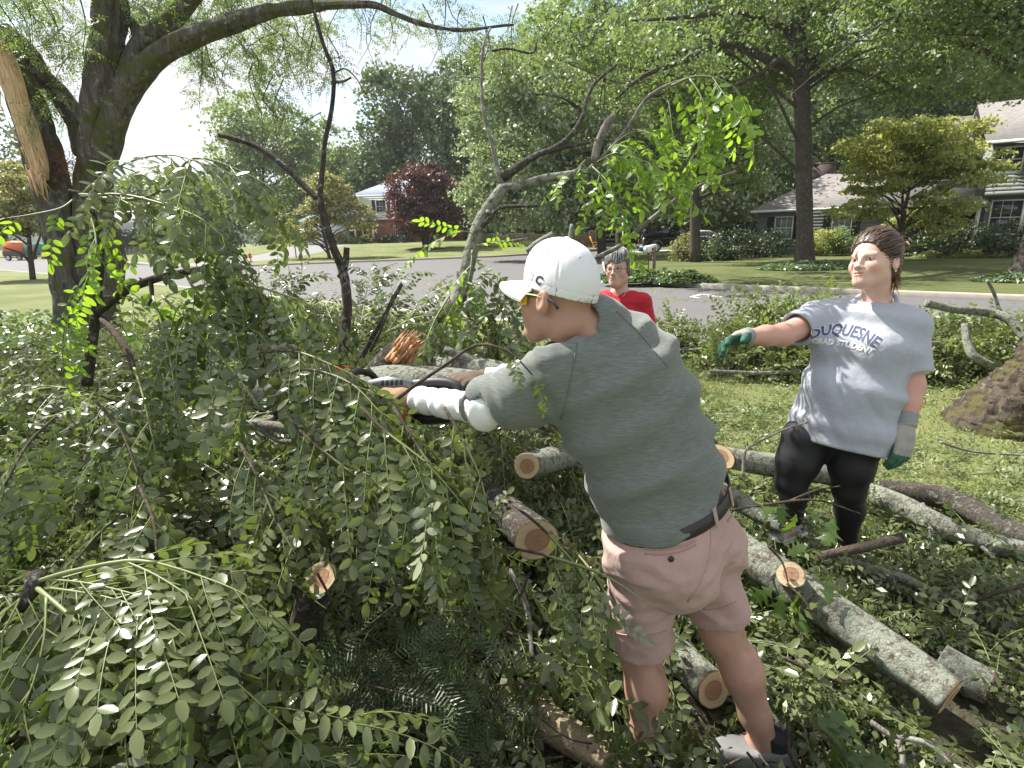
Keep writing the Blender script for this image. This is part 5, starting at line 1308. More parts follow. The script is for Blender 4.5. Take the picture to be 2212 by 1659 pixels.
# dark mound filling the pile: crushed twigs, with the leaves' shade in its colour
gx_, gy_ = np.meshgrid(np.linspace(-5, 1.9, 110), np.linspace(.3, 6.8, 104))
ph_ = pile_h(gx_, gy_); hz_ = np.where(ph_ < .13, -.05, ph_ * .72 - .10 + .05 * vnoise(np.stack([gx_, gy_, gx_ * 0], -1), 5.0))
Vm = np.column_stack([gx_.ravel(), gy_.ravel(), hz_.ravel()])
tag(link('brush_mound', mesh_np('brush_mound', Vm, None, up_facing(Vm, gridq(104, 110)), True), None, M_SOIL), 'dark filler mound with painted shade inside the brush pile under the leaves', 'brush', None, 'stuff')
mass('brush_leaves', 'mass of cut locust leaves heaped over the left half of the yard', 5200, pile_sampler, pile_h, PR1, M_FOLS, .13)
mass('under_leaves', 'deeper layer of cut locust leaves inside the heap on the left', 8500, pile_sampler, lambda x, y: pile_h(x, y) - .03, PR0, M_FOLS, .32)
def inner_twigs():
    mb = MB(); x, y = pile_sampler(420); h = pile_h(x, y); r2 = np.random.default_rng(4)
    for k in range(len(x)):
        a = np.array([x[k], y[k], max(.03, h[k] - r2.uniform(.02, .22))]); d = r2.normal(0, 1, 3) * [1, 1, .35]; d = nrm(d) * r2.uniform(.2, .6)
        b2 = a + d; b2[2] = max(.03, b2[2]); r = r2.choice([.003, .004, .006, .009], p=[.4, .3, .2, .1])
        mb.tube(resample([a, (a + b2) / 2 + r2.normal(0, .03, 3), b2], 6), [r, r * .5], 5, False)
    return mb
tag(inner_twigs().build('brush_twigs', M_TWIGB, None, True), 'thin bare twigs poking through the heap of cut leaves', 'twigs', None, 'stuff')

# ---- shoots lying on the pile, each a cut branch with its own leaves
GP = 'leafy cut branches lying on the brush pile'
rnd = random.Random(21)
def pile_shoot(x, y, dirx, diry, L_, up=.06, i=0):
    q = [];
    for f in (0, .25, .5, .75, 1.0):
        xx = x + dirx * L_ * f; yy = y + diry * L_ * f
        q.append(np.array([xx, yy, float(pile_h(xx, yy)) + up * math.sin(math.pi * min(1, f * 1.15)) + .035 - .10 * f * f]))
    return q
labels_side = ['on the lower left of the pile', 'in the middle of the pile', 'near the sawn upright stub', 'at the far edge of the pile', 'by the chainsaw']
LMK = [((690, 1250), 'the sawn upright stub'), ((1158, 1166), 'the thick sawn log end'), ((205, 720), 'the dark upright branch'), ((75, 1258), 'the broken node at the lower left'), ((820, 860), 'the chainsaw'), ((0, 1600), 'the bottom left corner'), ((880, 1560), 'the needle-leaved yew'), ((735, 780), 'the foot of the forked bare branch'), ((350, 980), 'the middle of the left heap'), ((480, 1450), 'the reddish bare branch end')]
USED = set()
def place_words(p):
    q = p[2] - CAM; z = q @ FWD; x = 1106 + 1200 * (q @ RGT) / z; y = 829.5 - 1200 * (q @ UPV) / z
    (lx, ly), nm = min(LMK, key=lambda a: (a[0][0] - x) ** 2 + (a[0][1] - y) ** 2); dx, dy = x - lx, y - ly
    w1 = ('long ' if np.linalg.norm(p[-1] - p[0]) > .55 else 'short ') ; w2 = ('well ' if math.hypot(dx, dy) > 170 else 'just ') + (('right of' if dx > 0 else 'left of') if abs(dx) > abs(dy) else ('below' if dy > 0 else 'above'))
    lb = w1 + 'locust shoot ' + w2 + ' ' + nm
    for _, o_ in sorted(LMK, key=lambda a: (a[0][0] - x) ** 2 + (a[0][1] - y) ** 2)[1:]:
        if lb not in USED: break
        lb = w1 + 'locust shoot ' + w2 + ' ' + nm + ', towards ' + o_
    USED.add(lb); return ' '.join(lb.replace('the broken node at the lower left', 'the broken node').replace('the foot of the forked bare branch', 'the forked bare branch').replace('the middle of the left heap', 'the left heap').split()[:16])
for i in range(46):
    for _ in range(60):
        D = rnd.uniform(.95, 3.9) ; az = rnd.uniform(-.86, .12); x, y = D * math.sin(az), D * math.cos(az)
        if y > .8 and float(pile_h(x, y)) > .3: break
    for _ in range(40):
        a = rnd.uniform(-2.6, -.5) if rnd.random() < .8 else rnd.uniform(0, 6.28)
        p = pile_shoot(x, y, math.cos(a), math.sin(a), rnd.uniform(.35, .7), rnd.uniform(.04, .14))
        if not blocked(p).any(): break
    hi = D < 2.4
    t = branch('leafy_branch', place_words(p), [(p[:3], [.005, .004, .003], M_TWIGB, 6)],
               [(p, .0035, LEAF_HI if hi else LEAF_MID, dict(spacing=.033, start=.1, droop=.3, scale=rnd.uniform(.8, 1.05)))], GP, 'branch', 200 + i)
# ---- named branches and logs, each where the photograph shows it
# arching branch on the left with its dark upright stem
br = branch('arching_branch', 'dark upright branch on the left arching over with drooping locust leaves', [
    (D3((188, 830, 2.25), (196, 760, 2.2), (205, 690, 2.15), (212, 610, 2.1), (216, 540, 2.1), (206, 480, 2.08), (180, 425, 2.05), (150, 412, 2.05)), [.021, .019, .017, .015, .012, .009, .007], M_TWIGD, 14),
    (D3((214, 672, 2.13), (265, 632, 2.05), (330, 604, 2.0), (400, 588, 1.95), (440, 580, 1.92)), [.016, .015, .013, .009], M_TWIGD, 12),
    (D3((222, 690, 2.1), (252, 725, 2.0), (275, 760, 1.95), (290, 800, 1.9)), [.012, .011, .012, .008], M_TWIGB, 10),
    (D3((325, 605, 2.0), (328, 640, 1.98), (320, 660, 1.97)), [.008, .007, .005], M_TWIGB, 8)],
    [(D3((172, 424, 2.05), (230, 375, 1.95), (300, 343, 1.85), (370, 335, 1.8), (430, 350, 1.75)), .005, LEAF_HI, dict(spacing=.05, start=.12, droop=.35)),
     (D3((172, 424, 2.05), (260, 420, 1.95), (350, 440, 1.85), (430, 470, 1.8), (480, 510, 1.78)), .005, LEAF_HI, dict(spacing=.05, start=.15, droop=.5)),
     (D3((180, 425, 2.05), (300, 430, 2.0), (360, 400, 1.95), (410, 345, 1.9), (470, 350, 1.9), (560, 390, 1.9), (605, 425, 1.9)), .006, LEAF_HI, dict(spacing=.045, start=.3, droop=.75)),
     (D3((240, 420, 1.98), (330, 470, 1.9), (420, 520, 1.85), (470, 560, 1.83)), .004, LEAF_HI, dict(spacing=.055, start=.1, droop=.6)),
     (D3((160, 430, 2.05), (130, 450, 2.0), (70, 463, 1.95), (10, 472, 1.9)), .004, LEAF_BR, dict(spacing=.09, start=.3, droop=.3)),
     (D3((185, 440, 2.05), (205, 500, 1.98), (205, 560, 1.92), (170, 620, 1.9), (140, 700, 1.88)), .004, LEAF_BR, dict(spacing=.06, start=.05, droop=.7)),
     (D3((420, 585, 1.94), (470, 590, 1.9), (560, 620, 1.85), (650, 650, 1.85), (720, 690, 1.85)), .005, LEAF_HI, dict(spacing=.035, start=.05, droop=1.0)),
     (D3((400, 590, 1.95), (430, 640, 1.9), (480, 680, 1.85), (560, 720, 1.8)), .005, LEAF_HI, dict(spacing=.04, start=.1, droop=.9)),
     (D3((430, 580, 1.93), (500, 585, 1.9), (570, 640, 1.88), (600, 740, 1.86)), .005, LEAF_HI, dict(spacing=.035, start=.1, droop=1.1)),
     (D3((330, 640, 1.97), (355, 720, 1.9), (372, 800, 1.85), (380, 880, 1.8)), .005, LEAF_HI, dict(spacing=.045, start=.1, droop=.8)),
     (D3((350, 640, 1.97), (430, 720, 1.85), (510, 810, 1.75), (560, 880, 1.7)), .005, LEAF_HI, dict(spacing=.04, start=.1, droop=.8)),
     (D3((225, 640, 2.1), (260, 640, 2.05), (320, 660, 2.0), (360, 640, 1.98)), .003, LEAF_BR, dict(spacing=.08, start=.3, droop=.2)),
     (D3((290, 795, 1.9), (310, 860, 1.82), (330, 950, 1.75)), .005, LEAF_HI, dict(spacing=.04, start=.05, droop=.8))], None, 'branch', 5)
# broad spray at the lower left: pale shoots rising from a dark node
branch('leafy_branch', 'broad pale-stemmed leafy branch with dark broken base at the lower left', [
    (D3((40, 1320, 1.25), (75, 1262, 1.27), (70, 1240, 1.28)), [.012, .02, .016], M_TWIGD, 10),
    (D3((75, 1258, 1.27), (150, 1235, 1.26), (270, 1212, 1.26), (340, 1216, 1.25)), [.0055, .005, .004], M_TWIGY, 8),
    (D3((80, 1270, 1.26), (150, 1330, 1.2), (200, 1390, 1.17)), [.0055, .0045, .004], M_TWIGY, 8)],
    [(D3((340, 1216, 1.25), (420, 1240, 1.23), (520, 1280, 1.2), (590, 1330, 1.2)), .003, LEAF_HI, dict(spacing=.022, start=.0, droop=.22)),
     (D3((270, 1212, 1.26), (350, 1250, 1.22), (430, 1310, 1.18), (480, 1400, 1.15)), .003, LEAF_HI, dict(spacing=.022, start=.1, droop=.22)),
     (D3((110, 1270, 1.25), (230, 1290, 1.2), (340, 1330, 1.15), (430, 1400, 1.12)), .003, LEAF_HI, dict(spacing=.022, start=.1, droop=.22)),
     (D3((90, 1250, 1.27), (200, 1262, 1.23), (330, 1300, 1.19), (400, 1370, 1.15)), .003, LEAF_HI, dict(spacing=.022, start=.1, droop=.22)),
     (D3((200, 1390, 1.17), (240, 1460, 1.13), (285, 1560, 1.1), (320, 1650, 1.08)), .003, LEAF_HI, dict(spacing=.022, start=.0, droop=.22)),
     (D3((100, 1290, 1.23), (95, 1380, 1.17), (70, 1480, 1.12), (30, 1560, 1.08)), .003, LEAF_HI, dict(spacing=.022, start=.1, droop=.22)),
     (D3((60, 1260, 1.27), (20, 1340, 1.22), (-30, 1430, 1.18)), .003, LEAF_HI, dict(spacing=.022, start=.1, droop=.22))], None, 'branch', 6)
branch('leafy_branch', 'leafy branch with reddish bare end lying at the bottom left', [
    (D3((365, 1505, 1.2), (400, 1535, 1.18), (440, 1560, 1.17), (500, 1592, 1.16)), [.009, .008, .006], M_TWIGB, 9)],
    [(D3((430, 1545, 1.17), (500, 1530, 1.14), (570, 1525, 1.13)), .003, LEAF_HI, dict(spacing=.05, start=.2, droop=.3)),
     (D3((500, 1592, 1.16), (590, 1620, 1.14), (700, 1640, 1.12)), .003, LEAF_HI, dict(spacing=.022, start=.05, droop=.22)),
     (D3((480, 1580, 1.16), (620, 1580, 1.14), (740, 1560, 1.14)), .003, LEAF_HI, dict(spacing=.05, start=.1, droop=.5)),
     (D3((330, 1560, 1.15), (300, 1620, 1.1), (330, 1680, 1.08)), .003, LEAF_HI, dict(spacing=.05, start=.1, droop=.5))], None, 'branch', 7)
# leaf curtain in the middle, right of the stub and under the man's arm
for k, (q, lb) in enumerate([
    ([(780, 880, 1.5), (830, 930, 1.45), (920, 1000, 1.4), (1000, 1090, 1.38)], 'leafy shoot hanging below the chainsaw towards the sawn log'),
    ([(850, 880, 1.5), (900, 960, 1.45), (960, 1060, 1.4), (1010, 1180, 1.38)], 'leafy shoot hanging under the man\'s white sleeve'),
    ([(620, 900, 1.6), (680, 960, 1.5), (780, 1040, 1.45), (860, 1130, 1.4)], 'leafy shoot cascading left of the chainsaw'),
    ([(960, 880, 1.5), (1000, 950, 1.45), (1040, 1040, 1.42), (1060, 1150, 1.4)], 'leafy shoot falling beneath the man\'s elbow'),
    ([(520, 960, 1.6), (560, 1040, 1.5), (600, 1130, 1.45), (640, 1200, 1.42)], 'leafy shoot above the sawn upright stub'),
    ([(500, 1230, 1.4), (520, 1320, 1.32), (545, 1420, 1.28), (600, 1520, 1.25)], 'leafy shoot drooping left of the sawn upright stub'),
    ([(860, 860, 1.45), (900, 830, 1.42), (960, 790, 1.4), (1030, 745, 1.38), (1100, 760, 1.34), (1150, 810, 1.32)], 'bent shoot arching in front of the chainsaw to the man\'s shoulder'),
    ([(560, 760, 1.75), (640, 760, 1.68), (720, 790, 1.62), (800, 830, 1.6)], 'leafy shoot crossing over the chainsaw'),
    ([(600, 800, 1.7), (680, 800, 1.62), (760, 830, 1.56), (830, 900, 1.5)], 'leafy shoot in front of the orange hand guard'),
    ([(1080, 1180, 1.55), (1180, 1200, 1.45), (1300, 1240, 1.36), (1410, 1310, 1.33)], 'leafy shoot lying across the back of the pink shorts'),
    ([(1110, 1090, 1.6), (1180, 1150, 1.5), (1250, 1230, 1.42), (1310, 1330, 1.38)], 'leafy shoot hanging down left of the pink shorts'),
    ([(300, 1050, 1.6), (330, 1120, 1.5), (340, 1210, 1.42)], 'leafy shoot hanging over the left heap'),
    ([(120, 900, 1.8), (60, 960, 1.7), (10, 1050, 1.6)], 'leafy shoot drooping at the left edge'),
    ([(200, 860, 1.85), (260, 930, 1.75), (300, 1030, 1.65)], 'leafy shoot below the dark upright stem'),
    ([(1210, 1180, 1.6), (1250, 1200, 1.55), (1310, 1290, 1.45), (1330, 1420, 1.42)], 'leafy shoot trailing beside the left leg')]):
    p = D3(*q)
    st = [(p[:3], [.005, .004, .003], M_TWIGB, 6)]
    if k == 6:
        branch('bent_shoot', lb, st, [(p, .0055, LEAF_HI, dict(spacing=.09, start=.72, droop=.8, scale=.45, mat=M_TWIGB))], None, 'branch', 40 + k)
    elif k == 9:
        branch('leafy_branch', lb, st, [(p, .0045, LEAF_HI, dict(spacing=.035, start=.3, droop=.9, scale=.7))], GP, 'branch', 40 + k)
    else:
        branch('leafy_branch', lb, st, [(p, .0045, LEAF_HI, dict(spacing=.026 if k < 9 else .035, start=.08, droop=.6, scale=.95))], GP, 'branch', 40 + k)

# dark bare standing branch with a fork
branch('bare_branch', 'dark bare forked branch standing up in front of the white house', [
    (D3((735, 800, 2.4), (742, 740, 2.4), (750, 660, 2.4), (740, 585, 2.4), (722, 540, 2.4), (706, 490, 2.4), (690, 432, 2.4)), [.024, .023, .021, .020, .018, .017, .016], M_TWIGD, 14),
    (D3((690, 432, 2.4), (660, 405, 2.42), (620, 365, 2.44), (570, 325, 2.46), (530, 307, 2.48), (475, 291, 2.5)), [.014, .0125, .012, .0115, .011, .011], M_TWIGD, 12),
    (D3((690, 432, 2.4), (697, 360, 2.4), (703, 300, 2.4), (716, 240, 2.38), (721, 180, 2.36), (716, 140, 2.35), (700, 100, 2.34), (685, 50, 2.33), (672, 0, 2.32), (650, -60, 2.3)), [.013, .011, .010, .009, .009, .008, .008, .007, .006], M_TWIGD, 12),
    (D3((735, 600, 2.4), (746, 570, 2.38), (749, 535, 2.37)), [.016, .014, .013], M_TWIGD, 10),
    (D3((717, 178, 2.36), (740, 176, 2.35), (758, 168, 2.33)), [.007, .005, .004], M_TWIGD, 7),
    (D3((719, 160, 2.36), (745, 148, 2.4), (770, 170, 2.42), (790, 205, 2.42)), [.004, .003, .002], M_TWIGD, 6),
    (D3((530, 307, 2.48), (528, 298, 2.48), (530, 290, 2.48)), [.006, .004, .003], M_TWIGD, 6)], [], None, 'branch', 8,
    cuts=[(P(474, 290.6, 2.5), P(440, 285, 2.5) - P(480, 291, 2.5), .0112)])
branch('bare_stick', 'dark bare stick leaning right behind the chainsaw', [
    (D3((772, 790, 2.3), (800, 735, 2.3), (828, 690, 2.3), (842, 660, 2.3), (868, 613, 2.3)), [.012, .011, .010, .009, .009], M_TWIGD, 12),
    (D3((800, 760, 2.3), (820, 720, 2.28), (835, 680, 2.27)), [.006, .004], M_TWIGB, 6)], [], None, 'stick', 9)
# lichen-covered limb rising behind the cap
LB = 3.3
branch('lichen_limb', 'grey lichen-covered limb rising behind the white cap with bright green sprays', [
    (D3((930, 690, LB), (985, 655, LB), (1005, 600, LB), (1018, 540, LB), (1036, 485, LB), (1062, 440, LB), (1088, 405, LB)), [.048, .045, .043, .042, .040, .038, .035], M_LICH, 20),
    (D3((1088, 405, LB), (1130, 400, LB - .05), (1180, 385, LB - .1), (1240, 376, LB - .15), (1262, 362, LB - .2)), [.028, .026, .025, .024, .022], M_LICH, 18),
    (D3((1085, 400, LB), (1074, 360, LB), (1060, 300, LB), (1044, 240, LB), (1040, 170, LB), (1044, 100, LB), (1060, 60, LB)), [.017, .014, .012, .010, .009, .008, .006], M_GREYB, 12),
    (D3((1086, 385, LB), (1120, 360, LB), (1160, 335, LB), (1210, 320, LB), (1275, 308, LB)), [.026, .025, .02, .013, .008], M_LICHD, 12),
    (D3((1185, 328, LB), (1225, 300, LB), (1255, 260, LB), (1268, 215, LB), (1285, 180, LB), (1332, 140, LB)), [.016, .015, .014, .012, .011, .008], M_LICHD, 10),
    (D3((1285, 350, LB - .25), (1292, 310, LB - .25), (1310, 270, LB - .25), (1326, 252, LB - .25)), [.024, .022, .021, .02], M_GREYB, 12),
    (D3((1030, 500, LB), (1060, 470, LB - .05), (1082, 448, LB - .05), (1160, 445, LB - .1)), [.017, .015, .012, .008], M_LICHD, 10),
    (D3((1270, 370, LB - .2), (1330, 310, LB - .3), (1360, 270, LB - .35), (1395, 215, LB - .4), (1440, 185, LB - .45), (1500, 165, LB - .5)), [.016, .012, .011, .01, .008, .006], M_GREYB, 10),
    (D3((1045, 522, LB), (1090, 523, LB - .1), (1140, 515, LB - .1)), [.009, .009, .007], M_GREYB, 8),
    (D3((1062, 110, LB), (1100, 105, LB), (1150, 115, LB), (1160, 85, LB)), [.007, .006, .005], M_LICHD, 7)],
    [(D3((1290, 350, LB - .3), (1330, 330, LB - .4), (1370, 340, LB - .5), (1410, 355, LB - .55)), .005, LEAF_BR, dict(spacing=.05, start=.05, droop=.5, scale=1.35)),
     (D3((1300, 340, LB - .3), (1340, 300, LB - .4), (1375, 280, LB - .4)), .005, LEAF_BR, dict(spacing=.06, start=.05, droop=.5, scale=1.3)),
     (D3((1280, 360, LB - .25), (1310, 390, LB - .35), (1330, 430, LB - .4)), .005, LEAF_BR, dict(spacing=.06, start=.05, droop=.6, scale=1.3)),
     (D3((1265, 345, LB - .2), (1240, 370, LB - .25), (1225, 372, LB - .3)), .004, LEAF_MIDB, dict(spacing=.08, start=.2, droop=.5)),
     (D3((1450, 185, LB - .5), (1500, 165, LB - .55), (1550, 170, LB - .6), (1590, 190, LB - .6)), .006, LEAF_BR, dict(spacing=.07, start=.0, droop=1.0, scale=1.25)),
     (D3((1490, 170, LB - .55), (1515, 210, LB - .6), (1530, 270, LB - .62), (1500, 330, LB - .62)), .005, LEAF_BR, dict(spacing=.07, start=.1, droop=.9, scale=1.2)),
     (D3((1400, 215, LB - .4), (1440, 215, LB - .45), (1450, 260, LB - .5)), .004, LEAF_BR, dict(spacing=.09, start=.2, droop=.8, scale=1.1)),
     (D3((1545, 180, LB - .6), (1555, 210, LB - .62), (1545, 270, LB - .62)), .004, LEAF_BR, dict(spacing=.06, start=.1, droop=.9, scale=1.1)),
     (D3((1014, 560, LB - .1), (1030, 520, LB - .2), (1010, 500, LB - .3), (980, 505, LB - .3)), .004, LEAF_BR, dict(spacing=.12, start=.3, droop=.2, scale=1.2)),
     (D3((1020, 540, LB - .1), (1015, 590, LB - .2), (1000, 640, LB - .25)), .004, LEAF_BR, dict(spacing=.09, start=.1, droop=.6, scale=1.1)),
     (D3((1040, 590, LB - .1), (1080, 600, LB - .2), (1090, 660, LB - .25), (1080, 740, LB - .3)), .006, LEAF_MID, dict(spacing=.04, start=.0, droop=1.0, scale=1.3)),
     (D3((1010, 610, LB - .1), (1040, 630, LB - .2), (1050, 700, LB - .25), (1060, 760, LB - .3)), .006, LEAF_MID, dict(spacing=.04, start=.0, droop=1.0, scale=1.2)),
     (D3((970, 640, LB - .1), (940, 690, LB - .2), (920, 740, LB - .3)), .006, LEAF_MID, dict(spacing=.05, start=.0, droop=1.0, scale=1.2))], None, 'branch', 10)
branch('bare_stick', 'long pale crooked stick slanting up to the right behind the woman in red', [
    (D3((1290, 556, 3.0), (1340, 530, 3.0), (1385, 490, 3.0), (1430, 455, 3.0), (1475, 420, 3.0), (1530, 392, 3.0), (1590, 370, 3.0)), [.013, .012, .011, .011, .010, .008, .006], M_GREYB, 10)], [], None, 'stick', 11)
branch('bare_stick', 'short lichened fork standing just behind the top of the cap', [
    (D3((1140, 545, 3.0), (1165, 525, 3.0), (1195, 508, 3.0)), [.024, .023, .022], M_LICH, 12),
    (D3((1230, 540, 3.0), (1232, 510, 3.0), (1236, 485, 3.0)), [.016, .014, .012], M_LICH, 10), (D3((1232, 500, 3.0), (1255, 497, 3.0), (1275, 492, 3.0)), [.01, .008], M_LICH, 8)], [], None, 'stick', 12)
for k, q in enumerate([[(570, 590, 5.2), (580, 640, 5.0)], [(640, 600, 5.0), (620, 660, 4.9), (640, 720, 4.7)], [(800, 590, 4.9), (790, 640, 4.7), (780, 700, 4.5)], [(860, 600, 4.6), (840, 660, 4.5), (850, 720, 4.4)], [(920, 640, 4.2), (880, 690, 4.1), (830, 720, 4.0)], [(700, 650, 4.6), (720, 700, 4.4)], [(1150, 660, 4.6), (1120, 690, 4.5), (1090, 720, 4.4)]]):
    p = D3(*q); branch('leafy_branch', ('upright leafy shoot before the street, leftmost of the far row', 'leafy shoot before the street left of the forked bare branch', 'feathery shoot rising behind the dark leaning stick', 'feathery shoot rising between the stick and the lichen limb', 'leafy shoot below the lichen limb', 'leafy shoot behind the forked bare branch', 'leafy shoot just left of the cap brim')[k],
        [], [(p[::-1], .006, LEAF_MID, dict(spacing=.035, start=.05, droop=.1, scale=1.15, lift=.15))], 'leafy shoots along the far edge of the pile', 'branch', 60 + k)

# ---- logs
log('sawn_log', 'thick log with sawn end facing the camera left of the pink shorts', D3((985, 1010, 2.95), (1040, 1060, 2.7), (1100, 1115, 2.5), (1158, 1166, 2.3)), [.085, .085, .086, .086], M_LICHD, [(1, (-.1, -1, .25), 1.0, .93)], seed=2)
log('sawn_log', 'log with oval sawn end just above the thicker log', D3((1285, 960, 3.1), (1220, 985, 2.85), (1165, 1000, 2.62), (1138, 1006, 2.5)), [.07, .065, .06, .058], M_LICH, [(1, (-.2, -1, .1), .85, 1.35)], seed=3)
log('sawn_log', 'short log with sawn end between the man\'s legs', D3((1380, 1330, 2.15), (1430, 1385, 2.05), (1490, 1440, 1.95), (1541, 1490, 1.86)), [.062, .062, .061, .06], M_LICH, [(1, (.1, -1, .45), .8, 1.1)], seed=4)
log('long_log', 'long lichen-covered log running from behind the shorts to the lower right', DZ((1500, 1090, .3), (1600, 1185, .26), (1700, 1255, .23), (1800, 1325, .21), (1900, 1395, .19), (2000, 1465, .17), (2052, 1505, .16)), [.072, .072, .072, .071, .069, .066, .064], M_LICH, [(1, (.6, -.7, -.3), 1.15, .9)], seed=5)
lg = thing('branch_stub', 'sawn branch stub on top of the long lichen-covered log', 'branch stub', tuple(G(1690, 1262, .22)))
mb = MB(); V, Q, T = ridged([G(1716, 1268, .23), P(1712, 1255, 2.16), P(1708, 1242, 2.09)], [.05, .047, .045], 24, 16, .004, 3, 14); mb.add(V, T, Q); mb.build('bark', M_LICH, lg, True)
cut_face(lg, P(1708, 1242, 2.086), -ray(1708, 1242) + np.array([0, 0, .1]), .049, .049, seed=8)
log('sawn_log', 'short sawn log lying beyond the end of the long log', DZ((2030, 1425, .12), (2080, 1455, .11), (2136, 1483, .10)), [.058, .058, .057], M_LICH, [(1, None, 1.0, 1.0)], seed=6)
log('fallen_log', 'grey lichen log lying across behind the young woman with sawn left end', D3((1560, 986, 3.55), (1640, 1000, 3.5), (1740, 1012, 3.45), (1830, 1030, 3.4), (1875, 1050, 3.35)), [.07, .075, .078, .076, .07], M_LICH, [(0, (-.3, -1, .0), 1, .6)], seed=7)
log('fallen_log', 'pale log running right from the young woman\'s feet to the frame edge', D3((1870, 1062, 3.2), (1940, 1090, 3.0), (2020, 1130, 2.85), (2110, 1165, 2.75), (2250, 1200, 2.65)), [.062, .062, .058, .055, .05], M_LICH, [], seed=8)
log('fallen_log', 'grey log curving behind the pale one towards the right edge', DZ((1900, 1055, .08), (1970, 1062, .1), (2050, 1080, .11), (2120, 1115, .1), (2180, 1150, .09), (2260, 1180, .08)), [.05, .055, .06, .062, .06, .058], M_LICHD, [], seed=9)
log('fallen_log', 'short lichen log near the young woman\'s left foot in the grass', D3((1560, 1060, 2.95), (1620, 1100, 2.85), (1690, 1140, 2.75)), [.045, .045, .04], M_LICH, [], seed=10)
log('fallen_limb', 'thin lichen limb curving along the ground at the right', D3((1800, 1205, 2.55), (1860, 1222, 2.5), (1950, 1248, 2.45), (2030, 1285, 2.35), (2120, 1320, 2.3), (2250, 1350, 2.2)), [.022, .022, .022, .02, .018, .016], M_LICH, [], 'branch', seed=11, sides=16)
log('cut_stick', 'smooth brown stick with sawn end beside the young woman\'s shoes', D3((1768, 1203, 2.45), (1850, 1185, 2.4), (1952, 1161, 2.35)), [.02, .021, .022], M_TWIGB, [(1, None, 1, 1)], 'stick', seed=12, sides=16, amp=.002)
log('fallen_limb', 'sawdust-covered limb at the bottom edge in front of the left foot', DZ((1090, 1500, .13), (1160, 1545, .13), (1230, 1590, .12), (1310, 1640, .1), (1420, 1672, .08), (1540, 1685, .05)), [.05, .052, .052, .05, .042, .03], bark_mat('sawdust_bark', (0.16, 0.12, 0.08), (0.36, 0.29, 0.19), (0.55, 0.44, 0.28), .7, 3.0, .6), [], seed=13)
log('sawn_stub', 'upright branch stub with flat sawn top in the middle of the leaves', D3((655, 1375, 1.62), (668, 1320, 1.6), (680, 1285, 1.585), (691, 1250, 1.57)), [.05, .045, .042, .041], M_LICHD, [(1, (.05, -1, .55), 1.05, .92)], 'branch stub', seed=14)
log('grey_limb', 'smooth grey limb with forks lying under the chainsaw', D3((470, 930, 2.15), (540, 918, 2.1), (620, 925, 2.05), (700, 940, 2.0)), [.017, .02, .022, .022], M_GREYB, [], 'branch', seed=15, sides=18, amp=.002, stubs=[(D3((530, 918, 2.1), (590, 905, 2.08), (625, 870, 2.05)), [.014, .012, .01]), (D3((560, 925, 2.08), (600, 950, 2.05), (640, 955, 2.0)), [.012, .01, .008])])
log('fallen_log', 'thick fallen trunk half hidden by leaves behind the chainsaw', D3((520, 840, 3.0), (700, 850, 2.85), (880, 840, 2.75), (1060, 850, 2.7)), [.11, .12, .12, .11], M_LICH, [], seed=16)
log('fallen_log', 'heavy lichen trunk lying behind the man\'s white sleeve', D3((930, 800, 3.1), (1010, 800, 3.0), (1120, 830, 2.9), (1230, 900, 2.8)), [.08, .085, .09, .09], M_LICH, [], seed=17, stubs=[(D3((1050, 800, 2.95), (1010, 775, 2.95), (960, 755, 2.95)), [.03, .026, .022])])
# splintered orange butt
t = thing('splintered_stump', 'broken log end of torn orange wood standing out of the leaves', 'broken log', tuple(P(850, 790, 2.95)))
mb = MB(); V, Q, T = ridged(D3((815, 830, 2.95), (845, 785, 2.9), (880, 745, 2.86)), [.1, .085, .06], 30, 30, .008, 4, 14); mb.add(V, T, Q); mb.build('bark', M_LICHD, t, True)
mb = MB(); rg = np.random.default_rng(2)
M_SPL = NB('splintered_wood'); fz = M_SPL.noise(20, 5, .6, M_SPL.co((3, 3, 1)))
M_SPL = M_SPL.done(M_SPL.bsdf(Base_Color=M_SPL.ramp(fz, [(.3, (.36, .14, .06)), (.55, (.62, .34, .17)), (.72, (.75, .55, .34))]), Roughness=.85, Normal=M_SPL.bump(fz, .6, .01)))
ax = nrm(P(905, 715, 2.86) - P(850, 780, 2.88)); sd = nrm(np.cross(ax, FWD)); 
for k in range(46):
    o = P(850, 785, 2.80) + ax * rg.uniform(-.02, .08) + sd * rg.normal(0, .028) - FWD * rg.uniform(-.03, .05)
    L_ = rg.uniform(.06, .17); d = nrm(ax + rg.normal(0, .12, 3)); s = rg.uniform(.004, .014)
    mb.prism([(-s, -s * .4), (s, -s * .5), (s * .6, s * .4), (-s * .7, s * .5)], 0, L_ * .7, np.array([sd, d, np.cross(sd, d)]), o)
    mb.tube([o + d * L_ * .65, o + d * L_], [s * .8, .001], 4, True)
mb.build('splinters', M_SPL, t)
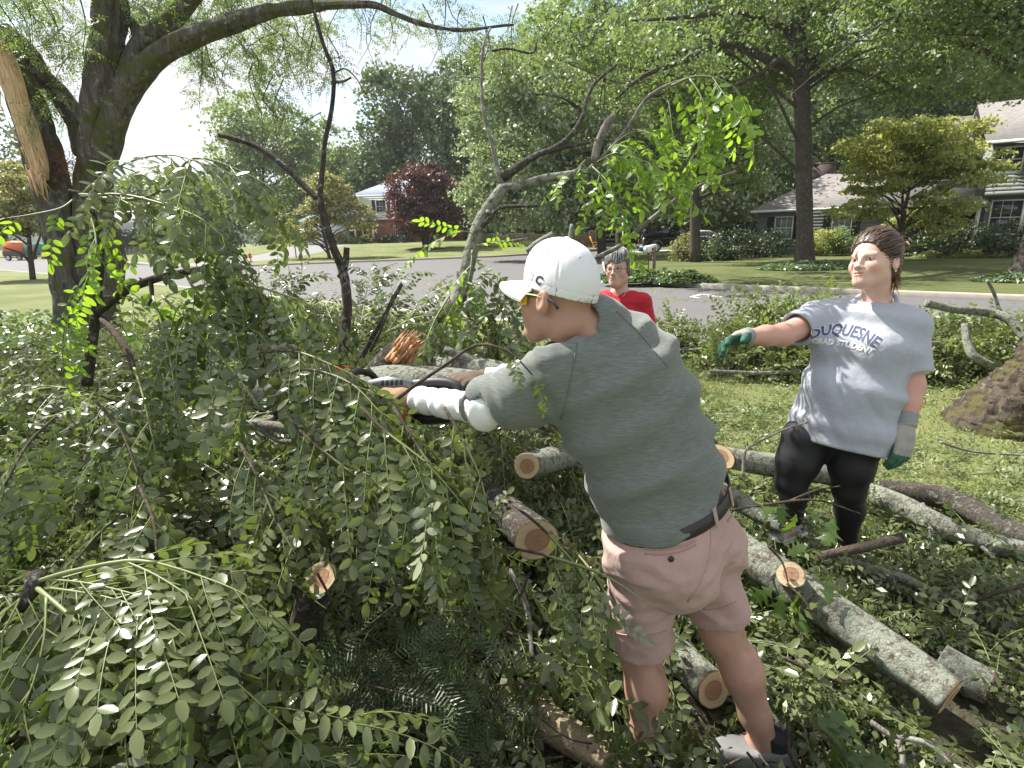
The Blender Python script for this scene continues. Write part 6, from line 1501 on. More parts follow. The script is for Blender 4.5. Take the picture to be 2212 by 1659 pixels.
for k, (q, r, m, lb) in enumerate([
    ([(1990, 1088, 2.9), (2008, 1120, 2.85), (2008, 1170, 2.8), (1985, 1215, 2.75), (1930, 1258, 2.7)], [.014, .014, .013, .012, .009], M_GREYB, 'curved grey stick hooked down from the pale log'),
    ([(1900, 1300, 2.4), (1945, 1322, 2.35), (1968, 1345, 2.3), (1962, 1375, 2.25), (1945, 1395, 2.2)], [.01, .01, .009, .007], M_GREYB, 'small crooked grey twig above the long log'),
    ([(2000, 1332, 2.35), (2090, 1302, 2.3), (2160, 1278, 2.25), (2250, 1255, 2.2)], [.008, .009, .009, .009], M_TWIGB, 'reddish twig lying towards the right edge'),
    ([(2120, 1180, 2.7), (2150, 1210, 2.65), (2168, 1260, 2.6)], [.010, .009, .007], M_GREYB, 'short curved twig under the pale log at the right'),
    ([(1745, 912, 2.4), (1690, 930, 2.35), (1640, 955, 2.3), (1610, 975, 2.28), (1605, 1030, 2.26)], [.004, .005, .006, .007], M_GREYB, 'thin forked twig standing in front of the young woman\'s hip'),
    ([(1690, 1420, 1.9), (1760, 1452, 1.88), (1830, 1478, 1.86)], [.007, .008, .008], M_TWIGB, 'brown twig lying below the long log'),
    ([(1880, 1560, 1.65), (1930, 1590, 1.62), (2000, 1605, 1.6), (2060, 1650, 1.55)], [.009, .009, .008, .006], M_GREYB, 'bent twig at the bottom right corner'),
    ([(1940, 1600, 1.6), (1950, 1640, 1.56), (1940, 1690, 1.5)], [.008, .007], M_GREYB, 'short twig rising at the bottom edge right of the shoe'),
    ([(1600, 1380, 2.0), (1700, 1400, 1.95), (1810, 1500, 1.85), (1900, 1560, 1.8)], [.004, .004, .003], M_GREYB, 'long thin twig in front of the long log'),
    ([(1100, 1230, 1.9), (1135, 1300, 1.85), (1145, 1370, 1.8), (1150, 1420, 1.75)], [.009, .009, .007], M_GREYB, 'pale stick hanging below the big sawn end'),
    ([(2030, 955, 3.7), (2100, 975, 3.7), (2230, 985, 3.7)], [.008, .008, .006], M_GREYB, 'thin pale twig on the grass before the thick tree')]):
    log('bare_twig', lb, D3(*q), r, m, [], 'twig', 'bare twigs scattered over the brush', seed=30 + k, sides=9, amp=.001)

# ---- the oak twig with lobed leaves on the right
def oak_leaf_mesh(seed):
    rg = np.random.default_rng(seed); L_ = .17; out_ = []
    prof = [(0, .004), (.12, .02), (.2, .045), (.27, .018), (.36, .03), (.46, .078), (.52, .03), (.6, .028), (.7, .066), (.76, .022), (.86, .03), (.93, .012), (1.0, .0)]
    V = []; 
    for t, w_ in prof:
        z = -.03 * t * t + .01 * math.sin(t * 5 + seed)
        V += [(t * L_, 0, z), (t * L_ + w_ * .35, w_, z - .012 * w_ / .07 + rg.normal(0, .004)), (t * L_ + w_ * .35, -w_, z - .012 * w_ / .07 + rg.normal(0, .004))]
    Q = []
    for i in range(len(prof) - 1):
        a = i * 3; b2 = a + 3; Q += [(a, b2, b2 + 1, a + 1), (a, a + 2, b2 + 2, b2)]
    return mesh_np('leaf', np.array(V), None, np.array(Q), False, None, [M_OAKL])
OAKL = [oak_leaf_mesh(s) for s in range(5)]
def oak_twig(label, stems, leaves, seed):
    rn = random.Random(seed); t = thing('oak_twig', label, 'branch', tuple(stems[0][0]), 'oak twigs in front of the young woman')
    for p in stems:
        mb = MB(); mb.tube(resample(p, 20), [.006, .004, .0025], 7, True, .1, seed); mb.build('stem', M_TWIGB, t, True)
    inv = Matrix.Translation(t.location).inverted()
    for (x, y, d, dx, dy, s) in leaves:
        s *= .72
        o = P(x, y, d); xd = RGT * dx - UPV * dy + FWD * rn.uniform(-.4, .4); n = nrm(-FWD * .7 + UPV * .7 + RGT * rn.uniform(-.5, .5))
        put_leaf(t, inv, OAKL, o, xd, n, s, rn)
oak_twig('oak twig with lobed leaves hanging before the young woman\'s knee', [D3((1500, 1115, 2.3), (1600, 1098, 2.25), (1700, 1085, 2.2)), D3((1650, 1090, 2.22), (1760, 1080, 2.15), (1860, 1110, 2.1)), D3((1700, 1085, 2.2), (1760, 1060, 2.15), (1815, 1050, 2.1))],
    [(1800, 1065, 2.1, .2, -1, .9), (1815, 1055, 2.1, .9, -.2, .8), (1830, 1090, 2.1, -.2, 1, .95), (1830, 1100, 2.1, .6, .8, .9), (1800, 1120, 2.1, -.5, .9, .9), (1850, 1108, 2.1, .9, .4, .7), (1690, 1085, 2.2, -.2, .9, .7), (1720, 1082, 2.2, .3, -.8, .7), (1680, 1090, 2.2, -.9, .4, .7), (1835, 1130, 2.1, .1, 1, .8), (1720, 1110, 2.15, -.3, 1, .8), (1745, 1085, 2.17, .5, .8, .75)], 1)
oak_twig('oak twig with drooping lobed leaves below the sawn stub', [D3((1660, 1180, 2.1), (1690, 1215, 2.08), (1705, 1270, 2.05)), D3((1700, 1260, 2.05), (1740, 1300, 2.0), (1760, 1340, 1.98))],
    [(1670, 1270, 2.05, -.7, .7, .85), (1690, 1280, 2.05, -.3, 1, .8), (1725, 1275, 2.05, .2, 1, .95), (1740, 1270, 2.05, .7, .7, .8), (1760, 1330, 1.98, .8, -.2, .9), (1720, 1345, 1.98, .8, .4, .9), (1790, 1310, 1.98, .3, -.9, .75), (1700, 1200, 2.08, .7, -.4, .7), (1660, 1185, 2.1, -.9, .2, .7), (1800, 1350, 1.95, .9, .3, .8)], 2)
oak_twig('oak twig with pale lobed leaves at the bottom right by the shoe', [D3((1740, 1560, 1.62), (1790, 1590, 1.6), (1830, 1640, 1.56))], [(1760, 1575, 1.62, .6, -.5, .8), (1790, 1600, 1.6, .9, .5, .9), (1800, 1610, 1.6, .2, 1, .9), (1830, 1640, 1.56, .9, -.1, .8), (1780, 1590, 1.6, .9, -.3, .9), (1740, 1610, 1.6, -.3, .9, .7)], 3)

# ---- the loose brush on the right, the litter on the lawn, the grass
def right_h(x, y):
    x = np.asarray(x, float); y = np.asarray(y, float)
    return .08 * np.exp(-((x - 1.2) / 1.1) ** 2 - ((y - 1.6) / .9) ** 2) + .045 + .06 * vnoise(np.stack([x, y, x * 0], -1), 2.2)
def right_sampler(n):
    xs, ys, tot = [], [], 0
    while tot < n:
        y = rng.uniform(.75, 3.3, 5000); x = rng.uniform(.2, 3.1, 5000)
        p = np.clip(1.15 - (y - 1.9) * .75, .03, 1) * np.clip((2.9 - x) / .8, .15, 1)
        k = (rng.random(5000) < p) & (x < y * 1.12 + .3); xs.append(x[k]); ys.append(y[k]); tot += k.sum()
    return np.concatenate(xs)[:n], np.concatenate(ys)[:n]
mass('loose_leaves', 'loose cut leaves strewn over the ground between the logs on the right', 1300, right_sampler, right_h, PR1, M_FOLS, .08, .85)
mass('loose_under_leaves', 'lower layer of loose cut leaves on the ground at the right', 2000, right_sampler, right_h, PR0, M_FOLS, .12, .85)
gx_, gy_ = np.meshgrid(np.linspace(-.3, 3.3, 60), np.linspace(.3, 2.7, 50)); hz_ = np.where((gy_ > 2.3) | (gx_ > 2.9), -.02, .012 + .012 * vnoise(np.stack([gx_, gy_, gx_ * 0], -1), 6))
Vm = np.column_stack([gx_.ravel(), gy_.ravel(), hz_.ravel()]); struct('bare_soil', mesh_np('bare_soil', Vm, None, up_facing(Vm, gridq(50, 60)), True), M_SOIL)
def litter_sampler(n):
    x = rng.uniform(.6, 8.5, n * 6); y = rng.uniform(2.0, 9.5, n * 6)
    k = (x * .65 + y * .76 < 7.9) & (x < y * 1.05 + 1) & (x > y * .12) & (rng.random(n * 6) < np.clip(.15 + vnoise(np.column_stack([x, y, x * 0]), .9) * .8, .04, 1))
    return x[k][:n], y[k][:n]
mass('lawn_litter', 'torn leaves scattered over the mown lawn behind the young woman', 3600, litter_sampler, lambda x, y: np.full_like(np.asarray(x, float), .05), PR0, leaf_mat('litter_leaf', (0.10, 0.145, 0.05), (0.23, 0.28, 0.12), (0.3, 0.34, 0.22), .2, .45, (.2, .3, .05), False), .05, .8)
def road_litter():
    n = 1500; x = rng.uniform(-8, 12, n * 5); y = rng.uniform(6, 30, n * 5); s = x * .65 + y * .76
    k = (s > 8.3) & (s < 16.8) & (rng.random(n * 5) < np.clip(.2 + .8 * vnoise(np.column_stack([x, y, x * 0]), .7), .02, 1)); x, y = x[k][:n], y[k][:n]; n = len(x)
    V, Q = leaf_quads(np.column_stack([x, y, np.full(n, -.112)]), np.tile([0, 0, 1.0], (n, 1)), .13, rng, .4, .9, .25)
    V[:, 2] = np.maximum(V[:, 2], -.12)
    o = link('road_litter', mesh_np('road_litter', V, None, Q, False, {'rnd': np.repeat(rng.random(n), 4)}), None, M_LF_OCHRE)
    return tag(o, 'scraps of leaves and twigs scattered on the asphalt', 'leaf litter', None, 'stuff')
road_litter()
def grass():
    n = 60000; x = rng.uniform(.6, 9, n); y = 1.9 + 8 * rng.random(n) ** 1.4
    k = (x * .65 + y * .76 < 7.95) & (x < y * 1.08 + .4) & (x > y * .1); x, y = x[k], y[k]; n = len(x)
    h = rng.uniform(.02, .055, n) * (1 + .35 * vnoise(np.column_stack([x, y, x * 0]), 1.5)); a = rng.uniform(0, 6.28, n); wv = .0028 + .0007 * y
    b = np.column_stack([x, y, np.zeros(n)]); s = np.column_stack([np.cos(a), np.sin(a), a * 0]) * wv[:, None]
    tp = b + np.column_stack([rng.normal(0, .022, n), rng.normal(0, .022, n), h])
    V = np.stack([b - s, b + s, tp], 1).reshape(-1, 3)
    me = mesh_np('grass', V, np.arange(n * 3).reshape(n, 3), None, False, {'rnd': np.repeat(rng.random(n), 3)})
    tag(link('grass', me, None, leaf_mat('grass_blade', (.17, .205, .065), (.32, .345, .15), (.24, .26, .11), .3, .5, (.25, .31, .07), False)), 'mown lawn grass behind and right of the young woman', 'grass', None, 'stuff')
grass()
# yew twigs in the shade at the bottom
def yew():
    n = 240; xs, ys = [], []
    mb = []; O = []; X = []
    for k in range(n):
        x, y = rng.uniform(700, 1090), rng.uniform(1380, 1700); o = P(x, y, rng.uniform(1.35, 1.6)); d = nrm(rng.normal(0, .6, 3) + [0, -.3, .5])
        O.append(o); X.append(d)
    V, Q = [], []
    pro = []
    for s in range(3):
        vs_, qs_ = [], []; r2 = np.random.default_rng(s)
        for j in range(26):
            f = j / 26; sg = 1 if j % 2 else -1; b = np.array([f * .13, 0, -.02 * f * f]); d = nrm([.55, sg, .1 + r2.normal(0, .2)]) * .026; w_ = np.array([.0022, 0, 0])
            vs_ += [b - w_, b + w_, b + d + w_ * .3, b + d - w_ * .3]; q = len(vs_) - 4; qs_.append((q, q + 1, q + 2, q + 3))
        pro.append((np.array(vs_), np.zeros((0, 3), int), np.array(qs_)))
    V, T, Q, rn = instance_cloud(pro, np.array(O), np.array(X), rng.normal(0, .5, (n, 3)) + [0, -.3, 1], rng.uniform(.8, 1.3, n))
    t = thing('yew_shrub', 'dark yew shrub with needle leaves in the shade under the sawn stub', 'shrub', tuple(P(880, 1560, 1.5) * [1, 1, 0]))
    link('foliage', mesh_np('foliage', V, None, Q, False, {'rnd': rn}), t, M_LF_YEW)
    mb = MB()
    for k in range(0, n, 6): mb.tube([np.array(O[k]) - X[k] * .2, O[k], O[k] + X[k] * .12], [.004, .003, .0015], 4, False)
    mb.build('stem', M_TWIGB, t)
yew()

# ---- brush heaps beyond
def heap(label, x, y, D, rx, ry, h, n, seed, sticks=8, scale=1.6):
    c = PY(x, y, D); c[2] = 0.0
    def samp(m):
        a = rng.uniform(0, 6.28, m); r = np.sqrt(rng.random(m)); return c[0] + rx * r * np.cos(a), c[1] + ry * r * np.sin(a)
    def hf(px, py):
        px = np.asarray(px, float); py = np.asarray(py, float); r2 = ((px - c[0]) / rx) ** 2 + ((py - c[1]) / ry) ** 2
        return np.maximum(.03, h * (1 - r2) ** 1 * (.75 + .45 * vnoise(np.stack([px, py, px * 0 + seed], -1), 2.0)) * (r2 < 1))
    t = thing('brush_heap', label, 'brush pile', tuple(c))
    xx, yy = samp(n); H_ = hf(xx, yy); z = np.maximum(.03, H_ - rng.random(n) ** 1.5 * H_ * .6)
    V, T, Q, rn = instance_cloud(PR0, np.column_stack([xx, yy, z]), rng.normal(0, .7, (n, 3)) + [0, 0, -.15], rng.normal(0, .6, (n, 3)) + [0, 0, 1], scale * rng.uniform(.6, 1.1, n))
    V[:, 2] = np.maximum(V[:, 2], .005)
    o = link('leaves', mesh_np('leaves', V, T, Q, False, {'rnd': rn}), t, M_HEAP); o['kind'] = 'stuff'
    rg = np.random.default_rng(seed)
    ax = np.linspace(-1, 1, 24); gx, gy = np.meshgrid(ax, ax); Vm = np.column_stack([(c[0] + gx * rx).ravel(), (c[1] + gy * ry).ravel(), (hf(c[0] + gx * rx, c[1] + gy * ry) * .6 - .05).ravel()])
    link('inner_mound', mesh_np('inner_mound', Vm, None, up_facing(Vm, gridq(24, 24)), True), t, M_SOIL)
    for k in range(sticks):
        xx, yy = samp(1); a = np.array([xx[0], yy[0], float(hf(xx, yy)[0]) * rg.uniform(.7, 1.05)]); d = nrm(rg.normal(0, 1, 3) * [1, .7, .25]) * rg.uniform(.4, 1.1); r = rg.uniform(.012, .04)
        e = a + d; e[2] = max(.05, e[2]); mb = MB(); mb.tube(resample([a, (a + e) / 2 + rg.normal(0, .06, 3), e], 10), [r, r * .7], 8, True, .1, k); mb.build('stick', M_GREYB, t, True)
    return t
M_HEAP = leaf_mat('wilting_leaf', (0.075, 0.11, 0.038), (0.22, 0.26, 0.10), (0.22, 0.25, 0.14), .28, .42, (.22, .3, .05), False)
heap('brush heap behind the young woman\'s outstretched arm at the kerb', 1720, 760, 6.5, 1.15, .8, 1.0, 1500, 1, 8)
heap('small brush heap by the kerb right of the woman in red', 1440, 735, 7.6, .55, .5, .5, 420, 2, 8, 1.3)
heap('brush heap with grey limbs between the young woman and the thick tree', 2120, 770, 6.0, 1.15, .8, .75, 1300, 3, 16)
heap('brush heap left of the man\'s face by the kerb', 1130, 770, 5.6, .6, .6, .55, 500, 4, 10, 1.3)
heap('low strewn brush on the lawn edge left of the man', 1290, 800, 4.7, .9, .5, .25, 500, 5, 6, 1.1)
log('grey_limb', 'long grey limb lying on top of the right brush heap', D3((2000, 655, 5.6), (2060, 668, 5.6), (2130, 675, 5.6), (2180, 690, 5.5), (2215, 730, 5.4)), [.04, .04, .045, .045, .04], M_LICH, [], 'branch', seed=50, sides=14)
log('grey_limb', 'grey forked limb leaning down the front of the right brush heap', D3((2085, 700, 5.3), (2090, 740, 5.25), (2105, 770, 5.2), (2145, 790, 5.15)), [.03, .032, .035, .03], M_LICH, [(0,)], 'branch', seed=51, sides=14)

# ground cover at the foot of the split tree, and the leafy bed before it
def cover(name, label, x0, x1, y0, y1, n, h, ls, mat, seed):
    rg = np.random.default_rng(seed); X = rg.uniform(x0, x1, n); Y = rg.uniform(y0, y1, n)
    H_ = h * (.55 + .55 * vnoise(np.column_stack([X, Y, X * 0 + seed]), 1.1)); H_ = np.maximum(.05, H_)
    C = np.column_stack([X, Y, H_ * rg.random(n) ** .5 + .02]); V, Q = leaf_quads(C, np.tile([0, 0, 1.0], (n, 1)), ls, rg, .62, .55, .7)
    tag(link(name, mesh_np(name, V, None, Q, False, {'rnd': np.repeat(rg.random(n), 4)}), None, mat), label, 'ground cover', None, 'stuff')
cover('ground_cover', 'shiny leafy ground cover round the foot of the split tree', -8.5, -2.6, 4.6, 8.3, 15000, .75, .085, M_LF_COVER, 1)
# leaves of the split tree: hanging compound leaves on thin twigs
def hanging():
    rg = np.random.default_rng(77); O = []; X = []; mb = MB()
    spots = [(440, 150, 45, 60, 60), (400, 110, 30, 30, 25), (470, 175, 35, 35, 30), (520, 90, 40, 40, 30), (580, 60, 60, 50, 50), (560, 160, 50, 60, 45), (610, 110, 50, 60, 55), (650, 150, 40, 70, 50), (690, 70, 50, 60, 45), (620, 230, 50, 50, 28), (690, 170, 30, 60, 30), (560, 230, 40, 50, 22), (760, 60, 40, 40, 18), (800, 100, 20, 30, 10), (880, 70, 60, 50, 30), (960, 100, 60, 50, 34), (1040, 100, 60, 60, 36), (1100, 130, 50, 60, 34),
             (30, 40, 60, 50, 45), (90, 70, 60, 60, 55), (150, 110, 60, 50, 50), (60, 130, 60, 40, 35), (130, 40, 60, 40, 40), (30, 10, 60, 30, 30), (180, 150, 40, 30, 20), (330, 20, 70, 30, 60), (400, 40, 60, 40, 60), (290, 60, 40, 50, 36), (480, 20, 60, 30, 50), (540, -10, 80, 30, 40), (90, 230, 50, 60, 24), (140, 270, 40, 40, 14), (620, 300, 40, 40, 12), (270, 130, 30, 40, 20), (760, 150, 40, 50, 12)]
    for x, y, rx, ry, n in spots:
        d0 = DL + rg.uniform(-.9, .6); c = P(x, y, d0)
        for j in range(max(2, n // 10)):
            tp = P(x + rg.normal(0, rx * .4), y + rg.normal(0, ry * .4), d0 + rg.normal(0, .25)); rt = tp + np.array([rg.normal(0, .25), rg.normal(0, .25), rg.uniform(.3, .7)]); mid = (tp + rt) / 2 + rg.normal(0, .06, 3)
            mb.tube(resample([rt, mid, tp, tp + [rg.normal(0, .1), 0, -.25]], 10), [.008, .005, .002], 4, False)
            for q in range(int(n / max(2, n // 10) * 2.1)):
                f = rg.uniform(.15, 1.0); o = rt * (1 - f) + tp * f + rg.normal(0, .05, 3); O.append(o); X.append(np.array([rg.normal(0, .8), rg.normal(0, .8), rg.normal(-.3, .3)]))
    n = len(O); protos = [compound(.24, 8, .042, .015, .3 + .1 * k, 0, 90 + k, .35, .3) for k in range(4)]
    V, T, Q, rn = instance_cloud(protos, np.array(O), np.array(X), rg.normal(0, .6, (n, 3)) + [0, 0, .8], rg.uniform(.8, 1.25, n))
    link('crown', mesh_np('crown', V, T, Q, False, {'rnd': rn}), tl, M_LF_MID); mb.build('twigs', M_TWIGD, tl)['kind'] = 'stuff'
    # part of the crown above the picture, whose dappled shade falls on the heap
    C, outw, rnd_, cc = crown_points([(np.array([-7.0, 9.0, 9.0]), np.array([3.0, 2.5, 1.6])), (np.array([-3.6, 6.5, 7.6]), np.array([1.6, 1.2, .8]))], 46, 40, .55, rg)
    V, Q = leaf_quads(C, outw, .12, rg, .4); link('crown', mesh_np('crown', V, None, Q, False, {'rnd': np.repeat(rnd_, 4)}), tl, M_LF_MID)
hanging()
# ================================================================== PEOPLE
def surface_nets(D, o, h):
    ins = D < 0; n = D.shape
    c = np.zeros((n[0] - 1, n[1] - 1, n[2] - 1), np.int8)
    cor = [(i, j, k) for i in (0, 1) for j in (0, 1) for k in (0, 1)]
    for i, j, k in cor: c += ins[i:n[0] - 1 + i, j:n[1] - 1 + j, k:n[2] - 1 + k]
    m = (c > 0) & (c < 8); I = np.argwhere(m); N = len(I)
    idx = -np.ones(m.shape, np.int64); idx[m] = np.arange(N)
    val = {q: D[I[:, 0] + q[0], I[:, 1] + q[1], I[:, 2] + q[2]] for q in cor}
    acc = np.zeros((N, 3)); cnt = np.zeros(N)
    for a in cor:
        for ax in range(3):
            if a[ax] == 1: continue
            b = tuple(1 if t == ax else a[t] for t in range(3))
            va, vb = val[a], val[b]; cr = (va < 0) != (vb < 0)
            t = np.where(cr, va / np.where(cr, va - vb, 1), 0)
            p = np.array(a, float)[None] + 0 * acc; p[:, ax] += t
            acc[cr] += p[cr]; cnt[cr] += 1
    V = np.asarray(o) + (I + acc / cnt[:, None]) * h
    Q = []
    for ax in range(3):
        b1, b2 = (ax + 1) % 3, (ax + 2) % 3
        sl0 = [slice(None)] * 3; sl1 = [slice(None)] * 3
        sl0[ax] = slice(0, n[ax] - 1); sl1[ax] = slice(1, n[ax])
        for s in (sl0, sl1): s[b1] = slice(1, n[b1] - 1); s[b2] = slice(1, n[b2] - 1)
        A, B = ins[tuple(sl0)], ins[tuple(sl1)]; e = A != B
        E = np.argwhere(e); E[:, b1] += 1; E[:, b2] += 1
        if not len(E): continue
        def cell(d1, d2):
            q = E.copy(); q[:, b1] += d1; q[:, b2] += d2; return idx[q[:, 0], q[:, 1], q[:, 2]]
        f = np.stack([cell(-1, -1), cell(0, -1), cell(0, 0), cell(-1, 0)], 1)
        fl = A[e]; f[~fl] = f[~fl][:, ::-1]; Q.append(f)
    Q = np.concatenate(Q); Q = Q[(Q >= 0).all(1)]
    return V, Q
def sdf_geo(fn, lo, hi, h):
    lo = np.asarray(lo, float); hi = np.asarray(hi, float); n = np.ceil((hi - lo) / h).astype(int) + 1
    ax = [lo[i] + np.arange(n[i]) * h for i in range(3)]
    X = np.stack(np.meshgrid(*ax, indexing='ij'), -1).reshape(-1, 3).astype(np.float32)
    D = np.empty(len(X), np.float32)
    # evaluate coarsely first, then only near the surface
    st = 4; cn = [max(2, int(np.ceil((n[i] - 1) / st)) + 1) for i in range(3)]
    cax = [lo[i] + np.arange(cn[i]) * h * st for i in range(3)]
    CX = np.stack(np.meshgrid(*cax, indexing='ij'), -1).reshape(-1, 3).astype(np.float32)
    CD = fn(CX).reshape(cn)
    ii = [np.minimum(np.rint(np.arange(n[i]) / st).astype(int), cn[i] - 1) for i in range(3)]
    D = CD[np.ix_(*ii)].ravel().copy()
    near = np.abs(D) < h * st * 1.9 + .012
    D[near] = fn(X[near])
    return surface_nets(D.reshape(n), lo, h)
f32 = lambda v: np.asarray(v, np.float32)
def s_cap(p, a, b, ra, rb=None):
    rb = ra if rb is None else rb; a, b = f32(a), f32(b); ab = b - a; q = p - a
    t = np.clip(q @ ab / (ab @ ab + 1e-12), 0, 1)
    return np.linalg.norm(q - t[:, None] * ab, axis=1) - (ra + (rb - ra) * t)
def s_ell(p, c, r, R=None):
    q = p - f32(c)
    if R is not None: q = q @ f32(R).T
    r = f32(r); k0 = np.linalg.norm(q / r, axis=1); k1 = np.linalg.norm(q / (r * r), axis=1) + 1e-9
    return k0 * (k0 - 1) / k1
def smin(a, b, k):
    h = np.maximum(k - np.abs(a - b), 0) / k; return np.minimum(a, b) - h * h * k * .25
def smax(a, b, k): return -smin(-a, -b, k)
def s_chain(p, pts, rr, k=.01):
    d = None
    for i in range(len(pts) - 1):
        e = s_cap(p, pts[i], pts[i + 1], rr[i], rr[i + 1]); d = e if d is None else smin(d, e, k)
    return d
def s_etube(p, st, k=.02):
    """elliptical tube: stations of (centre, half side, half depth, side axis)"""
    out_ = None
    for (c0, a0, b0, l0), (c1, a1, b1, l1) in zip(st[:-1], st[1:]):
        c0, c1, l0, l1 = f32(c0), f32(c1), f32(l0), f32(l1); ax = c1 - c0; L_ = np.linalg.norm(ax); ax = ax / L_
        q = p - c0; tr = q @ ax / L_; t = np.clip(tr, 0, 1)
        lat = l0[None] * (1 - t[:, None]) + l1[None] * t[:, None]; lat = lat - (lat @ ax)[:, None] * ax; lat /= np.linalg.norm(lat, axis=1)[:, None]
        dep = np.cross(lat, ax); q = q - t[:, None] * (c1 - c0)
        u = (q * lat).sum(1); v = (q * dep).sum(1); w_ = np.abs(tr - t) * L_
        a = a0 + (a1 - a0) * t; b = b0 + (b1 - b0) * t
        k0 = np.sqrt((u / a) ** 2 + (v / b) ** 2); k1 = np.sqrt((u / a ** 2) ** 2 + (v / b ** 2) ** 2) + 1e-6
        d = np.where(k0 > .3, k0 * (k0 - 1) / k1, -np.minimum(a, b) * .6)
        d = np.where(w_ > 0, np.hypot(np.maximum(d, 0), w_), d)
        out_ = d if out_ is None else smin(out_, d, k)
    return out_
class LF:
    """local frame: x right of the figure, y forward, z up"""
    def __init__(s, o, f, up, sc=1.0):
        s.o = np.asarray(o, float); f = nrm(f); u = nrm(np.asarray(up) - f * np.dot(f, up)); s.A = np.array([np.cross(f, u), f, u]); s.sc = sc
    def w(s, x, y, z): return s.o + (s.A.T @ np.array([x, y, z])) * s.sc
    def loc(s, P_): return ((P_ - s.o.astype(np.float32)) @ s.A.T.astype(np.float32)) / np.float32(s.sc)
    def ws(s, Q): return s.o + (np.asarray(Q) @ s.A) * s.sc
    def d(s, x, y, z): return s.A.T @ np.array([x, y, z], float)

def head_sdf(q, female=True, old=False):
    if female and not old: q = np.where(q[:, 2:3] < 0, q * f32([1, 1, 1.1]), q)
    ck = 1.0 if female else .3; jk = .045 if female else .022; JW = .017 if female else .021; JX = .042 if female else .047
    d = s_ell(q, (0, -.012, .042), (.076, .097, .094))
    d = smin(d, s_ell(q, (0, .035, -.03), (.062 if female else .066, .062, .08)), .05)
    d = smin(d, s_cap(q, (-JX, .005, -.062), (0, .068, -.098), JW, .022 if female else .018), jk)
    d = smin(d, s_cap(q, (JX, .005, -.062), (0, .068, -.098), JW, .022 if female else .018), jk)
    d = smin(d, s_ell(q, (0, .078, -.098), (.022, .018, .017)), .03)
    for sx in (-1, 1):
        d = smin(d, s_ell(q, (sx * .040, .062, -.030), (.022, .020 * ck + .003, .022)), .03)
        d = smax(d, -s_ell(q, (sx * .031, .106 if female else .104, .003), (.021, .016, .0125)), .014)
        d = smin(d, s_ell(q, (sx * .031, .0785, .003), (.0165, .0135, .0125)), .004)           # lids
        d = smin(d, s_cap(q, (sx * .014, .0915, .020), (sx * .048, .080, .022), .0050 if female else .006, .004), .016)  # brow ridge
        d = smin(d, s_ell(q, (sx * .0125, .104, -.034), (.0075, .0085, .0065)), .008)                # wings of the nose
        e = s_ell(q, (sx * (.081 if female else .085), -.016, -.010), (.010 if female else .013, .021, .033))
        e = smax(e, -s_ell(q, (sx * (.091 if female else .098), -.011, -.006), (.008, .011, .019)), .006)
        d = smin(d, e, .008)
    d = smin(d, s_cap(q, (0, .094, .012), (0, .1155, -.028), .006, .0085 if female else .0095), .014)
    d = smin(d, s_ell(q, (0, .117, -.031), (.0095, .0085, .0075)), .008)
    d = smin(d, s_ell(q, (0, .093, -.058), (.028, .012, .02)), .02)
    d = smin(d, s_ell(q, (0, .1025, -.0575), (.0235, .0078, .0045)), .005)
    d = smin(d, s_ell(q, (0, .1015, -.0675), (.020, .0078, .0054)), .005)
    d = smax(d, -s_ell(q, (0, .112, -.0622), (.027, .010, .0018)), .004)
    if old:
        for sx in (-1, 1): d = smax(d, -s_cap(q, (sx * .02, .105, -.035), (sx * .033, .094, -.066), .0025), .006)
    return d
def skin_material(name, base, dark):
    b = NB(name); t = b.attr('tone').outputs['Color']
    f = b.noise(30, 4); c = b.mix(b.math('MULTIPLY', f, .35), base, dark); c = b.mix(1.0, c, t, 'MULTIPLY')
    return b.done(b.bsdf(Base_Color=c, Roughness=.5, Specular_IOR_Level=.4, Subsurface_Weight=.08, Subsurface_Radius=(.01, .004, .002), Normal=b.bump(b.noise(220, 2), .08, .001)))
def face_tone(q, lips=(.82, .52, .52), brow=(.45, .36, .32), blush=.12):
    t = np.ones((len(q), 3), np.float32)
    def lay(m, col): 
        for k in range(3): t[:, k] *= 1 - m * (1 - col[k])
    for sx in (-1, 1):
        m = np.clip(1 - s_ell(q, (sx * .045, .07, -.03), (.026, .03, .024)) / -.012, 0, 1); m = np.clip(-s_ell(q, (sx * .045, .075, -.032), (.03, .035, .027)) / .012, 0, 1)
        lay(m * blush * 3, (1.0, .72, .70))
        b_ = np.clip(1.3 - np.abs(s_cap(q, (sx * .015, .095, .0215), (sx * .047, .083, .0255), .0035, .002)) / .003, 0, 1); lay(b_ * .8, brow)
        l = np.clip(1 - np.abs(s_ell(q, (sx * .031, .082, .003), (.0165, .016, .0075))) / .003, 0, 1) * (q[:, 1] > .075); lay(l * .9, (.33, .25, .24))
    m = np.maximum(np.clip(-s_ell(q, (0, .1035, -.0575), (.022, .012, .0062)) / .002, 0, 1), np.clip(-s_ell(q, (0, .1025, -.0675), (.019, .012, .007)) / .002, 0, 1)); lay(m, lips)
    lay(np.clip(-s_ell(q, (0, .119, -.031), (.012, .012, .011)) / .006, 0, 1) * .35, (1, .75, .72))
    return t
M_EYE = plain('eye_white', (.62, .60, .58), .25, var=.03); M_IRIS = plain('iris_brown', (.035, .022, .015), .15, var=.1)
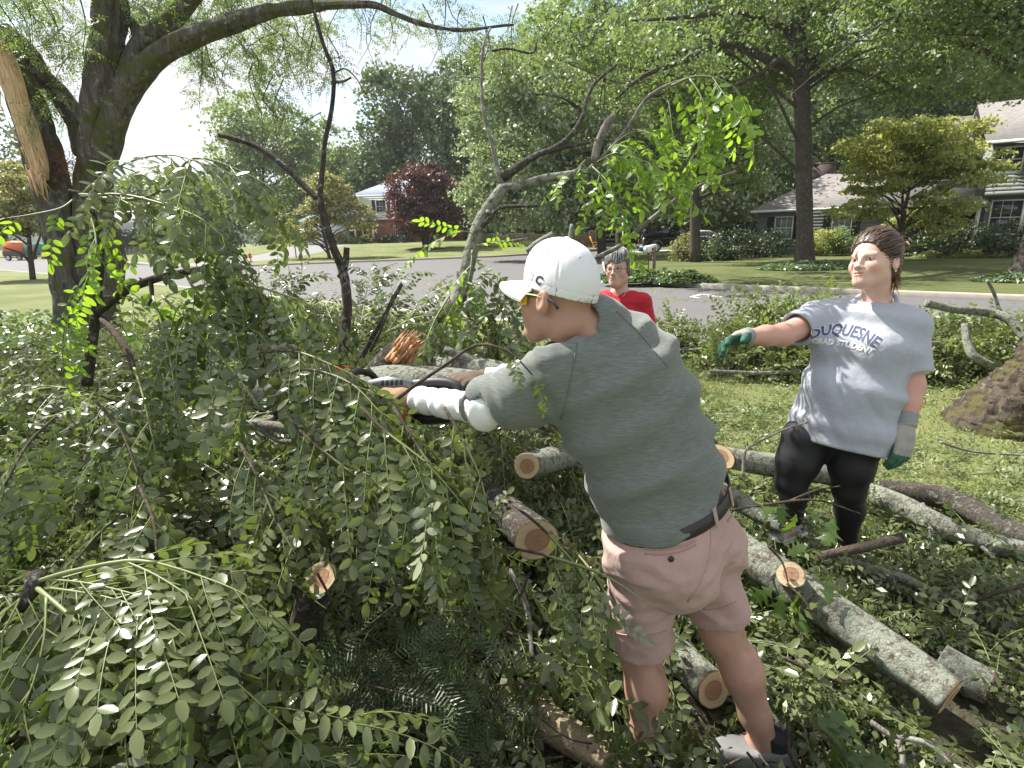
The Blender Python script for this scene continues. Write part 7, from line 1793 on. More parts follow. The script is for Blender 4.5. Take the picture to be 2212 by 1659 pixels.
def eyes(fr, parent, look=(0, 1, 0)):
    for sx in (-1, 1):
        c = fr.w(sx * .031, .0815, .003); ax = nrm(fr.d(*look)); A = np.array([nrm(np.cross([0, 0, 1.0], ax)), np.cross(ax, nrm(np.cross([0, 0, 1.0], ax))), ax]); r = .0118 * fr.sc
        pr = [(r * math.sin(a), r * math.cos(a)) for a in np.linspace(0, math.pi, 9)]
        e = MB().lathe(pr, c, A, 14).build('eye', M_EYE, parent, True)
        pr = [(r * 1.015 * math.sin(a), r * 1.015 * math.cos(a)) for a in np.linspace(0, .5, 4)]
        MB().lathe(pr, c, A, 14).build('iris', M_IRIS, e, True)
def build_sdf(name, fn, lo, hi, h, mat, parent, tone=None, extra=None, sm=True):
    """one mesh from a distance field; extra = finer pieces gathered in the same mesh"""
    V, Q = sdf_geo(fn, lo, hi, h); Vs, Qs = [V], [Q]
    for f2, l2, h2, hh in (extra or []):
        v, q = sdf_geo(f2, l2, h2, hh); Qs.append(q + sum(len(x) for x in Vs)); Vs.append(v)
    V = np.vstack(Vs); Q = np.vstack(Qs)
    at = {'tone': tone(V.astype(np.float32))} if tone else None
    o = link(name, mesh_np(name, V, None, Q, sm, at), parent, mat); o['n'] = 0; del o['n']
    return o
def bbox(pts, m):
    p = np.array([q for q in pts], float); return p.min(0) - m, p.max(0) + m
def bvh_of(o):
    me = o.data; V = [v.co.copy() for v in me.vertices]; return BVHTree.FromPolygons(V, [tuple(p.vertices) for p in me.polygons])
def cast(bv, px, py, lift=.002):
    """where the line of sight through a place of the photograph meets a surface"""
    d = nrm(ray(px, py)); h = bv.ray_cast(Vector(CAM), Vector(d)); 
    return None if h[0] is None else np.array(h[0]) + np.array(h[1]) * lift
def line_on(bv, pts, r, name, mat, parent, lift=.001, n=24, sides=5):
    q = resample(np.array([(x, y, 0) for x, y in pts], float), n); c = [cast(bv, a[0], a[1], lift) for a in q]; c = [x for x in c if x is not None]
    if len(c) < 3: return None
    return MB().tube(c, [r, r], sides).build(name, mat, parent, True)
def print_on(bv, body, size, c, u, v, n, mat, parent, arc=None, off=0.0, lift=.0015, sx=1.0, name='lettering', far=.3, shear=0.0):
    """flat printing laid on cloth: outlines spread over the surface along the direction n"""
    me = text_mesh(body, size, off, 0.0)
    bm = bmesh.new(); bm.from_mesh(me); bpy.data.meshes.remove(me)
    bmesh.ops.triangulate(bm, faces=bm.faces[:])
    for _ in range(3):
        es = [e for e in bm.edges if e.calc_length() > size * .22]
        if not es: break
        bmesh.ops.subdivide_edges(bm, edges=es, cuts=1); bmesh.ops.triangulate(bm, faces=bm.faces[:])
    u, v, n = nrm(u), nrm(v), nrm(n); bad = []
    for vt in bm.verts:
        x, y = vt.co.x * sx + vt.co.y * shear, vt.co.y
        if arc: a = x / arc; x, y = (arc + y) * math.sin(a), (arc + y) * math.cos(a) - arc
        p = np.asarray(c) + u * x + v * y
        h = bv.ray_cast(Vector(p + n * far), Vector(-n), far * 2)
        if h[0] is None: bad.append(vt); continue
        vt.co = h[0] + Vector(n) * lift
    bmesh.ops.delete(bm, geom=bad, context='VERTS')
    me = bpy.data.meshes.new(name); bm.to_mesh(me); bm.free()
    return link(name, me, parent, mat)

# ---- a hand: wrist at the origin, fingers along +y, back of the hand +z, thumb on +x (mirror with sx)
def hand_fn(fr, curl, sx=1, spread=.12, thumb=(.5, .75, -.25), tcurl=.35, fat=.0, cuff=None):
    prim = []; R = [.0100, .0102, .0098, .0088]; Ls = [(.042, .026, .022), (.046, .029, .023), (.043, .027, .022), (.033, .020, .019)]
    for i in range(4):
        x = (.030 - .0205 * i); b = np.array([sx * x, .094 - .004 * abs(i - 1.2), 0.0]); sp = spread * (1.2 - i) * .5
        c = curl[i] if hasattr(curl, '__len__') else curl; a = 0.0; p = b; pts = [np.array([sx * x * .8, .05, 0]), b]
        for j, l in enumerate(Ls[i]):
            a += c * (0.75 if j == 0 else 1.0)
            p = p + l * np.array([sx * sp * math.cos(a), math.cos(a), -math.sin(a)]); pts.append(p)
        prim.append((pts, [R[i] + .001 + fat, R[i] + fat, R[i] - .0008 + fat, R[i] - .0014 + fat, R[i] - .0026 + fat]))
    t0 = np.array([sx * .022, .022, -.006]); td = nrm(np.array([sx * thumb[0], thumb[1], thumb[2]])); t1 = t0 + td * .042
    td2 = nrm(td + np.array([-sx * tcurl, .25, -.25 * tcurl])); t2 = t1 + td2 * .032; t3 = t2 + nrm(td2 + np.array([-sx * tcurl, .1, -.1])) * .026
    prim.append(([t0, t1, t2, t3], [.017 + fat, .0125 + fat, .011 + fat, .0088 + fat]))
    def fn(Pw):
        q = fr.loc(Pw)
        d = s_ell(q, (0, .05, 0), (.044 + fat, .056 + fat, .0175 + fat)); d = smin(d, s_ell(q, (sx * .022, .035, -.008), (.022, .034, .018)), .015)
        d = smin(d, s_cap(q, (0, -.02, 0), (0, .03, 0), .027 + fat, .026 + fat), .02)
        f = None
        for pts, rr in prim:
            e = s_chain(q, pts, rr, .004); f = e if f is None else np.minimum(f, e)
        d = smin(d, f, .009)
        if cuff: d = smin(d, np.maximum(s_cap(q, (0, -cuff[0], 0), (0, .0, 0), cuff[1], cuff[1] * .93), np.abs(q[:, 1] + cuff[0] * .5) - cuff[0] * .5), .006)
        return d * fr.sc
    ex = [q for pts, _ in prim for q in pts] + [np.array([0, -.03 - (cuff[0] if cuff else 0), 0]), np.array([.05, .05, .03]), np.array([-.05, .05, -.03])]
    lo, hi = bbox([fr.w(*q) for q in ex], .03 * fr.sc + (cuff[1] * .6 if cuff else 0))
    return fn, lo, hi

def hair_strands(fr, parent, n, region, target, c, r, mat, wid=.0016, frac=(.35, 1.0), seed=0, lift=.002):
    """strands combed over the head towards one place"""
    rg = np.random.default_rng(seed); mb = MB(); rn = []; c = np.array(c); r = np.array(r); td = nrm(np.array(target) - c); k = 0
    def shell(d): return c + d / np.sqrt(((d / r) ** 2).sum()) 
    while k < n:
        d = nrm(rg.normal(0, 1, 3)); 
        if not region(shell(d)): continue
        f1 = rg.uniform(*frac); j = rg.normal(0, .05, 3); pts = []
        for f in np.linspace(0, f1, 8):
            e = nrm(d * (1 - f) + td * f + j * f * (1 - f) * 2); pts.append(fr.w(*(shell(e) + e * (lift + .002 * math.sin(f * 3.1) + rg.normal(0, .0004)))))
        V, Q, T = tube_geo(pts, [wid * fr.sc, wid * fr.sc, wid * .4 * fr.sc], 4, False); mb.add(V, None, Q); rn.append(np.full(len(V), rg.random())); k += 1
    o = mb.build('hair_strands', mat, parent, True, {'rnd': np.concatenate(rn)}); o['kind'] = 'stuff'; return o
def strand_mat(name, cols):
    b = NB(name); return b.done(b.bsdf(Base_Color=b.ramp(b.attr('rnd').outputs['Fac'], cols), Roughness=.38, Specular_IOR_Level=.6))
def cloth_mat(name, col, streak=None, amt=.25, rough=.85, sc=(1, 1, 1), bump=.25, wrk=.5):
    b = NB(name); v = b.co(sc); f = b.noise(55, 4, .7, v); g = b.noise(4, 4)
    c = b.mix(b.math('MULTIPLY', f, amt * 2), col, streak or tuple(x * .65 for x in col)); c = b.mix(b.math('MULTIPLY', g, .25), c, tuple(x * .8 for x in col))
    wv = b.noise(420, 2); wr = b.noise(10, 3, .5, None, .5)
    return b.done(b.bsdf(Base_Color=c, Roughness=rough, Specular_IOR_Level=.2, Sheen_Weight=.15, Normal=b.n('Bump', I={'Height': wr, 'Strength': wrk, 'Distance': .02, 'Normal': b.bump(b.math('ADD', f, wv), bump, .002)}).outputs[0]))
# ------------------------------------------------------------------ the man with the chainsaw
FM = nrm([-.72, .69, 0]); LM = np.array([FM[1], -FM[0], 0.0])       # facing, and left-to-right across the body
mo = P(1450, 1640, 1.78); mo[2] = 0
man = thing('person', 'man in white cap, grey-green shirt and pink shorts leaning over the brush with a chainsaw', 'person', tuple(mo))
M_SKIN = skin_material('sunned_skin', (.44, .255, .185), (.36, .18, .13))
hd = LF(P(1206, 648, 1.47), (-.70, .66, .02), UPV * .99 - RGT * .08, .97)
LP = nrm(LM + np.array([0, 0, .2]))
latT = nrm(LM * .95 + np.array([0, 0, .12])); latU = nrm(P(1385, 712, 1.62) - P(1195, 792, 1.42))
ST = [(P(1446, 1150, 1.60), .195, .160, LP), (P(1440, 1080, 1.585), .190, .150, LP), (P(1408, 985, 1.565), .198, .147, latT), (P(1364, 890, 1.55), .204, .146, latU), (P(1322, 800, 1.53), .196, .142, latU), (P(1296, 735, 1.515), .150, .108, latU), (P(1276, 690, 1.50), .085, .08, latU)]
lsh, rsh = P(1205, 800, 1.44), P(1340, 738, 1.60)
lel, lwr = P(1052, 885, 1.50), P(893, 862, 1.70)
rel, rwr = P(1205, 797, 1.80), P(1042, 822, 1.83)
lk, la, rk, ra = P(1382, 1405, 1.66), G(1394, 1640, .09), P(1560, 1365, 1.67), G(1655, 1606, .09)
lhp, rhp = P(1392, 1210, 1.565), P(1512, 1185, 1.64)
nb, nt_ = P(1282, 705, 1.505), hd.w(0, -.035, -.06)
def man_body(p):
    d = s_etube(p, [(c, a * .9, b * .9, l) for c, a, b, l in ST])
    d = smin(d, s_cap(p, nb, nt_, .064, .057), .03)
    for sh, el, wr in ((lsh, lel, lwr), (rsh, rel, rwr)):
        d = smin(d, s_chain(p, [sh, el, wr], [.050, .037, .028], .03), .04)
    for h_, k, a, off in ((lhp, lk, la, .012), (rhp, rk, ra, .012)):
        back = -FM * off; calf = k * .66 + a * .34 - FM * .016
        dl = s_cap(p, h_, k, .088, .060)
        dl = smin(dl, s_chain(p, [k, calf, k * .25 + a * .75, a], [.056, .058, .042, .035], .03), .035)
        dl = smin(dl, s_ell(p, a + FM * .03 - [0, 0, .035], (.04, .05, .035), np.array([LM, FM, [0, 0, 1]])), .03)
        for s_ in (-1, 1):
            dl = smin(dl, s_ell(p, k * .72 + a * .28 - FM * .030 + LM * .022 * s_, (.026, .026, .062), np.array([LM, FM, [0, 0, 1.0]])), .025)
        tn = s_cap(p, k + LM * .012 - FM * .058, k + LM * .012 - FM * .058 + nrm(a - k) * .02, .012)   # hollow of the knee
        dl = smax(dl, -tn, .03)
        d = smin(d, dl, .03)
    return d
def head_man(p): 
    q = hd.loc(p); d = head_sdf(q, False) * hd.sc
    return smin(d, s_cap(p, nb, nt_, .064, .057), .02)
mlo, mhi = bbox([s[0] for s in ST] + [lsh, rsh, lwr, rwr, la, ra, lk, rk, hd.w(0, 0, 0)], .14)
mlo[2] = max(mlo[2], -.08)
man_tone = lambda V: face_tone(hd.loc(V), (.9, .7, .68), (.55, .42, .36), .1) * (1 - .12 * np.clip(vnoise(V, 60.0), 0, 1)[:, None])
hl, hh_ = bbox([hd.w(x, y, z) for x in (-.1, .1) for y in (-.12, .135) for z in (-.16, .15)], .01)
build_sdf('body', man_body, mlo, mhi, .0105, M_SKIN, man, man_tone, [(head_man, hl, hh_, .004)])
eyes(hd, man)
# scratch on the back of the left knee
# shirt
M_SHIRT = cloth_mat('heather_shirt', (.175, .195, .175), (.295, .315, .29), .42, .9, (14, 14, 1.2), .15)
b_ = NB('heather_shirt_streaks'); vv = b_.co((1, 1, 1)); st_ = b_.noise(16, 6, .7, b_.n('Mapping', I={'Vector': vv, 'Rotation': (.1, .25, -.3), 'Scale': (2.2, 2.2, 30)}).outputs[0])
M_SHIRT = b_.done(b_.bsdf(Base_Color=b_.ramp(st_, [(.3, (.11, .126, .112)), (.50, (.155, .172, .155)), (.72, (.235, .25, .232))]), Roughness=.9, Specular_IOR_Level=.15, Sheen_Weight=.2, Normal=b_.bump(b_.noise(380, 2), .2, .002)))
axT = nrm(ST[5][0] - ST[0][0])
bax0 = nrm(P(1440, 1080, 1.585) - P(1448, 1155, 1.60)); bax0 = nrm(bax0 - LP * np.dot(bax0, LP))
def folds(p, amt=1.0):
    s = p @ f32(axT); u = p @ f32(LM); w_ = p @ f32(FM)
    warp = vnoise(p, 5.0) * .05
    n1 = vnoise(np.stack([u * 3.5, w_ * 3.5, (s + warp + u * .35) * 17], -1)); n2 = vnoise(np.stack([u * 6, w_ * 6, (s + warp * .6 + u * .25) * 34], -1))
    low = np.clip((f32(ST[3][0]) @ f32(axT) - s) / .35, -.2, 1)
    return amt * ((.25 + .75 * np.clip(low, 0, 1)) * (n1 * .024 + n2 * .010) + vnoise(p, 11) * .003)
def armfold(p, a, b, amt):
    a, b = f32(a), f32(b); ax = (b - a) / np.linalg.norm(b - a); t = (p - a) @ ax; r = p - a - t[:, None] * ax
    return amt * vnoise(np.column_stack([r * 7, ]) + (t * 42)[:, None] * f32([.5, .7, .5]))
lsl, rsl = lel + nrm(lwr - lel) * .025, rsh * .30 + rel * .70
el_ax = f32(nrm(lwr - lel))
def shirt(p):
    st = [(ST[0][0] * .55 + ST[1][0] * .45, .213, .172, LM)] + [(c, a + .012, b + .012, l) for c, a, b, l in ST[1:6]]
    d = s_etube(p, st, .06); d = smin(d, s_cap(p, ST[5][0], nb * .75 + ST[5][0] * .25, .11, .086), .05)
    dl = s_chain(p, [lsh, lsh * .5 + lel * .5 - [0, 0, .012], lsl + el_ax * .1], [.084, .081, .064], .03)
    dl = smax(dl, (p - f32(lsl)) @ el_ax - .02, .01); dl = smax(dl, -s_cap(p, lsl - el_ax * .03, lsl + el_ax * .12, .054, .058), .006)
    dr = s_chain(p, [rsh, rsl], [.070, .066], .03)
    trap = smin(s_cap(p, nb, lsh, .062, .066), s_cap(p, nb, rsh, .062, .066), .03)
    d = smin(smin(smin(d, dl, .06), dr, .06), trap, .06)
    d = smax(d, -(s_cap(p, nb, nt_, .071, .066)), .008) if False else d
    nk = f32(nrm(nt_ - nb)); q = p - f32(nb); t = q @ nk; r = np.linalg.norm(q - t[:, None] * nk, axis=1)
    d = smax(d, -np.maximum(r - .073, -(t + .02)), .008)
    hemn = f32(bax0); t = (p - f32(ST[1][0] * .86 + ST[0][0] * .14)) @ hemn - np.clip((p - f32(ST[1][0])) @ f32(LM) + .02, -.25, .08) * .30 - .030
    d = d + folds(p) + armfold(p, lsh, lel, .010) * np.clip(1 - np.abs(dl) / .05, 0, 1)
    rib = np.abs(t - .014) - .001
    return smax(d, -(t + vnoise(p, 9) * .006 - .004), .006)
shl, shh = bbox([s[0] for s in ST[:6]] + [lsl, rsl, lsh, rsh], .25)
so_ = build_sdf('shirt', shirt, shl, shh, .0065, M_SHIRT, man)
sbv = bvh_of(so_)
M_SEAM = plain('shirt_seam', (.13, .147, .132), .9)
line_on(sbv, [(1247, 742), (1236, 800), (1226, 850), (1212, 905)], .0022, 'seam', M_SEAM, so_, .0002)
line_on(sbv, [(1330, 672), (1380, 720), (1440, 790)], .0018, 'seam', M_SEAM, so_, .0002)
# collar ring round the neck
nk = nrm(nt_ - nb); rgx = nrm(np.cross(nk, [0, 0, 1.0])); rgy = np.cross(nk, rgx)
ring_ = [nb + nk * (.010 + .004 * math.sin(a)) + rgx * .079 * math.cos(a) + rgy * .079 * math.sin(a) for a in np.linspace(0, 2 * math.pi, 40)]
MB().tube(ring_, [.009, .009], 8, False).build('collar', M_SHIRT, so_, True)
# white undersleeves
M_UNDER = cloth_mat('white_cotton', (.80, .80, .80), (.7, .7, .71), .15)
for el, wr, r0 in ((lel, lwr, .046), (rel, rwr, .052)):
    ax_ = nrm(wr - el); a_ = el - ax_ * .0 if r0 < .05 else rsh * .45 + rel * .55; w2 = wr - ax_ * .015
    def usl(p, a_=a_, el=el, w2=w2, ax_=ax_, r0=r0):
        d = s_chain(p, [a_, el, w2], [r0, r0, .036], .03)
        d = d + armfold(p, el, w2, .009); return smax(d, (p - f32(w2)) @ f32(ax_), .006)
    lo, hi = bbox([a_, el, w2], .08); build_sdf('undersleeve', usl, lo, hi, .006, M_UNDER, man)
# shorts
M_SHORT = cloth_mat('faded_pink_cotton', (.43, .275, .24), (.52, .37, .33), .35, .9, (1, 1, 1), .25)
sk = nrm(lk - lhp); sk2 = nrm(rk - rhp)
lhem, rhem = P(1384, 1386, 1.645), P(1551, 1330, 1.665)
def shorts(p):
    st = [(P(1452, 1200, 1.605), .205, .172, LM), (P(1448, 1155, 1.60), .204, .170, LP), (P(1440, 1084, 1.587), .195, .158, LP)]
    d = s_etube(p, st, .03)
    bum = None
    for s_ in (-1, 1): d = smin(d, s_ell(p, P(1455, 1180, 1.60) + LM * .082 * s_ - FM * .072, (.105, .10, .12), np.array([LM, FM, [0, 0, 1]])), .035)
    dl = s_etube(p, [(lhp + [0, 0, .06], .112, .125, LM), (lhp, .112, .122, LM), (lhem, .092, .094, LM)], .02)
    dr = s_etube(p, [(rhp + [0, 0, .06], .112, .125, LM), (rhp, .110, .122, LM), (rhem, .088, .094, LM)], .02)
    leg = smin(dl, dr, .012); d = smin(d, leg, .04)
    n = vnoise(np.stack([p[:, 0] * 5, p[:, 1] * 5, p[:, 2] * 13 + p[:, 0] * 14], -1)) * .012 + vnoise(p, 16) * .005 + np.abs(vnoise(np.stack([p[:, 0] * 9 + p[:, 2] * 16, p[:, 1] * 9, p[:, 2] * 22 - p[:, 0] * 12], -1))) * .010
    sag = np.clip(1 - np.abs(p[:, 2] - f32(lhp)[2] + .02) / .09, 0, 1)
    n = n + sag * vnoise(np.stack([p[:, 0] * 4, p[:, 1] * 4, p[:, 2] * 30 - p[:, 0] * 30], -1)) * .006
    seam = s_cap(p, P(1526, 1120, 1.50), P(1524, 1290, 1.52), .001)
    top = f32(nrm(bax0)); t = (p - f32(P(1440, 1090, 1.587))) @ top
    d = d + n * np.clip(-t / .07, .1, 1)
    return smax(d, t, .004)
slo, shi = bbox([lhem, rhem, ST[0][0], ST[1][0]], .23)
sho = build_sdf('shorts', shorts, slo, shi, .0065, M_SHORT, man)
pbv = bvh_of(sho); M_STITCH = plain('pink_seam', (.40, .245, .21), .9)
line_on(pbv, [(1518, 1080), (1530, 1115), (1535, 1160), (1528, 1215), (1510, 1262), (1485, 1300)], .0022, 'seam', M_STITCH, sho, -.0002)
line_on(pbv, [(1392, 1185), (1430, 1187), (1470, 1180), (1502, 1167)], .003, 'pocket_welt', M_STITCH, sho)
line_on(pbv, [(1392, 1196), (1430, 1198), (1470, 1191), (1503, 1177)], .002, 'pocket_welt', M_STITCH, sho)
line_on(pbv, [(1571, 1125), (1585, 1108), (1596, 1092)], .003, 'pocket_welt', M_STITCH, sho)
line_on(pbv, [(1322, 1364), (1350, 1371), (1400, 1372), (1440, 1362)], .0018, 'hem', M_STITCH, sho); line_on(pbv, [(1512, 1316), (1550, 1315), (1590, 1300)], .0018, 'hem', M_STITCH, sho)
q = cast(pbv, 1450, 1208, .004)
if q is not None: MB().lathe([(0, .003), (.006, .002), (.008, -.001), (0, -.002)], q, np.array([RGT, UPV, -FWD]), 12).build('button', plain('dark_button', (.03, .02, .02), .4), sho, True)
# belt and its loops
bc = P(1440, 1078, 1.585); bax = bax0; bl = LP; bd = np.cross(bax, bl)
M_BELT = plain('dark_belt', (.035, .028, .03), .55, var=.2, bump=.2, scale=20)
V = []; na = 64
for k in range(na):
    a = 2 * math.pi * k / na
    for rr, zz_ in ((0, -.019), (.006, -.019), (.006, .019), (0, .019)):
        V.append(bc + bl * (.200 + rr) * math.cos(a) + bd * (.162 + rr) * math.sin(a) + bax * zz_)
Q = [(k * 4 + i, k * 4 + (i + 1) % 4, ((k + 1) % na) * 4 + (i + 1) % 4, ((k + 1) % na) * 4 + i) for k in range(na) for i in range(4)]
mb = MB(); mb.add(V, None, Q); mb.build('belt', M_BELT, man, True)
for a in (-1.78, -1.28, .4):
    c = bc + bl * .209 * math.cos(a) + bd * .171 * math.sin(a); n = nrm(bl * math.cos(a) / .19 + bd * math.sin(a) / .15); MB().box(c, (.012, .058, .004), [np.cross(bax, n), bax, n], .0015).build('belt_loop', M_SHORT, man)
# scrape on the knee
M_BLOOD = plain('scrape', (.28, .02, .02), .5)
# cap
M_CAP = cloth_mat('white_cap_cloth', (.80, .80, .81), (.72, .72, .74), .12, .8, (1, 1, 1), .12, .06)
def cap_edge(q): return .016 + .17 * q[:, 1] 
def capfn(p):
    q = hd.loc(p); d = s_ell(q, (0, -.006, .040), (.0895, .1105, .122)); d = smin(d, s_ell(q, (0, .03, .09), (.07, .07, .07)), .03)
    a = np.arctan2(q[:, 0], q[:, 1] + .006); g = np.abs(((a + math.pi / 6) % (math.pi / 3)) - math.pi / 6) * np.linalg.norm(q[:, :2], axis=1)
    d = d + .0016 * np.exp(-(g / .0022) ** 2) - .0008 * np.exp(-((g - .006) / .002) ** 2) + vnoise(q, 20) * .0012
    e = cap_edge(q); band = q[:, 2] - e; d = d + .0010 * np.exp(-((band - .022) / .002) ** 2)
    d = smin(d, s_ell(q, (0, -.006, .163), (.010, .010, .006)), .003)
    d = smax(d, e - q[:, 2], .003)
    return smax(d, -s_ell(q, (0, -.006, .030), (.084, .104, .116)), .002)
lo, hi = bbox([hd.w(x, y, z) for x in (-.095, .095) for y in (-.12, .11) for z in (-.03, .175)], .01)
cap_o = build_sdf('cap', capfn, lo, hi, .003, M_CAP, man); cbv = bvh_of(cap_o)
nu, nv = 32, 12; V = []
for top in (0, 1):
    for i in range(nu):
        u = -1 + 2 * i / (nu - 1); ph = u * math.radians(68)
        bx, by = .088 * math.sin(ph), -.006 + .1085 * math.cos(ph); bz = .018 + .17 * by + .006
        Lb = .104 * math.cos(u * math.radians(86)) ** .55
        for j in range(nv):
            v = j / (nv - 1); x = bx * (1 + .10 * v); y = by - .006 + v * (Lb + .006); z = bz - .036 * (x / .09) ** 2 * (.35 + .65 * v) + .006 * v - .012 * v * v + (.0022 if top else -.0022)
            V.append(hd.w(x, y, z))
q0 = gridq(nu, nv); n0 = nu * nv; rim_ = [i * nv for i in range(nu)] + [(nu - 1) * nv + j for j in range(1, nv)] + [i * nv + nv - 1 for i in range(nu - 2, -1, -1)] + [j for j in range(nv - 2, 0, -1)]
Q = np.vstack([q0, q0[:, ::-1] + n0, [(rim_[k], rim_[k] + n0, rim_[(k + 1) % len(rim_)] + n0, rim_[(k + 1) % len(rim_)]) for k in range(len(rim_))]])
link('brim', mesh_np('brim', np.array(V), None, Q, True), cap_o, M_CAP)
for a, z in ((-.55, .105), (-1.55, .11), (-2.6, .105)):
    c = np.array([math.sin(a) * .072, math.cos(a) * .09 - .006, z]); h = cbv.ray_cast(Vector(hd.w(*(c * 1.6 - [0, 0, .03]))), Vector(-hd.d(*nrm(c * [1, 1, .4]))))
    if h[0] is not None:
        n = np.array(h[1]); t1 = nrm(np.cross(n, [0, 0, 1.0])); MB().lathe([(.0015, .0), (.003, .0012), (.0046, .0004), (.005, -.001)], np.array(h[0]), np.array([t1, np.cross(n, t1), n]), 12).build('eyelet', plain('eyelet_thread', (.62, .63, .66), .7), cap_o, True)
M_NAVY = plain('navy_thread', (.015, .02, .06), .7); M_PALE = plain('pale_thread', (.62, .63, .64), .7)
def cap_print(body, px, py, size, mat, rot, off=0.0, sx=1.0, lift=.0012):
    c = cast(cbv, px, py, 0)
    if c is None: return
    n = -nrm(ray(px, py)) * .6 + nrm(c - hd.w(0, 0, .04)) * .4; n = nrm(n)
    u = nrm(RGT * math.cos(rot) - UPV * math.sin(rot)); u = nrm(u - n * np.dot(u, n)); v = np.cross(n, u)
    print_on(cbv, body, size, c, u, v, n, mat, cap_o, None, off, lift, sx, far=.05)
cap_print('C', 1164, 606, .030, M_NAVY, .45, .0012, 1.05); cap_print('B', 1147, 596, .030, M_PALE, .45, .0012, 1.0)
pq = [cast(cbv, x, y, .0016) for x, y in ((1281, 643), (1299, 634), (1302, 647), (1284, 657))]
if all(v is not None for v in pq):
    g = [[pq[0] * (1 - a) * (1 - b) + pq[1] * a * (1 - b) + pq[2] * a * b + pq[3] * (1 - a) * b for a in np.linspace(0, 1, 7)] for b in np.linspace(0, 1, 4)]
    g = np.array(g); nn = -nrm(ray(1290, 645)); V = []
    for r in g.reshape(-1, 3):
        h = cbv.find_nearest(Vector(r)); V.append(np.array(h[0]) + np.array(h[1]) * .0016)
    V = np.array(V); link('label_patch', mesh_np('label_patch', V, None, gridq(4, 7), True), cap_o, M_NAVY)
    cap_print('LUC', 1291, 645, .009, M_PALE, -.45, 0, 1.0, .0024)
# yellow safety glasses
b_ = NB('yellow_lens'); lp_ = b_.bsdf(Base_Color=(.95, .62, .03), Roughness=.06, Transmission_Weight=.55, IOR=1.2); M_LENS = b_.done(lp_)
gl_ = thing('safety_glasses', 'yellow-lensed safety glasses with dark striped temples worn by the man', 'glasses', tuple(hd.w(0, .1, 0)))
for sx in (-1, 1):
    V = []; n1, n2 = 14, 7
    for dz in (0, .0018):
        for i in range(n1):
            a = math.radians(8 + 74 * i / (n1 - 1)); 
            for j in range(n2):
                f = j / (n2 - 1); hz = .024 * math.sin(math.radians(35 + 110 * (i / (n1 - 1)))) ** .5
                V.append(hd.w(sx * (.083 + dz) * math.sin(a), .028 + (.092 + dz) * math.cos(a), -.002 + (f * 2 - 1) * hz))
    q0 = gridq(n1, n2); n0 = n1 * n2; rm = [i * n2 for i in range(n1)] + [(n1 - 1) * n2 + j for j in range(1, n2)] + [i * n2 + n2 - 1 for i in range(n1 - 2, -1, -1)] + [j for j in range(n2 - 2, 0, -1)]
    Q = np.vstack([q0, q0[:, ::-1] + n0, [(rm[k], rm[k] + n0, rm[(k + 1) % len(rm)] + n0, rm[(k + 1) % len(rm)]) for k in range(len(rm))]])
    link('lens', mesh_np('lens', np.array(V), None, Q, True), gl_, M_LENS)
    tp = [hd.w(sx * .081, .045, .006), hd.w(sx * .085, .02, .006), hd.w(sx * .087, -.02, .003), hd.w(sx * .085, -.052, -.008), hd.w(sx * .082, -.066, -.022)]
    t_ = MB().tube(resample(tp, 14), [.0042, .0038, .004], 8).build('temple', M_BLACKP, gl_, True)
    tq = [hd.w(sx * .0875, .04, .0075), hd.w(sx * .0905, .01, .006), hd.w(sx * .0905, -.03, .001)]
    MB().tube(resample(tq, 8), [.0016, .0013], 6).build('stripe', plain('lime_stripe', (.5, .6, .08), .5), t_, True)
tag(gl_, None, None)
# shoes
M_SHOE = cloth_mat('grey_mesh_shoe', (.15, .15, .148), (.27, .27, .265), .4, .7, (1, 1, 1), .3, .05); M_SOLE = plain('dark_sole', (.03, .03, .032), .8); M_SOCK = cloth_mat('black_sock', (.022, .022, .026))
def shoe(parent, ank, f, mats, sc=1.0, nm='shoe'):
    fr_ = LF(np.array([ank[0], ank[1], max(.0, ank[2] - .085)]), f, (0, 0, 1), sc)
    def up(p):
        q = fr_.loc(p); d = s_ell(q, (0, -.03, .05), (.040, .055, .055)); d = smin(d, s_cap(q, (0, -.04, .035), (0, .13, .028), .040, .036), .03); d = smin(d, s_ell(q, (0, .05, .055), (.038, .09, .04)), .03); d = smin(d, s_cap(q, (0, -.02, .06), (0, -.03, .09), .038, .040), .02)
        d = smax(d, .018 - q[:, 2], .004); d = smax(d, q[:, 2] - (.088 - .25 * np.clip(q[:, 1] + .02, 0, .06) + .15 * np.clip(-q[:, 1] - .05, 0, 1)), .004); return d * sc
    lo, hi = bbox([fr_.w(x, y, z) for x in (-.06, .06) for y in (-.1, .19) for z in (-.01, .12)], .01)
    o = build_sdf(nm, up, lo, hi, .005, mats[0], parent)
    def sole(p):
        q = fr_.loc(p); r = .041 + .007 * np.sin(np.clip((q[:, 1] + .08) / .25, 0, 1) * math.pi * 1.7); t = np.clip(q[:, 1], -.055, .135)
        d = np.hypot(q[:, 0], q[:, 1] - t) - (r + .003); return np.maximum(d, np.abs(q[:, 2] - .012 - .008 * np.clip(q[:, 1] / .1, 0, 2) ** 2) - .013) * sc
    build_sdf('sole', sole, lo - .01, hi, .005, mats[1], o)
    def sock(p):
        q = fr_.loc(p); d = s_cap(q, (0, -.025, .07), (0, -.03, .118), .039, .041); return smax(d, q[:, 2] - .122, .003) * sc
    lo, hi = bbox([fr_.w(x, y, z) for x in (-.06, .06) for y in (-.09, .04) for z in (.03, .14)], .01); build_sdf('sock', sock, lo, hi, .005, mats[2], parent)
    return fr_, o
fr_, o = shoe(man, ra, nrm([-.97, .12, 0]), (M_SHOE, M_SOLE, M_SOCK), 1.04)
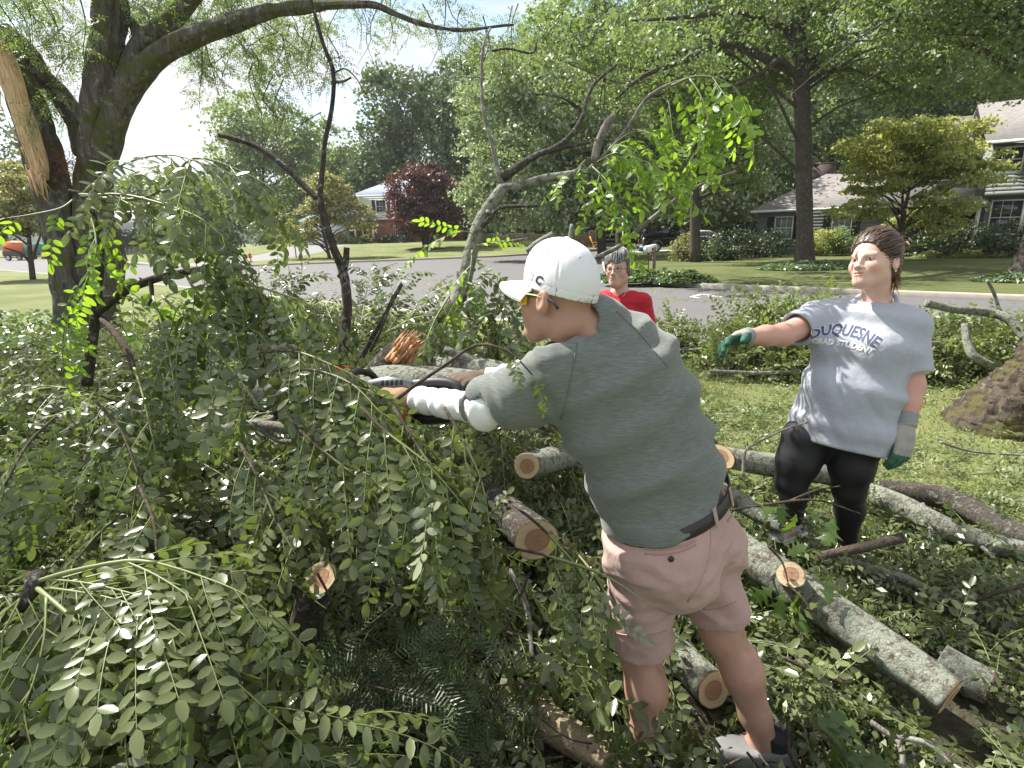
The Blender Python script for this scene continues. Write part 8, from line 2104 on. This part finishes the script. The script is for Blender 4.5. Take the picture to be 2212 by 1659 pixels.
for sx in (-1, 1):
    pr = [fr_.w(sx * (.044), y, z) for y, z in ((-.055, .045), (-.03, .062), (.0, .065), (.02, .055), (.0, .038), (-.03, .034), (-.055, .045))]
    MB().tube(resample(pr, 24), [.0028, .0028], 6, False).build('logo', M_BLACKP, o, True)
    MB().tube([fr_.w(sx * .046, -.03, .05), fr_.w(sx * .046, 0, .052)], [.002, .002], 5).build('logo', M_BLACKP, o)
shoe(man, la, FM, (M_SHOE, M_SOLE, M_SOCK), 1.04)

# ---- chainsaw
SF = LF(P(822, 862, 1.77), nrm(RGT * -.95 + FWD * .28 - UPV * .04), UPV * .97 + FWD * .1, 1.0)     # x right of the saw (away from the camera), y towards the bar tip
M_ORANGE = plain('chainsaw_orange', (.46, .10, .035), .45, var=.2); M_SAWGREY = plain('chainsaw_grey', (.17, .18, .19), .45, var=.15); M_SAWBLK = plain('chainsaw_black', (.022, .022, .024), .5)
cs = thing('chainsaw', 'orange and grey chainsaw with dark bar held out by the man among the leaves', 'chainsaw', tuple(SF.o))
As = SF.A
def sbox(y0, y1, z0, z1, x0, x1, bev, nm, mat, parent=cs, ax=None):
    m = MB(); m.box(SF.w((x0 + x1) / 2, (y0 + y1) / 2, (z0 + z1) / 2), (abs(x1 - x0), abs(y1 - y0), abs(z1 - z0)), As if ax is None else ax, bev); return m.build(nm, mat, parent)
body_ = sbox(-.10, .09, -.065, .028, -.06, .06, .014, 'engine_body', M_SAWBLK)
m = MB(); m.prism([(-.125, .03), (.02, .03), (.045, .034), (.015, .055), (-.05, .064), (-.115, .054)], -.052, .052, np.array([As[1], -As[0], As[2]]), SF.o); cov = m.build('top_cover', M_SAWGREY, cs)
for k in range(5): sbox(-.105 + k * .016, -.096 + k * .016, .036, .053, -.0545, -.0505, .001, 'vent', M_SAWBLK, cov)
sbox(-.125, .0, -.072, -.022, -.068, -.058, .004, 'side_cover', M_ORANGE); sbox(-.12, -.02, -.078, -.03, -.055, .06, .012, 'fuel_tank', M_ORANGE)
m = MB(); m.lathe([(0, .0), (.040, 0), (.040, .02), (.034, .028), (0, .028)], SF.w(-.055, .042, -.038), np.array([As[1], As[2], -As[0]]), 26); m.build('starter_cover', M_SAWBLK, cs, True)
m = MB(); m.lathe([(.027, .026), (.033, .031), (.029, .036), (.025, .030), (.027, .026)], SF.w(-.055, .042, -.038), np.array([As[1], As[2], -As[0]]), 26); m.build('metal_ring', M_CHROME, cs, True)
m = MB(); m.tube(resample([SF.w(0, -.11, .04), SF.w(0, -.2, .045), SF.w(0, -.26, .03), SF.w(0, -.27, -.02), SF.w(0, -.24, -.06), SF.w(0, -.12, -.068)], 30), [.018, .016, .017, .018], 12); m.build('rear_handle', M_SAWBLK, cs, True)
m = MB(); m.tube(resample([SF.w(-.05, .0, -.06), SF.w(-.085, .02, -.03), SF.w(-.085, .05, .05), SF.w(-.05, .06, .085), SF.w(.05, .06, .085), SF.w(.075, .05, .04), SF.w(.06, .02, -.05)], 40), [.011, .011], 10); m.build('front_handle', M_SAWBLK, cs, True)
V = []
for i, (y, z, hw_) in enumerate([(.10, -.055, .035), (.108, -.01, .05), (.115, .04, .065), (.132, .09, .075), (.150, .115, .07)]):
    for x in np.linspace(-1, 1, 9): V += [SF.w(x * hw_ - .02, y - .02 * x * x, z), SF.w(x * hw_ - .02, y - .02 * x * x + .008, z + .002)]
V = np.array(V).reshape(5, 9, 2, 3); n0 = 45
VV = np.vstack([V[:, :, 0].reshape(-1, 3), V[:, :, 1].reshape(-1, 3)]); q0 = gridq(5, 9); rm = [i * 9 for i in range(5)] + [36 + j for j in range(1, 9)] + [i * 9 + 8 for i in range(3, -1, -1)] + [j for j in range(7, 0, -1)]
link('hand_guard', mesh_np('hand_guard', VV, None, np.vstack([q0, q0[:, ::-1] + n0, [(rm[k], rm[k] + n0, rm[(k + 1) % len(rm)] + n0, rm[(k + 1) % len(rm)]) for k in range(len(rm))]]), True), cs, M_ORANGE)
prof = [(.08, -.028), (.40, -.026)] + [(.40 + .030 * math.sin(a), -.000 - .026 * math.cos(a)) for a in np.linspace(.2, math.pi - .2, 8)] + [(.40, .026), (.08, .028)]
m = MB(); m.prism(prof, -.0025, .0025, np.array([As[1], -As[0], As[2]]), SF.w(.03, 0, -.02)); bar_ = m.build('guide_bar', plain('bar_steel', (.10, .105, .11), .4, .7), cs)
m = MB(); m.tube(resample([SF.w(.03, y, z - .02) for y, z in [(.08, -.032)] + [(p_[0] + .004 * (p_[0] > .4), p_[1] * 1.13) for p_ in prof[1:-1]] + [(.08, .032)]], 60), [.004, .004], 5, True, .25, 3); m.build('chain', M_SAWBLK, bar_)
# gloves
M_GLOVE_T = cloth_mat('tan_leather_glove', (.27, .15, .085), (.36, .22, .13), .4, .75); M_GLOVE_D = cloth_mat('dark_brown_glove', (.065, .045, .035), (.17, .10, .055), .45, .75)
hf = LF(lwr + nrm(lwr - lel) * -.005, nrm(SF.w(-.075, .03, .02) - lwr), nrm(UPV * .8 - FWD * .5), 1.05)
fn, lo, hi = hand_fn(hf, [.75, .8, .85, .9], -1, .05, (.5, .8, -.35), .4, .003, (.045, .036)); build_sdf('glove', fn, lo, hi, .0035, M_GLOVE_T, man)
hf = LF(rwr, nrm(SF.w(0, -.215, .045) - rwr), nrm(UPV * .9 - FWD * .35), 1.1)
fn, lo, hi = hand_fn(hf, [.55, .8, .85, .9], 1, .05, (.5, .8, -.4), .4, .003, (.05, .037)); build_sdf('glove', fn, lo, hi, .0035, M_GLOVE_D, man)
# ------------------------------------------------------------------ the young woman
hair_b = NB('brown_hair'); hv = hair_b.noise(70, 4, .6, hair_b.co((.7, .7, .7)))
M_HAIR = hair_b.done(hair_b.bsdf(Base_Color=hair_b.ramp(hv, [(.3, (.030, .018, .011)), (.55, (.095, .055, .034)), (.75, (.20, .125, .075))]), Roughness=.42, Specular_IOR_Level=.55, Anisotropic=.4, Normal=hair_b.bump(hv, .5, .004)))
M_HAIRR = plain('auburn_hair_ends', (.17, .075, .03), .5, var=.35, scale=20)
vw = nrm(ray(1888, 568)); th = math.radians(45)
FH = nrm(-vw * math.cos(th) - RGT * math.sin(th) + UPV * .10)
hw_ = LF(P(1888, 566, 2.40), FH, UPV * .97 + RGT * .22, 1.0)
BW = np.array([-.76, -.65, 0.0]); BW = nrm(BW); LW = np.array([-BW[1], BW[0], 0.0])      # facing; LW points to her left
wo = P(1790, 1190, 2.72); wo[2] = 0
yw = thing('person', 'young woman in grey lettered t-shirt and black leggings holding out a gloved hand', 'person', tuple(wo))
M_SKINW = skin_material('fair_skin', (.70, .46, .375), (.60, .35, .28))
TS = [(P(1806, 962, 2.565), .214, .162, LW), (P(1815, 912, 2.55), .212, .158, LW), (P(1843, 835, 2.51), .196, .148, LW), (P(1866, 752, 2.49), .192, .144, LW), (P(1880, 692, 2.49), .188, .112, LW), (P(1888, 664, 2.49), .13, .085, LW)]
rS, rE, rW = P(1766, 690, 2.58), P(1690, 724, 2.48), P(1607, 727, 2.36)
lS, lE, lWr = P(1958, 708, 2.40), P(1967, 832, 2.40), P(1957, 920, 2.38)
hipR, kR, aR = P(1742, 950, 2.60), P(1709, 1042, 2.64), P(1715, 1122, 2.82)
hipL, kL, aL = P(1848, 955, 2.52), P(1834, 1055, 2.58), P(1829, 1172, 2.74)
nbw, ntw = P(1893, 652, 2.49), hw_.w(0, -.03, -.07)
def w_legs(p, gr=0.0):
    d = None
    for h_, k, a in ((hipR, kR, aR), (hipL, kL, aL)):
        e = s_chain(p, [h_, h_ * .5 + k * .5 + nrm(BW) * .01, k, k * .6 + a * .4 - BW * .02, a], [.108 + gr, .086 + gr, .062 + gr, .055 + gr, .038 + gr], .04); d = e if d is None else smin(d, e, .03)
    return smin(d, s_etube(p, [(P(1806, 950, 2.56), .172 + gr, .14 + gr, LW), (P(1822, 900, 2.54), .17 + gr, .13 + gr, LW)]), .05)
def w_body(p):
    d = w_legs(p); d = smin(d, s_etube(p, [(c, a * .86, b * .84, l) for c, a, b, l in TS[2:]]), .03)
    d = smin(d, s_cap(p, nbw, ntw, .060, .054), .04)
    d = smin(d, s_chain(p, [rS, rE, rE * .55 + rW * .45, rW], [.058, .048, .042, .030], .03), .03)
    d = smin(d, s_chain(p, [lS, lE, lE * .6 + lWr * .4, lWr], [.062, .050, .043, .031], .03), .03)
    for a in (aR, aL): d = smin(d, s_ell(p, a + BW * .04 - [0, 0, .04], (.035, .07, .028), np.array([LW, BW, [0, 0, 1]])), .02)
    return d
def w_head(p):
    return smin(head_sdf(hw_.loc(p), True) * hw_.sc, s_cap(p, nbw, ntw, .060, .054), .03)
lo, hi = bbox([s[0] for s in TS] + [rW, lWr, aR, aL, hw_.o], .2); lo[2] = -.03
hl, hh_ = bbox([hw_.w(x, y, z) for x in (-.1, .1) for y in (-.12, .135) for z in (-.16, .15)], .01)
w_tone = lambda V: face_tone(hw_.loc(V), (.84, .56, .56), (.62, .52, .48), .14) * np.where((V[:, 2] < 1.2)[:, None], np.array([[.93, .80, .76]], np.float32), 1)
build_sdf('body', w_body, lo, hi, .0105, M_SKINW, yw, w_tone, [(w_head, hl, hh_, .0033)])
eyes(hw_, yw, (-.25, 1, .05))
# t-shirt
M_TEE = cloth_mat('heather_grey_tee', (.38, .40, .455), (.50, .52, .57), .45, .9, (1, 1, 1), .15)
axW = nrm(TS[4][0] - TS[0][0]); rCuff = rS * .38 + rE * .62; lCuff = lS * .22 + lE * .78
def tee(p):
    st = [(c, a + .008, b + .008, l) for c, a, b, l in TS]; d = s_etube(p, st, .07)
    for s_ in (-1, 1): d = smin(d, s_ell(p, P(1868, 748, 2.49) + LW * .085 * s_ + BW * .085, (.088, .085, .085), np.array([LW, BW, [0, 0, 1]])), .06)
    d = smin(d, s_ell(p, P(1838, 850, 2.51) + BW * .06, (.16, .12, .13), np.array([LW, BW, [0, 0, 1]])), .06)
    dr = s_chain(p, [rS * .8 + TS[4][0] * .2, rS, rCuff + (rE - rS) * .4], [.075, .080, .084], .03); dl = s_chain(p, [lS * .8 + TS[4][0] * .2, lS, lCuff + (lE - lS) * .4], [.075, .083, .088], .03)
    for i_, (c_, a_) in enumerate(((rCuff, f32(nrm(rE - rS))), (lCuff, f32(nrm(lE - lS))))):
        e = (dr, dl)[i_]; e = smax(e, (p - f32(c_)) @ a_, .004); e = smax(e, -s_cap(p, c_ - a_ * .05, c_ + a_ * .06, .062, .074 + .004 * i_), .004)
        if i_: dl = e
        else: dr = e
    tr = smin(s_cap(p, nbw + [0, 0, -.02], rS, .05, .062), s_cap(p, nbw + [0, 0, -.02], lS, .05, .062), .03)
    d = smin(smin(smin(d, dr, .05), dl, .05), tr, .05)
    s = p @ f32(axW); u = p @ f32(LW); w_ = p @ f32(BW); lowf = np.clip((f32(TS[3][0]) @ f32(axW) - s) / .18, 0, 1)
    wp = vnoise(p, 4) * .06
    d = d + lowf * (vnoise(np.stack([(u + wp + s * .45) * 15, w_ * 4, s * 3.0], -1)) * .011 + vnoise(np.stack([(u + wp + s * .5) * 30, w_ * 5, s * 6], -1)) * .004) + vnoise(np.stack([u * 9 - s * 9, w_ * 6, s * 16 + u * 8], -1)) * .0042 + vnoise(p, 24) * .0015
    nk = f32(nrm(ntw - nbw)); q = p - f32(nbw + BW * .012); t = q @ nk; r = np.linalg.norm(q - t[:, None] * nk, axis=1); d = smax(d, -np.maximum(r - .071, -(t + .025)), .006)
    hn = f32(axW); t = (p - f32(TS[0][0])) @ hn; return smax(d, -(t + .008 * vnoise(p, 6)), .006)
lo, hi = bbox([s[0] for s in TS] + [rCuff, lCuff, rS, lS], .24)
teo = build_sdf('t_shirt', tee, lo, hi, .0072, M_TEE, yw); tbv = bvh_of(teo)
nk = nrm(ntw - nbw); gx_ = nrm(LW - nk * np.dot(LW, nk)); gy_ = np.cross(nk, gx_)
ring_ = [nbw + BW * .012 + nk * (.004 - .012 * max(0, np.dot(gx_ * math.cos(a) + gy_ * math.sin(a), BW))) + gx_ * .079 * math.cos(a) + gy_ * .077 * math.sin(a) for a in np.linspace(0, 2 * math.pi, 44)]
MB().tube(ring_, [.0095, .0095], 8, False).build('collar', M_TEE, teo, True)
M_INKN = plain('navy_print', (.07, .085, .16), .8); M_INKW = plain('white_print', (.76, .76, .77), .75)
nch = nrm(BW * .93 - axW * .04 + LW * .12); uu = nrm(LW - axW * np.dot(LW, axW)); vv_ = axW
c1 = cast(tbv, 1829, 714, 0); c2 = cast(tbv, 1819, 742, 0)
if c1 is not None:
    print_on(tbv, 'DUQUESNE', .056, c1, uu, vv_, nch, M_INKW, teo, .30, .0040, .0018, .94); print_on(tbv, 'DUQUESNE', .056, c1, uu, vv_, nch, M_INKN, teo, .30, .0022, .0032, .94)
    print_on(tbv, 'GRAD STUDENT', .035, c2, uu, vv_, nch, M_INKW, teo, .5, .0018, .0022, .95, shear=.15)
# leggings
M_LEG = plain('black_leggings', (.012, .012, .015), .55, var=.3, scale=12)
def leggings(p):
    d = w_legs(p, .004) + vnoise(np.stack([p[:, 0] * 8, p[:, 1] * 8, p[:, 2] * 34], -1)) * .0010
    for a, k in ((aR, kR), (aL, kL)):
        ax_ = f32(nrm(a - k)); c = f32(a) + ax_ * .005; d = smax(d, np.where(np.linalg.norm(p - c, axis=1) < .1, (p - c) @ ax_, -1), .003)
    return d
lo, hi = bbox([hipR, hipL, kR, kL, aR, aL, P(1822, 890, 2.54)], .2); lo[2] = -.02
build_sdf('leggings', leggings, lo, hi, .0095, M_LEG, yw)
M_SNK = cloth_mat('pale_sneaker', (.50, .42, .40), (.62, .56, .54), .3)
shoe(yw, aR + [0, 0, -.005], nrm(BW + LW * -.2), (M_SNK, M_WHITE, M_WHITE), .95); shoe(yw, aL + [0, 0, -.005], nrm(BW + LW * .1), (M_SNK, M_WHITE, M_WHITE), .95)
# gloves: grey knit with green dipped palms and fingertips
def glove_mat():
    b = NB('dipped_work_glove'); t = b.attr('tone').outputs['Color']; c = b.mix(1.0, t, b.mix(b.noise(60, 3), (.8, .8, .8), (1, 1, 1)), 'MULTIPLY')
    return b.done(b.bsdf(Base_Color=c, Roughness=.8, Normal=b.bump(b.noise(300, 2), .4, .002)))
M_WG = glove_mat()
def glove_tone(fr):
    def f(V):
        q = fr.loc(V); t = np.tile(np.array([[.40, .385, .35]], np.float32), (len(V), 1)); g = np.array([.035, .13, .085], np.float32)
        m = smooth(.000, -.006, q[:, 2] + vnoise(q, 40) * .003) * (q[:, 1] > -.004); m = np.maximum(m, smooth(.118, .124, q[:, 1] - q[:, 2] * .6)); t = t * (1 - m[:, None]) + g * m[:, None]
        c = (q[:, 1] < -.004); t[c] = (.31, .32, .32); return t
    return f
gR = LF(rW, nrm(P(1545, 741, 2.27) - rW), nrm(UPV * .8 + FWD * .42), 1.0)
fn, lo, hi = hand_fn(gR, [.22, .34, .42, .5], -1, .25, (.55, .8, -.35), .1, .003, (.035, .036)); build_sdf('glove', fn, lo, hi, .003, M_WG, yw, glove_tone(gR))
gL = LF(lWr, nrm(P(1950, 990, 2.36) - lWr), nrm(LW * .35 - FWD * .75), 1.06)
fn, lo, hi = hand_fn(gL, [.32, .36, .4, .45], 1, .1, (.75, .7, -.3), .25, .004, (.055, .040))
def flip(fr): fr.A[0] = -fr.A[0]; return fr
build_sdf('glove', fn, lo, hi, .003, M_WG, yw, glove_tone(gL))
# hair
def strands(q):
    a = np.arctan2(q[:, 0], q[:, 2] - .02); r = np.hypot(q[:, 1] + .11, q[:, 2] - .07)
    return vnoise(np.stack([a * 16, r * 2, a * 0], -1)) * .0026 + vnoise(np.stack([a * 40, r * 3, a * 0 + 3], -1)) * .0014
def w_hair(p):
    q = hw_.loc(p); d = s_ell(q, (0, -.016, .046), (.086, .106, .103)); d = smin(d, s_ell(q, (0, -.052, -.01), (.079, .068, .085)), .03)
    y = q[:, 1]; ax_ = np.abs(q[:, 0]); line = np.where(y > 0, .012 + .72 * y - 1.3 * np.clip(ax_ - .036, 0, 1), .012 + 1.7 * y)
    line = np.where((ax_ > .052) & (y > .0) & (y < .05), np.minimum(line, -.005 + .6 * np.maximum(y, 0)), line)
    line = np.maximum(line, -.098 + .02 * np.sin(ax_ * 160)); line = np.where((np.abs(q[:, 0]) > .06) & (np.abs(y + .014) < .03), np.maximum(line, .018), line)
    part = .004 * np.exp(-((q[:, 0] - .012) / .004) ** 2) * (q[:, 1] > -.02)
    d = d + strands(q) + part; return smax(d, line - q[:, 2], .008) * hw_.sc
lo, hi = bbox([hw_.w(x, y, z) for x in (-.1, .1) for y in (-.14, .12) for z in (-.11, .17)], .01)
ho = build_sdf('hair', w_hair, lo, hi, .004, M_HAIR, yw)
def w_region(x): 
    y = x[1]; ax = abs(x[0]); line = (.020 + .72 * y - 1.3 * max(0, ax - .036)) if y > 0 else .012 + 1.5 * y
    if ax > .052 and 0 < y < .05: line = min(line, .6 * y)
    return x[2] > max(line, -.06)
M_STR = strand_mat('brown_hair_strands', [(.0, (.030, .017, .010)), (.5, (.085, .048, .03)), (.85, (.16, .10, .062)), (1.0, (.24, .16, .10))])
bc_ = np.array([-.018, -.132, .082])
hair_strands(hw_, ho, 1100, w_region, bc_, (0, -.016, .046), (.0885, .1085, .1055), M_STR, .0014, (.3, 1.0), 3)
def bun(p):
    q = hw_.loc(p) - f32(bc_); a = np.arctan2(q[:, 1], q[:, 2]); d = s_ell(q, (0, 0, 0), (.038, .034, .038)); return (d + .006 * np.sin(np.linalg.norm(q, axis=1) * 0 + a * 3 + q[:, 0] * 160) + vnoise(q, 45) * .005) * hw_.sc
lo, hi = bbox([hw_.w(*(bc_ + [s * .055 for s in sg])) for sg in ((1, 1, 1), (-1, -1, -1), (1, -1, 1), (-1, 1, -1), (1, 1, -1), (-1, -1, 1), (1, -1, -1), (-1, 1, 1))], .005)
build_sdf('hair_bun', bun, lo, hi, .003, M_HAIRR, yw)
rg = np.random.default_rng(12); mb = MB()
for k in range(190):      # loose ends at the nape and fly-away hairs
    if k < 150:
        x = rg.uniform(-.07, .05); a = np.array([x, -.078 + .02 * rg.random(), -.04 + rg.normal(0, .02)]); e = a + [rg.normal(-.004, .012) - x * .2, rg.normal(.004, .012), -rg.uniform(.035, .085)]; m_ = (a + e) / 2 + [rg.normal(0, .005), -.014, 0]
    else:
        an = rg.uniform(-1.2, 1.2); a = np.array([.08 * math.sin(an), rg.uniform(-.1, .06), .02 + .115 * math.cos(an)]); e = a + rg.normal(0, .02, 3) + [0, -.02, .012]; m_ = (a + e) / 2 + rg.normal(0, .006, 3)
    mb.tube(resample([hw_.w(*a), hw_.w(*m_), hw_.w(*e)], 7), [.0019, .0015, .0006] if k < 150 else [.001, .0008, .0004], 5, False)
mb.build('loose_hair', M_HAIRR, yw, True)['kind'] = 'stuff'
for sx in (-1, 1):
    MB().lathe([(.004 * math.sin(a), .004 * math.cos(a)) for a in np.linspace(0, math.pi, 7)], hw_.w(sx * .0865, -.010, -.043), None, 10).build('earring', plain('pearl', (.85, .82, .76), .2), yw, True)

# ------------------------------------------------------------------ the older woman in red
vo = nrm(ray(1331, 582)); th = math.radians(22); ho_ = LF(P(1336, 582, 4.25), nrm(-vo * math.cos(th) - RGT * math.sin(th)), UPV * .98 + RGT * .06, 1.08)
BO = nrm(np.array([-vo[0], -vo[1], 0]) * .95 + np.array([-.3, 0, 0])); LO = np.array([-BO[1], BO[0], 0.0])
oo = P(1345, 1080, 4.3); oo[2] = 0
ow = thing('person', 'older woman with grey bob, glasses and red t-shirt standing behind the man', 'person', tuple((P(1347, 640, 4.3) * [1, 1, 0])))
M_SKINO = skin_material('weathered_skin', (.60, .39, .31), (.5, .29, .23))
nbo = P(1340, 623, 4.3); base_o = nbo * [1, 1, 0]
def os_(dx, z, a, b): return (base_o + LO * dx + [0, 0, z], a, b, LO)
zt = nbo[2]
OS = [os_(0, zt - .62, .19, .15), os_(0, zt - .45, .185, .145), os_(0, zt - .22, .185, .13), os_(0, zt - .09, .175, .095), os_(0, zt - .02, .10, .07)]
shs = [base_o + LO * s_ * .175 + [0, 0, zt - .10] for s_ in (-1, 1)]; els = [base_o + LO * s_ * .235 - BO * .02 + [0, 0, zt - .36] for s_ in (-1, 1)]; wrs = [base_o + LO * s_ * .22 + BO * .12 + [0, 0, zt - .56] for s_ in (-1, 1)]
hps = [base_o + LO * s_ * .09 + [0, 0, zt - .62] for s_ in (-1, 1)]; ank = [base_o + LO * s_ * .1 + [0, 0, .09] for s_ in (-1, 1)]
def o_body(p):
    d = s_etube(p, [(c, a * .9, b * .9, l) for c, a, b, l in OS]); d = smin(d, s_cap(p, nbo - [0, 0, .02], ho_.w(0, -.03, -.07), .06, .055), .04)
    for i in (0, 1):
        d = smin(d, s_chain(p, [shs[i], els[i], wrs[i]], [.05, .042, .03], .02), .03); d = smin(d, s_chain(p, [hps[i], hps[i] * .5 + ank[i] * .5, ank[i]], [.09, .06, .04], .02), .03)
        d = smin(d, s_ell(p, ank[i] + BO * .05 - [0, 0, .05], (.04, .1, .035), np.array([LO, BO, [0, 0, 1]])), .02)
        hnd = wrs[i] + nrm(wrs[i] - els[i]) * .05; d = smin(d, s_ell(p, hnd, (.04, .05, .05)), .02)
    return d
lo, hi = bbox([s[0] for s in OS] + wrs + els + ank + [ho_.o], .14)
hl, hh_ = bbox([ho_.w(x, y, z) for x in (-.1, .1) for y in (-.12, .135) for z in (-.16, .15)], .01)
build_sdf('body', o_body, lo, hi, .016, M_SKINO, ow, lambda V: face_tone(ho_.loc(V), (.85, .6, .58), (.6, .55, .52), .15), [(lambda p: smin(head_sdf(ho_.loc(p), True, True) * ho_.sc, s_cap(p, nbo - [0, 0, .02], ho_.w(0, -.03, -.07), .06, .055), .03), hl, hh_, .0045)])
eyes(ho_, ow)
M_RED = cloth_mat('red_cotton', (.50, .018, .035), (.58, .05, .07), .25)
def o_shirt(p):
    d = s_etube(p, [(c, a + .012, b + .012, l) for c, a, b, l in OS], .03)
    for i in (0, 1): d = smin(d, s_chain(p, [shs[i], els[i] * .97 + shs[i] * .03], [.07, .068], .02), .05); d = smin(d, s_cap(p, nbo - [0, 0, .05], shs[i], .045, .055), .04)
    d = smin(d, s_ell(p, OS[2][0] + BO * .06, (.16, .09, .1), np.array([LO, BO, [0, 0, 1]])), .05)
    d = d + vnoise(np.stack([p[:, 0] * 9, p[:, 1] * 9, p[:, 2] * 5], -1)) * .006
    q = p - f32(nbo + BO * .015); return smax(d, -np.maximum(np.linalg.norm(q[:, :2], axis=1) - .072, -(q[:, 2] + .045)), .008)
lo, hi = bbox([s[0] for s in OS] + els, .16); osh = build_sdf('t_shirt', o_shirt, lo, hi, .009, M_RED, ow)
def o_trousers(p):
    d = s_etube(p, [(OS[0][0] - [0, 0, .06], .19, .15, LO), (OS[0][0] + [0, 0, .06], .19, .15, LO)])
    for i in (0, 1): d = smin(d, s_cap(p, hps[i], ank[i], .105, .065), .03)
    return smax(d, f32(ank[0])[2] + .0 - p[:, 2], .004)
lo, hi = bbox([OS[0][0]] + hps + ank, .22); build_sdf('trousers', o_trousers, lo, hi, .012, plain('blue_denim', (.05, .07, .12), .85), ow)
hb = NB('grey_hair'); hv = hb.noise(60, 4, .6, hb.co((1, 1, .25)))
M_HAIRG = hb.done(hb.bsdf(Base_Color=hb.ramp(hv, [(.3, (.05, .045, .042)), (.5, (.16, .15, .145)), (.68, (.42, .41, .40))]), Roughness=.5, Normal=hb.bump(hv, .6, .004)))
def o_hair(p):
    q = ho_.loc(p); d = s_ell(q, (0, -.012, .042), (.094, .110, .110)); d = smin(d, s_ell(q, (0, -.03, -.01), (.092, .08, .07)), .03)
    fr_ = .044 + .012 * np.sin(q[:, 0] * 70) ; line = np.where(q[:, 1] > .035, fr_, np.where(np.abs(q[:, 0]) > .055, -.035 + .9 * np.clip(q[:, 1], -.02, .1), -.05))
    a = np.arctan2(q[:, 0], q[:, 1] + .02); d = d + vnoise(np.stack([a * 14, q[:, 2] * 10, a * 0], -1)) * .005; return smax(d, line - q[:, 2], .006) * ho_.sc
lo, hi = bbox([ho_.w(x, y, z) for x in (-.11, .11) for y in (-.14, .12) for z in (-.1, .17)], .01); oh = build_sdf('hair', o_hair, lo, hi, .004, M_HAIRG, ow)
hair_strands(ho_, oh, 500, lambda x: x[2] > (.05 if x[1] > .035 else (-.03 if abs(x[0]) > .05 else -.05)), (0, -.03, .155), (0, -.012, .042), (.097, .113, .112), strand_mat('grey_hair_strands', [(0, (.06, .055, .05)), (.5, (.22, .21, .2)), (1, (.5, .49, .48))]), .002, (.3, .9), 5)
mb = MB()
for sx in (-1, 1):
    pr = [ho_.w(sx * (.033 + .024 * math.cos(a)), .103 - .012 * abs(math.cos(a) * .5 + .5), -.002 + .017 * math.sin(a)) for a in np.linspace(0, 2 * math.pi, 20)]; mb.tube(pr, [.0017, .0017], 5, False)
    mb.tube([ho_.w(sx * .057, .09, .002), ho_.w(sx * .08, .03, .002), ho_.w(sx * .084, -.01, 0)], [.0016, .0016], 5)
mb.tube([ho_.w(-.01, .107, .003), ho_.w(.01, .107, .003)], [.0016, .0016], 5); 
gt = thing('eyeglasses', 'thin wire eyeglasses worn by the woman in red', 'glasses', tuple(ho_.w(0, .1, 0))); mb.build('frame', plain('bronze_wire', (.2, .12, .08), .4, .5), gt)
ob = bvh_of(osh); nl = [cast(ob, x, y, .003) for x, y in ((1322, 621), (1330, 632), (1345, 640), (1352, 633), (1356, 622))]
nl = [x for x in nl if x is not None]
if len(nl) > 2: MB().tube(resample(nl, 14), [.0025, .0025], 5).build('necklace', plain('pale_beads', (.6, .5, .35), .4), ow)
